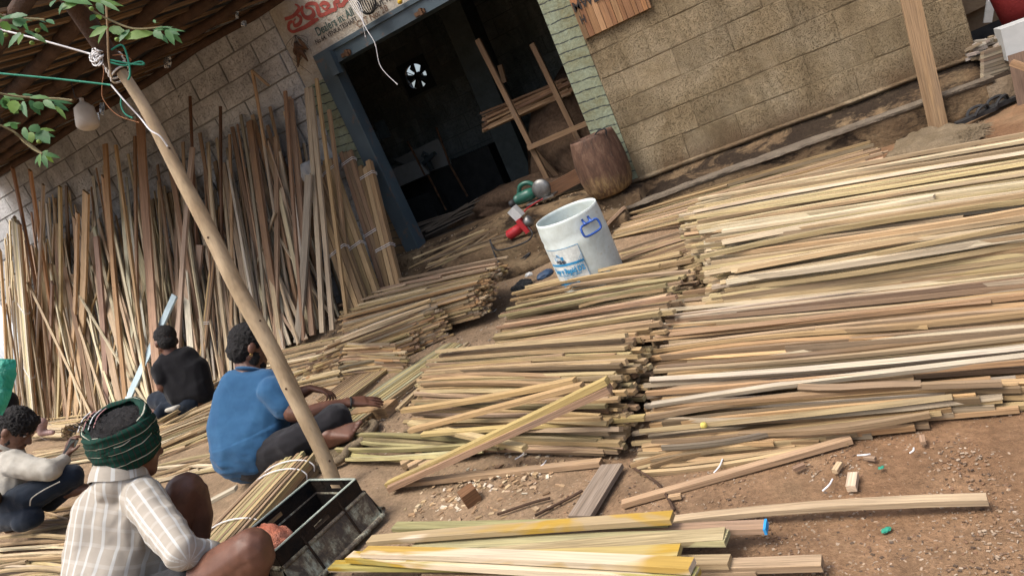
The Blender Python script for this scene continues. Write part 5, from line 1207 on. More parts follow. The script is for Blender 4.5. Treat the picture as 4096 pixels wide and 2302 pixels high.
for (a_, b_) in (((1630, 565), (1700, 700)), ((1745, 510), (1800, 660)), ((1800, 660), (1870, 785)), ((1712, 700), (1785, 840))):
    mb = MB(); tube(mb, [W(*a_, 6.9), W(*b_, 6.9)], .012, 6); mb.build('rod', M_RUST, tb)
mb = MB(); c = W(1530, 520, 6.4); box(mb, c, .05, .03, .09); box(mb, c + Vector((-.08, -.03, -.03)), .04, .03, .05); tag(mb.build('switch_box', M_DMET, origin=c), 'grey switch box on the inner wall just behind the blue door post', 'switch box')
# rack
rk = empty('drying_rack', (-2.2, 5.95, .43), 'wooden ladder-like rack inside the doorway holding a sheaf of strips', 'rack')
PR = (.20, .13, .078)
for (a_, b_, y_) in (((1910, 158), (2195, 725), 5.9), ((2128, 175), (2335, 600), 5.95), ((2130, 590), (2230, 705), 6.0), ((2000, 260), (2020, 330), 6.4)):
    mb = MB(); strip(mb, W(*a_, y_), W(*b_, y_), .045, .035, PR, upv=(0, -1, 0), n=3); mb.build('rack_post', M_WOOD, rk)
for (a_, b_, y_) in (((2112, 592), (2360, 487), 5.86), ((2080, 420), (2340, 320), 6.2)):
    mb = MB(); strip(mb, W(*a_, y_), W(*b_, y_), .045, .03, PR, upv=(0, -1, 0), n=2); mb.build('rack_rail', M_WOOD, rk)
r = random.Random(31)
for i in range(26):
    k = i / 26; a_ = W(1935 + r.uniform(-15, 25), 455 + 75 * k, 6.05 + r.uniform(0, .2)); b_ = W(2260 + r.uniform(-20, 60), 310 + 60 * k + r.uniform(-10, 10), 6.15 + r.uniform(0, .15))
    mb = MB(); strip(mb, a_, b_, .025, .018, pal([(.34, .21, .12), (.26, .16, .1), (.4, .27, .16)], r), n=2); o = mb.build('racked_strip', M_WOOD, origin=(a_ + b_) / 2); tag(o, 'brown strip in the sheaf lying on the rack inside the doorway', 'wood strip', 'strips lying on the rack inside')
M_SAWD = m_plain('brown_sawdust', (.075, .045, .028), (.17, .11, .07), 30, .95, 1.0, .03)
lump('sawdust_heap', Vector((-1.75, 6.9, .50)), .95, 1.0, .85, M_SAWD, 'big heap of brown sawdust inside the doorway behind the rusty drum', 'sawdust', 21, 0, .2)
lump('sawdust_heap', Vector((-2.55, 6.1, .42)), .75, .4, .17, M_SAWD, 'low spread of brown sawdust on the workshop floor behind the green saw', 'sawdust', 23, 0, .35)
single('floor_beam', W(2205, 760, 5.62), W(2370, 672, 5.62), .05, .12, (.15, .08, .045), 'reddish wooden beam lying across the doorway floor beside the rusty drum', 'beam')
single('floor_stick', W(1905, 960, 5.3), W(2060, 885, 5.3), .02, .012, (.36, .24, .13), 'thin stick lying along the edge of the doorstep')
single('floor_stick', G(2395, 930, .13), G(2495, 830, .2), .045, .02, (.36, .25, .17), 'flat brown stick leaning on the low step right of the white drum', roll=.3)
for i in range(14):
    k = i / 14; a_ = W(1560 + 15 * k, 1085 - 5 * k, 5.05); 
    single('step_strip', W(1650 + r.uniform(-20, 120), 1080 + r.uniform(-50, 25), 4.98), W(1990 + r.uniform(-60, 60), 935 + r.uniform(-25, 30), 5.02), .02, .012, pal(PAL_TAN, r), 'narrow strip lying on the step below the blue door post', group='strips on the doorway step')
for i in range(14):
    single('floor_strip', W(1650 + r.uniform(-10, 60), 900 + r.uniform(0, 50), 5.75), W(1900 + r.uniform(-40, 40), 800 + r.uniform(-10, 40), 6.0), .015, .01, (.12, .10, .08), 'thin dark stick on the workshop floor behind the blue door post', group='dark sticks on the workshop floor')

# ---------------------------------------------------------------- far right corner behind the ochre wall
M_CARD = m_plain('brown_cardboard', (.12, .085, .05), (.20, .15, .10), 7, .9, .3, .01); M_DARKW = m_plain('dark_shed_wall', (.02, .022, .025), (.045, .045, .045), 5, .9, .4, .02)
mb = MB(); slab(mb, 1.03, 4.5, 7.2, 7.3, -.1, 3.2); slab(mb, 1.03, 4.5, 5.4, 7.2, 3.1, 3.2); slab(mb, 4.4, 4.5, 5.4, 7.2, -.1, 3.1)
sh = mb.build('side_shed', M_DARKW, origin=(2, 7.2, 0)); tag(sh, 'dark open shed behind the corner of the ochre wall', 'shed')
r = random.Random(41)
def cards(px, py, y_, w_, h_, ang, mat, label, name='cardboard_box', cat='box', dpt=.12):
    c = W(px, py, y_); a1 = Vector((math.cos(ang), 0, math.sin(ang))); mb = MB(); box(mb, c, w_ / 2, dpt / 2, h_ / 2, (a1, Vector((0, 1, 0)), Vector((-math.sin(ang), 0, math.cos(ang))))); return tag(mb.build(name, mat, origin=c), label, cat)
cards(3930, 55, 6.3, .26, .16, .05, M_CARD, 'flattened brown cardboard box in the dark shed at the far right')
cards(3895, 10, 6.2, .22, .10, .1, M_CARD, 'upper brown cardboard flap in the dark shed at the far right')
cards(4085, 150, 5.35, .22, .20, -.02, m_plain('dusty_white_board', (.36, .37, .36), (.45, .46, .45), 6, .6, .1, .004), 'dusty white boxy panel standing at the right edge above the strips', 'white_box', 'box', .16)
c = W(4070, 15, 5.6); mb = MB(); lathe(mb, [(0, -.12), (.10, -.12), (.14, .12), (.145, .13), (.13, .13), (.09, -.10), (0, -.10)], c, n=24); tag(mb.build('red_bucket', m_plain('red_plastic', (.22, .025, .025), (.3, .04, .04), 8, .5), origin=c, smooth=True), 'red plastic bucket in the top right corner', 'bucket')
cards(3960, 22, 5.9, .05, .22, -.35, M_WPLAST, 'short white-painted stick end poking out in the top right corner', 'white_stick', 'stick', .02)
for i in range(46):
    px = 3888 + r.uniform(0, 125); py = 215 - (px - 3888) * .42 + r.uniform(-35, 25); c = W(px, py, 5.42 + r.uniform(0, .1)); a_ = r.uniform(-.9, .5); dd = Vector((math.cos(a_) * .5, -.8, r.uniform(-.2, .3))).normalized() if i % 2 else Vector((1, -.3, r.uniform(-.1, .2))).normalized()
    single('offcut_stick', c - dd * r.uniform(.03, .1), c + dd * r.uniform(.03, .06), .025, .018, pal([(.30, .24, .17), (.42, .38, .33), (.2, .15, .1), (.5, .47, .42)], r), 'short offcut in the jumbled heap at the corner of the ochre wall', group='offcuts heaped at the wall corner', n=1)
for i in range(9):
    for j in range(3):
        a_ = W(3928 + j * 8, 330 - i * 14.5 , 5.30 + j * .05); b_ = W(4060, 290 - i * 15, 5.40 + j * .05); single('stacked_lath', a_, b_, .03, .022, pal([(.32, .27, .20), (.38, .33, .25), (.27, .21, .15)], r), 'greyish lath in the neat small stack at the corner of the kerb', group='laths stacked at the kerb corner', n=1)
single('brown_post', W(4068, 215, 5.2), W(4110, 420, 5.1), .09, .05, (.13, .085, .06), 'dark brown post below the white panel at the right edge', 'post', n=2)
single('bent_stick', W(4045, 250, 5.05), W(4130, 280, 5.0), .04, .03, (.34, .22, .13), 'orange-brown stick nailed across the dark post at the right edge', n=3)

# ---------------------------------------------------------------- sheets beyond the left end of the wall
def m_corr():
    s = NT('white_corrugated_sheet'); p = s.pos(); a = s.noise(p, 3, 4, .6); return s.fin(s.ramp(a, [(.3, (.55, .6, .63)), (.7, (.75, .8, .82))]), .5, spec=.4)
M_CORR = m_corr()
def corr(name, o0, ux, uz, nu, mat, label, amp=.018):
    vs = []; fs = []; N = nu * 6
    for i in range(N + 1):
        for j in (0, 1): vs.append(o0 + ux * (i / N) + uz * j + Vector((0, amp * math.sin(i / 6 * 2 * math.pi), amp * .6 * math.sin(i / 6 * 2 * math.pi) if abs(uz.z) < .5 else 0)))
    for i in range(N): fs.append((2 * i, 2 * i + 2, 2 * i + 3, 2 * i + 1))
    mb = MB(); mb.add(vs, fs); o = mb.build(name, mat, origin=o0, smooth=True); o.modifiers.new('s', 'SOLIDIFY').thickness = .003; return tag(o, label, 'sheet')
corr('corrugated_sheet', Vector((-9.35, 5.75, 2.86)), Vector((1.05, -.25, .02)), Vector((.1, 1.6, .12)), 12, M_CORR, 'white corrugated roofing sheet with a zigzag edge at the far left end of the roof', .03)
corr('corrugated_fence', Vector((-13.5, 6.4, -.1)), Vector((3.6, -.2, 0)), Vector((0, 0, 2.0)), 30, M_CORR, 'white corrugated fence glimpsed at the left edge behind the leaning boards', .03)

# ---------------------------------------------------------------- leaves at top left
def m_leaf():
    s = NT('fresh_green_leaf'); col = s.n('VertexColor', layer_name='Col').outputs[0]; p = s.pos(); a = s.noise(p, 30, 3, .6)
    c = s.mix(1, col, s.ramp(a, [(.3, .8), (.7, 1.2)]), 'MULTIPLY'); s.fin(c, .5, spec=.35)
    tr = s.n('BsdfTranslucent'); s.l(c, tr.inputs[0]); mx = s.n('MixShader'); mx.inputs[0].default_value = .35; s.l(s.b.outputs[0], mx.inputs[1]); s.l(tr.outputs[0], mx.inputs[2]); s.l(mx.outputs[0], s.out.inputs[0]); return s.m
M_LEAF = m_leaf(); M_TWIG = m_plain('green_brown_twig', (.12, .10, .05), (.20, .17, .09), 20, .8)
def leaf(parent, base, tip, w_, col, nrm):
    d = (tip - base); L_ = d.length; dn = d.normalized(); s = dn.cross(nrm).normalized(); u = s.cross(dn); N = 7; vs = []; fs = []
    for i in range(N + 1):
        k = i / N; ww = w_ * math.sin(math.pi * min(1, k * .96 + .04)) ** .8 * (1 - .35 * k) * (1 + (.10 if i % 2 else -.06)); c = base + dn * (L_ * k) + u * (-.18 * L_ * k * k)
        vs += [c + s * ww + u * (.12 * ww), c, c - s * ww + u * (.12 * ww)]
    for i in range(N): a = 3 * i; fs += [(a, a + 3, a + 4, a + 1), (a + 1, a + 4, a + 5, a + 2)]
    mb = MB(); mb.add(vs, fs, None, col); mb.build('leaf', M_LEAF, parent, smooth=True)
def branch(pts, leaves, label, d0, twr=.0035):
    root = empty('leafy_branch', U(pts[0][0], pts[0][1], d0), label, 'branch'); r = random.Random(int(pts[0][0] + pts[0][1]))
    mb = MB(); tube(mb, spline([U(x, y, d0 + .02 * math.sin(i)) for i, (x, y) in enumerate(pts)], 5), twr, 5); mb.build('twig', M_TWIG, root)
    for (x0, y0, x1, y1, w_) in leaves:
        dd = d0 + r.uniform(-.04, .04); a = U(x0, y0, dd); b = U(x1, y1, dd + r.uniform(-.03, .03)); g = r.random()
        leaf(root, a, b, w_ / FPX * d0 * .68, mixc((.05, .15, .055), (.16, .27, .05), g * g * 1.0), toW(Vector((r.uniform(-.5, .5), r.uniform(-.9, -.2), -1))))
    return root
S1 = 1 / 2.514
def cs(*q): return [(a * S1, b * S1, c * S1, d * S1, e * S1) for a, b, c, d, e in q]
branch([(330, 10), (380, 50), (450, 85), (520, 112), (580, 115), (650, 108)], cs((600, -20, 900, -10, 130), (800, 20, 560, 70, 110), (900, 0, 1240, 20, 70), (1010, 10, 1180, 80, 45), (980, 20, 1030, 130, 60), (640, 30, 570, 140, 45), (560, 0, 490, 50, 60), (1080, 270, 870, 360, 60), (1060, 290, 900, 265, 45), (1060, 300, 950, 430, 45), (1100, 280, 1260, 330, 85), (1300, 300, 1180, 400, 60), (1240, 380, 1540, 300, 90), (1540, 300, 1840, 270, 40), (1560, 290, 1740, 240, 40), (1550, 310, 1625, 380, 70), (1640, 280, 1790, 330, 50), (1670, 300, 1745, 430, 60), (1700, 320, 1840, 425, 50), (1590, 330, 1680, 410, 45), (1240, 300, 1160, 400, 60), (1560, 230, 1540, 190, 25), (1560, 235, 1590, 215, 20), (960, 150, 900, 200, 50), (980, 150, 1010, 185, 45)), 'leafy branch with small fruits hanging in front of the pole top', 2.2)
branch([(-10, 55), (60, 80), (110, 75), (180, 80)], cs((10, 190, 250, 120, 80), (100, 170, 250, 130, 60), (130, 240, 260, 190, 110), (200, 200, 330, 195, 60), (360, 190, 470, 215, 70), (470, 200, 535, 220, 50), (0, 230, 120, 300, 80), (60, 250, 200, 290, 60), (240, 210, 270, 310, 50), (400, 230, 480, 325, 40), (210, 330, 50, 465, 60), (230, 340, 170, 430, 40), (250, 310, 350, 340, 40), (330, 340, 450, 405, 50), (10, 300, 15, 455, 40), (0, 150, 40, 190, 60)), 'leafy twig at the left edge above the white rope', 2.1)
branch([(-10, 372), (60, 385), (150, 392), (230, 395), (290, 402)], cs((40, 960, 230, 980, 80), (20, 990, 110, 1060, 90), (230, 960, 330, 940, 60), (300, 980, 490, 960, 60), (0, 1010, 100, 1090, 70), (140, 1010, 130, 1120, 90), (230, 1020, 240, 1160, 60), (300, 1010, 400, 1150, 60), (350, 1030, 430, 1090, 80), (440, 1010, 540, 1080, 60), (480, 1000, 730, 1020, 50), (540, 1030, 690, 1100, 50), (560, 1070, 660, 1170, 40), (100, 1070, 180, 1140, 70), (180, 1040, 200, 1110, 80)), 'leafy twig with hanging fruits across the middle of the left roof', 2.1)
branch([(0, 500), (60, 530), (100, 570), (140, 600), (170, 615)], cs((30, 1270, 200, 1215, 60), (110, 1240, 180, 1300, 50), (240, 1280, 260, 1400, 60), (300, 1270, 400, 1310, 90), (300, 1330, 310, 1430, 90), (380, 1320, 480, 1420, 110), (400, 1300, 550, 1300, 40), (440, 1340, 550, 1370, 30)), 'small leafy sprig hanging below the roof at left', 2.2)
branch([(60, 535), (110, 570), (165, 612)], [(165, 612, 190, 600, 16), (170, 612, 238, 625, 18), (165, 615, 130, 655, 14), (162, 615, 150, 668, 20), (172, 618, 185, 668, 18), (178, 618, 220, 650, 16)], 'lowest drooping sprig of five dark leaves in front of the grey wall', 2.2)
M_GFR = m_plain('green_fruit', (.12, .20, .04), (.2, .3, .07), 30, .5)
for k, (x, y) in enumerate(((366, 35), (468, 158), (150, 122), (22, 140), (156, 566), (128, 172), (96, 430))):
    p = U(x, y, 2.15); mb = MB(); lathe(mb, [(0, -.007), (.006, -.004), (.0072, 0), (.006, .004), (0, .007)], p, n=12); tag(mb.build('green_berry', M_GFR, origin=p, smooth=True), ['green berry at the top beside the largest leaf', 'green berry on the branch near the pole knot', 'green berry by the white rope', 'green berry at the very left edge', 'green berry on the sprig below the roof', 'lowest green berry above the green rope', 'green berry among the left middle leaves'][k], 'berry')
# lying round bundle and green bag
a = G(95, 1735, .05); b = G(285, 1735, .05); root = empty('lying_bundle', a, 'round tied bundle of pale strips lying behind the man with the phone', 'bundle'); dn = (b - a).normalized(); s_ = dn.cross(Vector((0, 0, 1))).normalized(); r = random.Random(4)
for i in range(60):
    q = math.sqrt(i / 60) * .075; t = i * 2.4; o = s_ * (q * math.cos(t)) + Vector((0, 0, q * math.sin(t) + .03)); mb = MB(); strip(mb, a + o, b + o + dn * r.uniform(-.02, .02), .02, .016, pal(PAL_PALE if q > .05 else PAL_TAN, r), n=1, roll=r.uniform(0, 3)); mb.build('strip', M_WOOD, root)
mb = MB(); c = a + (b - a) * .6 + Vector((0, 0, .03)); tube(mb, [c + s_ * (.087 * math.cos(t)) + Vector((0, 0, .087 * math.sin(t))) for t in [2 * math.pi * j / 16 for j in range(17)]], .003, 5); mb.build('string', M_STRING, root)
def m_gbag():
    s = NT('translucent_green_bag'); p = s.pos(); a = s.noise(p, 14, 4, .6, .5); c = s.ramp(a, [(.3, (.03, .30, .22)), (.7, (.10, .52, .40))]); n_ = s.bump(a, 1, .04); s.fin(c, .3, n_, spec=.5)
    tr = s.n('BsdfTranslucent'); s.l(c, tr.inputs[0]); mx = s.n('MixShader'); mx.inputs[0].default_value = .5; s.l(s.b.outputs[0], mx.inputs[1]); s.l(tr.outputs[0], mx.inputs[2]); s.l(mx.outputs[0], s.out.inputs[0]); return s.m
mb = MB(); r = random.Random(2); vs = []; fs = []; N = 10
outl = [(-60, 1430, 62, 1436), (-60, 1455, 66, 1455), (-60, 1480, 64, 1480), (-60, 1500, 68, 1495), (-60, 1530, 58, 1525), (-60, 1560, 50, 1560), (-60, 1590, 42, 1590), (-60, 1620, 30, 1620), (-50, 1650, 10, 1660)]
for side_ in (0, 1):
    for j, (xa, ya, xb, yb) in enumerate(outl):
        for i in range(N + 1):
            k = i / N; bul = math.sin(math.pi * k) * .05 * (1 if side_ else -1) * min(1, j / 2 + .3); vs.append(U(xa + (xb - xa) * k, ya + (yb - ya) * k, 3.3 + bul + .012 * noise.noise(Vector((i * .9, j * .9, side_ * 5)))))
for side_ in (0, 1):
    o = side_ * len(outl) * (N + 1)
    for j in range(len(outl) - 1):
        for i in range(N): q = o + j * (N + 1) + i; fs.append((q, q + 1, q + N + 2, q + N + 1))
mb.add(vs, fs); tag(mb.build('green_bag', m_gbag(), origin=vs[0], smooth=True), 'translucent green plastic bag hanging at the left edge above the man with the phone', 'bag')
# ---------------------------------------------------------------- people
def S(px, py, d, rp): return (U(px, py, d), rp * d / FPX)
def hull_of(bm_all, spheres):
    bm = bmesh.new()
    for c, r_ in spheres: bmesh.ops.create_icosphere(bm, subdivisions=2, radius=r_, matrix=Matrix.Translation(c))
    if len(spheres) > 1:
        res = bmesh.ops.convex_hull(bm, input=bm.verts)
        dele = [g for g in set(res['geom_interior'] + res['geom_unused']) if isinstance(g, bmesh.types.BMVert)]
        bmesh.ops.delete(bm, geom=dele, context='VERTS')
        bmesh.ops.delete(bm, geom=[f for f in bm.faces if not f.is_valid], context='FACES')
    me = bpy.data.meshes.new('tmp'); bm.to_mesh(me); bm.free(); bm_all.from_mesh(me); bpy.data.meshes.remove(me)
def ell(bm_all, c, ax, radii):
    bm = bmesh.new(); M = Matrix((ax[0], ax[1], ax[2])).transposed().to_4x4(); M = Matrix.Translation(c) @ M @ Matrix.Diagonal((*radii, 1))
    bmesh.ops.create_icosphere(bm, subdivisions=3, radius=1, matrix=M); me = bpy.data.meshes.new('tmp'); bm.to_mesh(me); bm.free(); bm_all.from_mesh(me); bpy.data.meshes.remove(me)
def blob(name, prims, voxel, mat, parent, it=8, disp=None, uvfn=None, fac=.5, cut=None):
    """union of hulls and ellipsoids as one continuous smooth skin"""
    bma = bmesh.new()
    for p in prims:
        if p[0] == 'e': ell(bma, p[1], p[2], p[3])
        else: hull_of(bma, p)
    bmesh.ops.recalc_face_normals(bma, faces=bma.faces)
    me = bpy.data.meshes.new('tmp'); bma.to_mesh(me); bma.free(); o = bpy.data.objects.new('tmp', me); COL.objects.link(o)
    m = o.modifiers.new('r', 'REMESH'); m.mode = 'VOXEL'; m.voxel_size = voxel
    m2 = o.modifiers.new('s', 'SMOOTH'); m2.factor = fac; m2.iterations = it
    dg = bpy.context.evaluated_depsgraph_get(); dg.update(); out = bpy.data.meshes.new_from_object(o.evaluated_get(dg)); bpy.data.objects.remove(o)
    out.name = name; off = parent_world(parent)
    if disp:
        nr = [v.normal.copy() for v in out.vertices]
        for v, n_ in zip(out.vertices, nr): v.co = v.co + n_ * disp(v.co, n_)
    if cut:   # open the garment: drop what lies beyond the given planes
        bm = bmesh.new(); bm.from_mesh(out)
        for pc, pn, rad in cut:
            dv = [v for v in bm.verts if (v.co - pc).dot(pn) > 0 and (v.co - pc).length < rad]
            bmesh.ops.delete(bm, geom=dv, context='VERTS')
        bm.to_mesh(out); bm.free()
    if uvfn:
        ul = out.uv_layers.new(name='UVMap'); co_ = [uvfn(v.co) for v in out.vertices]
        for lp in out.loops: ul.data[lp.index].uv = co_[lp.vertex_index]
    for v in out.vertices: v.co = v.co - off
    out.materials.clear(); out.materials.append(mat); out.polygons.foreach_set('use_smooth', [True] * len(out.polygons))
    return link(name, out, parent)
def folds(amp, freq, seed, axis=None, stretch=3.0):
    def f(p, n_):
        q = p.copy()
        if axis is not None: q = q - axis * (q.dot(axis) * (1 - 1 / stretch))
        v = noise.noise(q * freq + Vector((seed, 0, 0))); w_ = noise.noise(q * freq * 2.3 + Vector((0, seed, 0)))
        return amp * ((1 - abs(v) * 2.4) * .7 + w_ * .5)
    return f
def m_skin(name, c):
    s = NT(name); p = s.pos(); a = s.noise(p, 12, 4, .6); b = s.noise(p, 240, 3, .6)
    col = s.mix(1, c, s.ramp(a, [(.3, .72), (.7, 1.25)]), 'MULTIPLY'); s.b.inputs['Subsurface Weight'].default_value = .08; s.b.inputs['Subsurface Radius'].default_value = (.012, .005, .003)
    return s.fin(col, .5, s.bump(b, .35, .002), spec=.4)
SKIN_D = m_skin('dark_brown_skin', (.115, .050, .030)); SKIN_M = m_skin('brown_skin', (.13, .062, .038)); SKIN_P = m_skin('dusty_brown_skin', (.30, .19, .17))
def m_hair():
    s = NT('black_hair'); p = s.pos(); b = s.noise(p, 160, 4, .8, .8); return s.fin(s.ramp(b, [(.35, (.004, .004, .005)), (.7, (.022, .018, .017))]), .55, s.bump(b, 1, .012), spec=.3)
M_HAIR = m_hair()
def m_cloth(name, c0, c1, sc=14, weave=420, bump=.35):
    s = NT(name); p = s.pos(); a = s.noise(p, sc, 4, .6, .3); w_ = s.noise(p, weave, 2, .5); s.b.inputs['Sheen Weight'].default_value = .12
    return s.fin(s.ramp(a, [(.3, c0), (.7, c1)]), .9, s.bump(s.mix(.5, a, w_), bump, .006), spec=.15)
M_BLUET = m_cloth('blue_tshirt_cotton', (.018, .066, .145), (.028, .092, .185)); M_BLACKT = m_cloth('black_tshirt_cotton', (.0035, .0035, .005), (.008, .008, .010))
M_NAVYP = m_cloth('navy_trousers', (.006, .010, .018), (.011, .018, .030)); M_CHAR = m_cloth('charcoal_trousers', (.010, .010, .012), (.020, .019, .022)); M_OFFW = m_cloth('off_white_shirt_cotton', (.32, .30, .255), (.43, .41, .36))
def m_plaid():
    s = NT('beige_windowpane_shirt'); uv = s.n('UVMap').outputs[0]; x = s.sep(uv); p = s.pos(); w_ = s.noise(p, 420, 2, .5); a = s.noise(p, 9, 4, .6)
    def lines(v, per, wd, ph=0.0):
        f = s.math('ABSOLUTE', s.math('SUBTRACT', s.math('FRACT', s.math('ADD', s.math('MULTIPLY', v, 1 / per), ph)), .5)); return s.ramp(f, [(.5 - wd / per * .62, 0), (.5 - wd / per * .45, 1)])
    c = s.ramp(a, [(.3, (.31, .28, .235)), (.7, (.37, .335, .285))]); c = s.mix(s.math('MULTIPLY', lines(x[1], .056, .011), .25), c, (.52, .50, .46)); c = s.mix(s.math('MULTIPLY', lines(x[0], .051, .0105), .65), c, (.52, .54, .53))
    return s.fin(c, .9, s.bump(w_, .3, .003), spec=.12)
M_PLAID = m_plaid()
def m_turban():
    s = NT('green_checked_turban_cloth'); uv = s.n('UVMap').outputs[0]; x = s.sep(uv); p = s.pos(); w_ = s.noise(p, 400, 2, .5); a = s.noise(p, 14, 4, .6)
    def lines(v, per, wd, ph=0.0):
        f = s.math('ABSOLUTE', s.math('SUBTRACT', s.math('FRACT', s.math('ADD', s.math('MULTIPLY', v, 1 / per), ph)), .5)); return s.ramp(f, [(.5 - wd / per * .62, 0), (.5 - wd / per * .45, 1)])
    v2 = s.math('ADD', x[1], s.math('MULTIPLY', s.noise(p, 7, 2, .5), .03))
    c = s.ramp(a, [(.3, (.005, .028, .019)), (.7, (.011, .050, .035))]); c = s.mix(s.math('MULTIPLY', lines(x[0], .022, .0028), .75), c, (.05, .018, .022)); c = s.mix(s.math('MULTIPLY', lines(v2, .017, .0022), .6), c, (.006, .02, .018))
    c = s.mix(lines(v2, .053, .0026), c, (.40, .39, .32)); return s.fin(c, .9, s.bump(w_, .3, .003), spec=.12)
M_TURB = m_turban()
def frame(fwd, up):
    f = fwd.normalized(); r_ = f.cross(up).normalized(); u = r_.cross(f).normalized(); return r_, f, u
def head_prims(c, fwd, up, s=1.0):
    r_, f, u = frame(fwd, up); P = lambda a, b, z: c + (r_ * a + f * b + u * z) * s; A = (r_, f, u)
    pr = [('e', P(0, -.005, .012), A, (.074 * s, .094 * s, .095 * s)), ('e', P(0, .03, -.03), A, (.062 * s, .062 * s, .075 * s)),
          [(P(.042, .0, -.055), .028 * s), (P(-.042, .0, -.055), .028 * s), (P(.012, .072, -.098), .022 * s), (P(-.012, .072, -.098), .022 * s), (P(0, .06, -.05), .040 * s)],
          [(P(0, .088, .0), .010 * s), (P(0, .110, -.036), .012 * s), (P(.012, .094, -.040), .010 * s), (P(-.012, .094, -.040), .010 * s)],
          [(P(.03, .078, .018), .014 * s), (P(-.03, .078, .018), .014 * s)], ('e', P(0, .086, -.066), A, (.026 * s, .016 * s, .007 * s)), ('e', P(0, .085, -.077), A, (.022 * s, .016 * s, .008 * s))]
    for k in (1, -1): pr.append(('e', P(.078 * k, -.008, -.016), A, (.012 * s, .020 * s, .031 * s)))
    return pr, P, A
def hair(parent, P, A, s=1.0, lift=.018, back=-.016, rr=(.086, .096, .092), seed=1, amp=.010):
    pr = [('e', P(0, back, lift + .012), A, tuple(v * s for v in rr)), ('e', P(0, back - .02, lift - .045), A, (.074 * s, .072 * s, .070 * s)), ('e', P(0, .050, lift + .056), A, (.055 * s, .045 * s, .035 * s))]
    blob('hair', pr, .006, M_HAIR, parent, 3, disp=lambda p, n_: amp * (noise.noise(p * 70 + Vector((seed, 0, 0))) + .6 * noise.noise(p * 160)) )
def eyes(parent, P, s=1.0):
    for k in (1, -1):
        mb = MB(); lathe(mb, [(0, -.011 * s), (.008 * s, -.008 * s), (.0115 * s, 0), (.008 * s, .008 * s), (0, .011 * s)], P(.031 * k, .073, .0), n=12); mb.build('eye', M_EYE, parent, smooth=True)
M_EYE = m_plain('eye_white', (.35, .32, .30), (.45, .42, .4), 8, .3)
def hand_prims(w_, d, nrm, s=1.0, curl=.35, spread=.14, thumb=1, per=(1, 1, 1, 1)):
    """palm from wrist w_ along d; nrm is the back of the hand; thumb on side thumb*(d x nrm)"""
    d = d.normalized(); nrm = (nrm - d * nrm.dot(d)).normalized(); sd = d.cross(nrm) * thumb; pr = []
    Q = lambda a, b, c: w_ + (d * a + sd * b + nrm * c) * s
    pr.append([(Q(-.01, .012, 0), .018 * s), (Q(-.01, -.012, 0), .018 * s), (Q(.07, .030, 0), .013 * s), (Q(.072, -.030, 0), .011 * s), (Q(.03, .028, -.004), .015 * s)])
    for i, (b, L_) in enumerate(((.030, .072), (.010, .080), (-.011, .074), (-.031, .058))):
        a0 = spread * (1.2 - i * .8); p = Q(.078, b, .0); dd = (d * math.cos(a0) + sd * math.sin(a0)); cu = curl * per[i]; ang = cu * .5; prev = p; r0 = .0092 * s
        for j, q in enumerate((.45, .30, .25)):
            v = (dd * math.cos(ang) - nrm * math.sin(ang)); nx = prev + v * (L_ * q * s); pr.append([(prev, r0), (nx, r0 * .92)]); prev = nx; ang += cu; r0 *= .92
    p = Q(.018, .026, -.004); v = (d * .62 + sd * .72 - nrm * .25).normalized(); m_ = p + v * .040 * s; e = m_ + (v + d * .7 - nrm * curl * .5).normalized() * .034 * s
    pr.append([(p, .015 * s), (m_, .0115 * s)]); pr.append([(m_, .0112 * s), (e, .009 * s)]); return pr
def foot_prims(heel, d, up, s=1.0, side=1):
    d = d.normalized(); sd = d.cross(up).normalized() * side; up = sd.cross(d) * side; Q = lambda a, b, c: heel + (d * a + sd * b + up * c) * s; pr = [[(Q(.0, 0, .0), .030 * s), (Q(.05, 0, .035), .034 * s), (Q(.0, 0, .05), .030 * s)], [(Q(.05, 0, .03), .034 * s), (Q(.15, .028, .0), .022 * s), (Q(.14, -.028, -.004), .018 * s), (Q(.0, 0, .0), .028 * s)]]
    for i, (b, L_, r_) in enumerate(((.036, .062, .0145), (.014, .058, .0105), (-.004, .052, .010), (-.020, .044, .0095), (-.034, .034, .009))):
        pr.append([(Q(.148 - i * .006, b * .9, .0), r_ * s), (Q(.148 - i * .006 + L_ * .6, b * 1.05, -.003), r_ * .95 * s)])
    return pr
def limb(*pts): return [[pts[i], pts[i + 1]] for i in range(len(pts) - 1)]
UPI = toW(Vector((-.38, -.92, 0))).normalized()

# --- man with the turban and checked shirt (foreground)
root = empty('person', G(700, 2420, 0), 'old man with green checked turban and beige checked shirt squatting bare-kneed in the foreground', 'person')
hc = U(520, 1772, 2.44); fw = toW(Vector((.62, .12, .78))); upv_ = toW(Vector((-.22, -.95, -.10)))
hp_, HP, HA = head_prims(hc, fw, upv_, 1.0)
body = list(hp_)
body.append([S(505, 1800, 2.44, 62), S(500, 1930, 2.40, 72)])
body.append([S(420, 2000, 2.42, 70), S(560, 1985, 2.42, 70), S(430, 2180, 2.40, 95), S(520, 2180, 2.42, 95)])
body.append([S(430, 2180, 2.40, 95), S(520, 2180, 2.42, 95), S(470, 2400, 2.36, 130), S(540, 2410, 2.42, 120)])
body += limb(S(572, 1985, 2.38, 62), S(722, 2205, 2.18, 50), S(880, 2205, 2.28, 30))
body += hand_prims(U(890, 2200, 2.29), U(980, 2150, 2.36) - U(880, 2205, 2.28), UPI, .95, .5)
body += limb(S(392, 2010, 2.50, 58), S(420, 2200, 2.62, 48), S(640, 2230, 2.70, 34))
body += limb(S(540, 2420, 2.48, 108), S(640, 2200, 2.56, 92), S(738, 1962, 2.58, 74))       # far thigh
body += [[S(745, 1955, 2.58, 70), S(768, 1990, 2.60, 62)]]
body += limb(S(768, 1975, 2.60, 66), S(800, 2060, 2.62, 52), S(806, 2170, 2.62, 30), S(800, 2230, 2.63, 28))
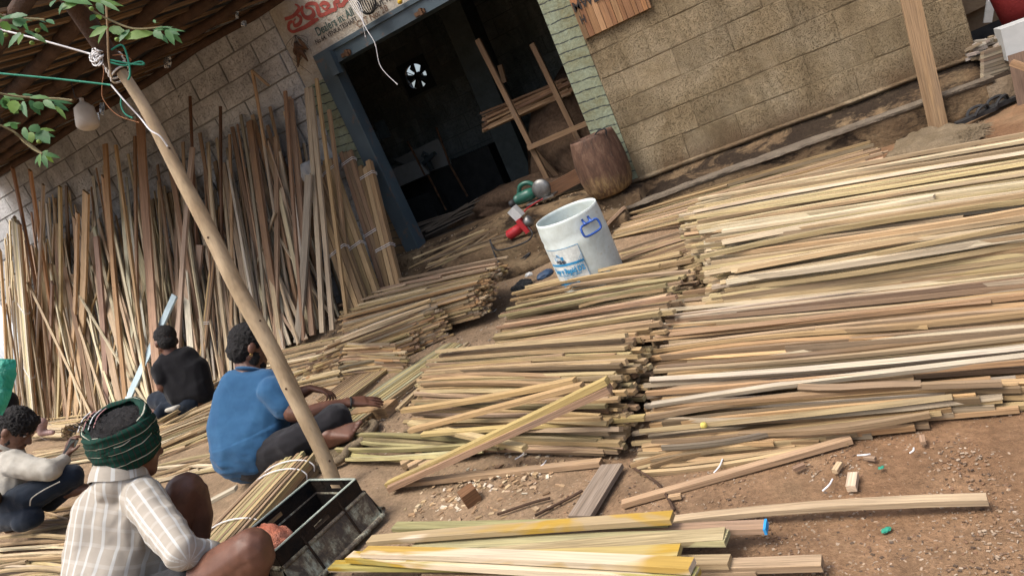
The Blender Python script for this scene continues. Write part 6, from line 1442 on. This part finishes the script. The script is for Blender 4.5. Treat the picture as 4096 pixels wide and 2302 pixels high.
body += limb(S(600, 2440, 2.35, 118), S(820, 2330, 2.22, 108), S(1000, 2200, 2.14, 88))      # near thigh
body += [[S(1005, 2195, 2.14, 88), S(1020, 2225, 2.14, 80)]]
body += limb(S(1015, 2225, 2.14, 82), S(985, 2340, 2.18, 72), S(940, 2500, 2.24, 40))
body += foot_prims(U(800, 2262, 2.63), U(900, 2290, 2.6) - U(800, 2262, 2.63), Vector((0, 0, 1)), 1.0)
blob('body', body, .0055, SKIN_D, root, 7, disp=lambda p, n_: .0012 * noise.noise(p * 30))
shirt = [[S(478, 1932, 2.40, 84), S(420, 1985, 2.42, 62), S(552, 1975, 2.42, 62)], [S(430, 1955, 2.42, 62), S(545, 1945, 2.42, 66), S(395, 2040, 2.42, 88), S(540, 2030, 2.42, 92)],
         [S(395, 2040, 2.42, 92), S(540, 2030, 2.42, 95), S(388, 2190, 2.40, 112), S(520, 2190, 2.42, 112)],
         [S(388, 2190, 2.40, 112), S(520, 2190, 2.42, 112), S(425, 2400, 2.34, 160), S(540, 2400, 2.42, 145)]]
shirt += limb(S(565, 1985, 2.38, 76), S(650, 2095, 2.27, 76), S(725, 2205, 2.17, 70), S(838, 2222, 2.25, 50))
shirt += limb(S(390, 2010, 2.50, 66), S(415, 2200, 2.62, 58))
neck = U(500, 1900, 2.42); hip = U(470, 2400, 2.36); axT = (neck - hip).normalized(); camf = toW(Vector((0, 0, 1))); rtT = camf.cross(axT).normalized()
sh0 = U(565, 1985, 2.38); sh1 = U(725, 2205, 2.17); axS = (sh1 - sh0).normalized(); rtS = axS.cross(camf).normalized(); rtS2 = rtS.cross(axS)
fwT = rtT.cross(axT)
def uv_shirt(p):
    k = (p - sh0).dot(axS); q = p - sh0 - axS * k
    if k > -.01 and q.length < .095 and (p - sh0).dot(rtT) > -.015:
        a_ = math.atan2(q.dot(rtS), q.dot(rtS2)); return (a_ * .085, k)
    d0 = p - neck; x = d0.dot(rtT); zc = d0.dot(fwT); return (math.copysign(1, x) * math.hypot(x, 0) + .35 * x * abs(x) / .1 + .02, d0.dot(axT) + .015 * math.sin(x * 12))
fs1 = folds(.006, 7, 3, axT, 2.2); fs2 = folds(.004, 16, 9, (axT + axS).normalized(), 2.5)
blob('shirt', shirt, .0065, M_PLAID, root, 6, disp=lambda p, n_: fs1(p, n_) + fs2(p, n_) + .002, uvfn=uv_shirt)
mb = MB(); cN_ = U(476, 1896, 2.42); ar, af, au = frame(toW(Vector((.5, .1, .8))), toW(Vector((-.28, -.95, -.05)))); vs = []; fs = []; uvs = []; N = 40
for i in range(N + 1):
    a_ = 2 * math.pi * i / N; rx, ry = .088, .082
    for j, (rr_, h) in enumerate(((.96, -.030), (.92, .006), (.86, .034), (.95, .038), (1.08, .010), (1.14, -.018))):
        vs.append(cN_ + ar * (rx * rr_ * math.cos(a_)) + af * (ry * rr_ * math.sin(a_)) + au * (h + .004 * math.sin(3 * a_)))
for i in range(N):
    for j in range(5): q = i * 6 + j; fs.append((q, q + 6, q + 7, q + 1)); uvs.append([(i * .013, j * .01), ((i + 1) * .013, j * .01), ((i + 1) * .013, j * .01 + .01), (i * .013, j * .01 + .01)])
mb.add(vs, fs, uvs); mb.build('collar', M_PLAID, root, smooth=True)
# cuff
a = U(800, 2212, 2.23); b = U(852, 2226, 2.26); dn = (b - a).normalized(); s_ = dn.cross(UPI).normalized(); u_ = s_.cross(dn); mb = MB(); vs = []; fs = []; uvs = []; N = 28; pf = ((0, 1.12), (.004, 1.22), (.040, 1.22), (.044, 1.12), (.02, .9))
for i in range(N + 1):
    for h, q in pf: a_ = 2 * math.pi * i / N; vs.append(a + dn * h + (s_ * math.cos(a_) * .043 + u_ * math.sin(a_) * .040) * q * (1 + .04 * math.sin(3 * a_)))
for i in range(N):
    for j in range(4): q = i * 5 + j; fs.append((q, q + 5, q + 6, q + 1)); uvs.append([(pf[j][0], i * .01), (pf[j][0], i * .01 + .01), (pf[j + 1][0], i * .01 + .01), (pf[j + 1][0], i * .01)])
mb.add(vs, fs, uvs); mb.build('cuff', M_PLAID, root, smooth=True)
blob('shorts', [[S(480, 2420, 2.36, 140), S(590, 2440, 2.36, 128)], [S(590, 2440, 2.36, 128), S(800, 2352, 2.22, 118)], [S(540, 2440, 2.48, 120), S(600, 2330, 2.54, 108)]], .008, M_CHAR, root, 5, disp=folds(.006, 9, 4))
# turban: hair dome and wound cloth
tc = U(480, 1728, 2.42); ta = toW(Vector((-.20, -.91, -.34))).normalized(); tr = ta.cross(toW(Vector((0, 0, 1)))).normalized(); tf = tr.cross(ta)
if tr.dot(toW(Vector((1, 0, 0)))) < 0: tr = -tr
blob('hair', [('e', tc + ta * .030 + tr * .012 + tf * .0, (tr, tf, ta), (.094, .098, .046))], .006, M_HAIR, root, 3, disp=lambda p, n_: .006 * noise.noise(p * 60) + .004 * noise.noise(p * 170))
def wrap(h0, h1, R0, tilt, ph, bul, name, thick=.012, uo=0):
    """one layer of wound cloth, slightly tilted, with folds"""
    vs = []; fs = []; uvs = []; N = 90; Mh = 16; ax_ = (ta + tr * math.cos(ph) * tilt + tf * math.sin(ph) * tilt).normalized()
    for i in range(N + 1):
        a_ = 2 * math.pi * i / N
        for j in range(Mh + 1):
            k = j / Mh; h = h0 + (h1 - h0) * k
            R = R0 * (1 + bul * math.sin(math.pi * k)) - .030 * max(0, .35 - k) ** 2 * 6 * .5
            if k > .82: R -= (k - .82) * .14; h -= (k - .82) ** 2 * .4
            R += .0030 * math.sin(k * 33 + 3.2 * math.sin(a_ + ph) + 1.8 * math.sin(2 * a_ + 1)) + .009 * noise.noise(Vector((math.cos(a_) * 1.6, math.sin(a_) * 1.6 + k * 2.5, ph * 3))) + .004 * noise.noise(Vector((math.cos(a_) * 5, math.sin(a_) * 5 + k * 7, ph * 3)))
            er = 1.0 + .06 * math.cos(2 * a_)
            vs.append(tc + (tr * math.cos(a_) + tf * math.sin(a_)) * R * er + ax_ * h - (tr * math.cos(ph) + tf * math.sin(ph)) * 0 + ta * (tilt * R * math.cos(a_ - ph)))
    for i in range(N):
        for j in range(Mh):
            q = i * (Mh + 1) + j; fs.append((q, q + Mh + 1, q + Mh + 2, q + 1)); u0_ = i / N * .84 + uo; uvs.append([(u0_, j * .0085 + uo), (u0_ + .84 / N, j * .0085 + uo), (u0_ + .84 / N, j * .0085 + .0085 + uo), (u0_, j * .0085 + .0085 + uo)])
    mb = MB(); mb.add(vs, fs, uvs); o = mb.build(name, M_TURB, root, smooth=True); md = o.modifiers.new('s', 'SOLIDIFY'); md.thickness = .003; return o
wrap(-.110, .020, .103, .05, 1.0, .09, 'turban_cloth', uo=.0)
wrap(-.070, .044, .108, -.12, 2.2, .04, 'turban_cloth', uo=.013)
wrap(-.020, .068, .106, .22, 1.6, .02, 'turban_cloth', uo=.027)
mb = MB(); r = random.Random(3)
for i in range(26):
    p0 = tc + ta * (.055 + r.uniform(0, .02)) + tr * r.uniform(-.10, -.02) + tf * r.uniform(-.09, .05); tube(mb, [p0, p0 + ta * .015 + tr * r.uniform(-.02, .02) - tf * .01, p0 + ta * .018 + tr * r.uniform(-.04, .02) - tf * r.uniform(.02, .05)], [.003, .002, .001], 4)
tag(mb.build('hair_tuft', M_HAIR, root), kind='stuff')
M_PINK = m_plain('pink_thread', (.45, .2, .2), (.6, .35, .33), 40, .7)
for i, m_ in enumerate((M_STRING, M_PINK, M_STRING, M_PINK)):
    p0 = tc + ta * .092 + tr * (-.075 + i * .018) + tf * .02; mb = MB(); tube(mb, spline([p0, p0 - tf * .04 - ta * .006 - tr * .012, p0 - tf * .08 - ta * .030 - tr * .018], 4), .0018, 5); mb.build('thread', m_, root)

# --- man in the blue T-shirt
root = empty('person', G(1000, 1880, 0), 'man in blue T-shirt and charcoal trousers sitting cross-legged and sorting strips with both hands', 'person')
hc = U(998, 1384, 3.66); fw = toW(Vector((.80, .22, .55))); upv_ = toW(Vector((-.26, -.95, -.02)))
hp_, HP, HA = head_prims(hc, fw, upv_, 1.04); body = list(hp_)
body.append([S(985, 1440, 3.66, 46), S(1000, 1510, 3.62, 52)])
body.append([S(950, 1570, 3.62, 60), S(1070, 1565, 3.58, 60), S(960, 1720, 3.58, 80), S(1050, 1710, 3.58, 80)]); body.append([S(960, 1720, 3.58, 80), S(1050, 1710, 3.58, 80), S(985, 1810, 3.56, 88), S(1050, 1790, 3.56, 88)])
body += limb(S(1095, 1570, 3.52, 50), S(1170, 1650, 3.47, 38), S(1238, 1652, 3.46, 33)) + limb(S(1238, 1652, 3.46, 34), S(1300, 1632, 3.50, 31), S(1388, 1612, 3.56, 21))
hd = U(1480, 1606, 3.60) - U(1388, 1612, 3.56)
body += hand_prims(U(1398, 1608, 3.565), hd, UPI + toW(Vector((0, 0, -.5))), 1.12, .16, .10, -1)
body += limb(S(1100, 1560, 3.74, 46), S(1150, 1590, 3.80, 34), S(1200, 1572, 3.80, 27), S(1238, 1556, 3.80, 20)) + hand_prims(U(1248, 1552, 3.80), U(1310, 1566, 3.80) - U(1248, 1552, 3.8), UPI, .95, .62, .12, -1, (.6, .9, 1.1, 1.2))
body += limb(S(1060, 1820, 3.5, 66), S(1330, 1690, 3.5, 46), S(1250, 1745, 3.52, 34), S(1290, 1772, 3.48, 26))
body += foot_prims(U(1300, 1776, 3.46), U(1405, 1724, 3.42) - U(1300, 1776, 3.46), toW(Vector((-.35, -.8, -.45))), 1.12, -1)
blob('body', body, .0048, SKIN_D, root, 5)
hair(root, HP, HA, 1.04, seed=4, amp=.006)
blob('beard', [('e', HP(0, .062, -.088), HA, (.046, .040, .034)), ('e', HP(.05, .02, -.06), HA, (.02, .03, .045)), ('e', HP(-.05, .02, -.06), HA, (.02, .03, .045))], .005, M_HAIR, root, 3, disp=lambda p, n_: .004 * noise.noise(p * 120))
mb = MB(); ce = HP(.082, -.006, -.05); tube(mb, [ce + HA[1] * (.006 * math.cos(t)) + HA[2] * (.006 * math.sin(t)) for t in [2 * math.pi * j / 12 for j in range(13)]], .0009, 5); mb.build('earring', m_plain('gold', (.6, .4, .12), (.7, .5, .2), 9, .3, metal=.9), root)
ts = [[S(945, 1535, 3.62, 58), S(1075, 1535, 3.58, 58), S(925, 1600, 3.62, 66), S(1085, 1590, 3.56, 62)], [S(925, 1600, 3.62, 68), S(1085, 1590, 3.56, 62), S(930, 1710, 3.60, 94), S(1060, 1700, 3.56, 92)],
      [S(930, 1710, 3.60, 94), S(1060, 1700, 3.56, 92), S(958, 1800, 3.56, 108), S(1035, 1795, 3.55, 105)], [S(958, 1800, 3.56, 108), S(1035, 1795, 3.55, 105), S(975, 1860, 3.55, 70), S(940, 1870, 3.58, 40)]]
ts += limb(S(1092, 1565, 3.52, 60), S(1138, 1622, 3.49, 52))
axb = (U(1000, 1480, 3.6) - U(1000, 1840, 3.56)).normalized(); sdv = U(1090, 1600, 3.5) - U(920, 1600, 3.6); f1 = folds(.011, 6, 13, sdv.normalized(), 3.5); f2 = folds(.0055, 15, 19, sdv.normalized(), 3)
zl = U(1000, 1720, 3.56).z
blob('tshirt', ts, .0075, M_BLUET, root, 5, disp=lambda p, n_: f1(p, n_) * (1.3 if p.z < zl else .5) + f2(p, n_) * (1.5 if p.z < zl else .4) + .003)
blob('tshirt_collar', [('e', U(998, 1478, 3.62), frame(toW(Vector((.8, .2, .5))), toW(Vector((-.3, -.95, 0)))), (.078, .074, .016))], .005, M_BLUET, root, 2)
tr_ = limb(S(1010, 1840, 3.54, 84), S(1180, 1770, 3.46, 70), S(1345, 1668, 3.48, 56)) + [[S(1345, 1665, 3.48, 56), S(1360, 1690, 3.50, 50)]] + limb(S(1355, 1690, 3.50, 52), S(1290, 1735, 3.54, 42), S(1240, 1785, 3.52, 36))
tr_ += limb(S(1080, 1790, 3.66, 80), S(1180, 1700, 3.82, 62), S(1260, 1680, 3.9, 54)) + limb(S(1260, 1690, 3.9, 50), S(1230, 1740, 3.7, 42)) + [[S(1000, 1840, 3.58, 90), S(1080, 1830, 3.6, 80), S(1130, 1800, 3.5, 60)]]
blob('trousers', tr_, .0075, M_CHAR, root, 5, disp=folds(.005, 11, 8))
mb = MB(); c = U(1402, 1610, 3.565); dn = hd.normalized(); s_ = dn.cross(UPI).normalized(); u_ = s_.cross(dn)
tube(mb, [c + s_ * (.034 * math.cos(t)) + u_ * (.027 * math.sin(t)) for t in [2 * math.pi * j / 16 for j in range(16)]], .0055, 6, closed=True); mb.build('bracelet', M_BLKR, root)

# --- man in the black T-shirt
root = empty('person', G(760, 1640, .02), 'man in black T-shirt and navy shorts sitting with his back turned before the leaning lumber', 'person')
D3 = 5.6
hc = U(664, 1362, D3); fw = toW(Vector((-.55, .35, .75))); upv_ = toW(Vector((-.10, -.98, -.1)))
hp_, HP, HA = head_prims(hc, fw, upv_, 1.0); body = list(hp_)
body.append([S(668, 1385, D3, 28), S(690, 1425, D3, 32)]); body.append([S(685, 1462, D3, 32), S(765, 1455, D3, 32), S(760, 1560, D3, 40), S(795, 1560, D3, 38)])
body += limb(S(640, 1480, D3 - .05, 28), S(650, 1545, D3 - .05, 22), S(690, 1568, D3 + .1, 18), S(700, 1530, D3 + .35, 13)) + hand_prims(U(700, 1525, D3 + .37), toW(Vector((.1, -.5, .8))), UPI, .95, .4)
body += limb(S(800, 1500, D3 + .2, 26), S(770, 1580, D3 + .4, 20), S(700, 1560, D3 + .5, 14)) + limb(S(780, 1600, D3, 45), S(640, 1610, D3 + .2, 34), S(660, 1650, D3 + .3, 22), S(600, 1640, D3 + .3, 16))
blob('body', body, .007, SKIN_D, root, 5); hair(root, HP, HA, 1.0, lift=.030, back=-.01, rr=(.086, .096, .086), seed=8, amp=.005)
ts = [[S(668, 1440, D3, 34), S(745, 1425, D3, 42), S(650, 1475, D3, 42), S(780, 1470, D3, 46)], [S(650, 1475, D3, 42), S(785, 1470, D3, 48), S(725, 1580, D3, 52), S(805, 1560, D3, 52)], [S(725, 1580, D3, 52), S(805, 1560, D3, 52), S(720, 1610, D3, 36), S(815, 1570, D3, 44)]] + limb(S(642, 1480, D3 - .03, 37), S(652, 1512, D3 - .05, 33))
blob('tshirt', ts, .009, M_BLACKT, root, 5, disp=folds(.007, 7, 21))
blob('shorts', limb(S(770, 1600, D3, 52), S(660, 1600, D3 + .1, 42), S(625, 1600, D3 + .15, 36)) + limb(S(740, 1620, D3, 44), S(665, 1635, D3, 34), S(640, 1650, D3 - .05, 26)), .009, M_NAVYP, root, 5, disp=folds(.005, 9, 25))
blob('white_patch', [[S(668, 1640, D3 - .17, 9), S(700, 1632, D3 - .19, 11), S(716, 1622, D3 - .17, 6)]], .006, M_OFFW, root, 2)

# --- man with the phone
root = empty('person', G(60, 2060, 0), 'bearded man in off-white shirt and navy trousers looking at a phone at the left edge', 'person')
D4 = 4.25
hc = U(62, 1712, D4); fw = toW(Vector((.85, .50, .12))); upv_ = toW(Vector((.32, -.92, .05)))
hp_, HP, HA = head_prims(hc, fw, upv_, 1.06); body = list(hp_)
body.append([S(40, 1755, D4, 38), S(15, 1810, D4, 42)]); body.append([S(-20, 1850, D4 + .05, 60), S(40, 1860, D4, 60), S(-10, 2000, D4, 75), S(40, 2000, D4, 70)])
body += limb(S(45, 1845, D4 - .1, 42), S(200, 1885, D4 - .15, 32), S(255, 1840, D4, 20), S(262, 1822, D4 + .02, 17)) + hand_prims(U(264, 1818, D4 + .02), toW(Vector((.15, -.9, .3))), toW(Vector((-.5, .1, -.8))), .95, .55, .1, 1)
body += limb(S(20, 2020, D4, 60), S(280, 1900, D4 - .05, 42), S(240, 1960, D4, 28), S(300, 1965, D4, 20)) + foot_prims(U(270, 1975, D4), U(330, 1955, D4) - U(270, 1975, D4), toW(Vector((-.3, -.9, -.1))), .95)
blob('body', body, .006, SKIN_M, root, 5); hair(root, HP, HA, 1.06, lift=.026, back=-.008, rr=(.088, .104, .092), seed=12, amp=.009); eyes(root, HP, 1.0)
blob('beard', [('e', HP(0, .068, -.090), HA, (.040, .032, .022)), ('e', HP(.045, .02, -.06), HA, (.018, .025, .035)), ('e', HP(-.045, .02, -.06), HA, (.018, .025, .035)), ('e', HP(0, .095, -.056), HA, (.022, .008, .005))], .005, M_HAIR, root, 2, disp=lambda p, n_: .003 * noise.noise(p * 120))
ts = [[S(-20, 1815, D4, 46), S(50, 1815, D4, 44), S(-30, 1900, D4, 66), S(55, 1890, D4, 62)], [S(-30, 1900, D4, 66), S(55, 1890, D4, 62), S(-20, 2030, D4, 85), S(40, 2010, D4, 78)], [S(-20, 2030, D4, 85), S(20, 2040, D4, 70), S(-10, 2080, D4, 50)]] + limb(S(50, 1850, D4 - .1, 52), S(125, 1872, D4 - .14, 46), S(200, 1882, D4 - .15, 42), S(250, 1842, D4 - .02, 27))
blob('shirt', ts, .008, M_OFFW, root, 4, disp=folds(.008, 9, 31)); blob('shirt_collar', [('e', U(28, 1778, D4), frame(toW(Vector((.8, .4, .1))), toW(Vector((.1, -.98, 0)))), (.082, .080, .020))], .006, M_OFFW, root, 2)
blob('trousers', limb(S(0, 2050, D4, 72), S(120, 1985, D4 - .1, 62), S(285, 1900, D4 - .06, 46)) + [[S(285, 1900, D4 - .06, 46), S(290, 1925, D4, 40)]] + limb(S(288, 1925, D4, 42), S(200, 2010, D4 + .05, 34)) + limb(S(0, 2050, D4, 72), S(130, 2070, D4 - .15, 42), S(90, 2085, D4 - .15, 40)), .008, M_NAVYP, root, 5, disp=folds(.005, 10, 33))
mb = MB(); tube(mb, spline([U(120, 2020, D4 - .27), U(128, 1990, D4 - .29), U(180, 1955, D4 - .28), U(240, 1925, D4 - .23)], 4), .0035, 5); mb.build('white_piping', M_OFFW, root)
ph_ = empty('mobile_phone', U(282, 1790, D4 + .03), 'mobile phone held up by the man in the off-white shirt', 'phone'); c = U(281, 1790, D4 + .03); a1 = toW(Vector((.42, -.9, .05))).normalized(); a2 = toW(Vector((.75, .30, -.3))).normalized(); a2 = (a2 - a1 * a2.dot(a1)).normalized(); a3 = a1.cross(a2)
mb = MB(); box(mb, c, .060, .028, .0045, (a1, a3, a2)); mb.build('phone_case', M_BLKR, ph_)
mb = MB(); box(mb, c + a2 * .0052, .055, .025, .0006, (a1, a3, a2)); mb.build('screen', m_plain('bluish_screen', (.25, .35, .38), (.4, .5, .52), 5, .2, 0), ph_)

# --- man behind, only his bare knee shows
root = empty('person', G(120, 1730, 0), 'man mostly hidden behind the phone man, only bare bent knees showing', 'person')
D5 = 6.0
blob('body', limb(S(30, 1705, D5, 40), S(110, 1712, D5, 30), S(168, 1690, D5, 22)) + limb(S(168, 1690, D5, 21), S(166, 1730, D5, 15), S(210, 1728, D5, 11)) + limb(S(60, 1725, D5 + .15, 34), S(140, 1700, D5 + .2, 20), S(120, 1735, D5 + .2, 14)) + [[S(20, 1700, D5, 42), S(10, 1600, D5, 45)], [S(10, 1590, D5, 20), S(8, 1560, D5, 22)], [S(8, 1548, D5, 34), S(10, 1535, D5, 32)]], .008, SKIN_P, root, 5)
blob('shirt', [[S(18, 1700, D5, 46), S(0, 1610, D5, 48), S(25, 1605, D5, 44)]], .012, M_BLACKT, root, 4)
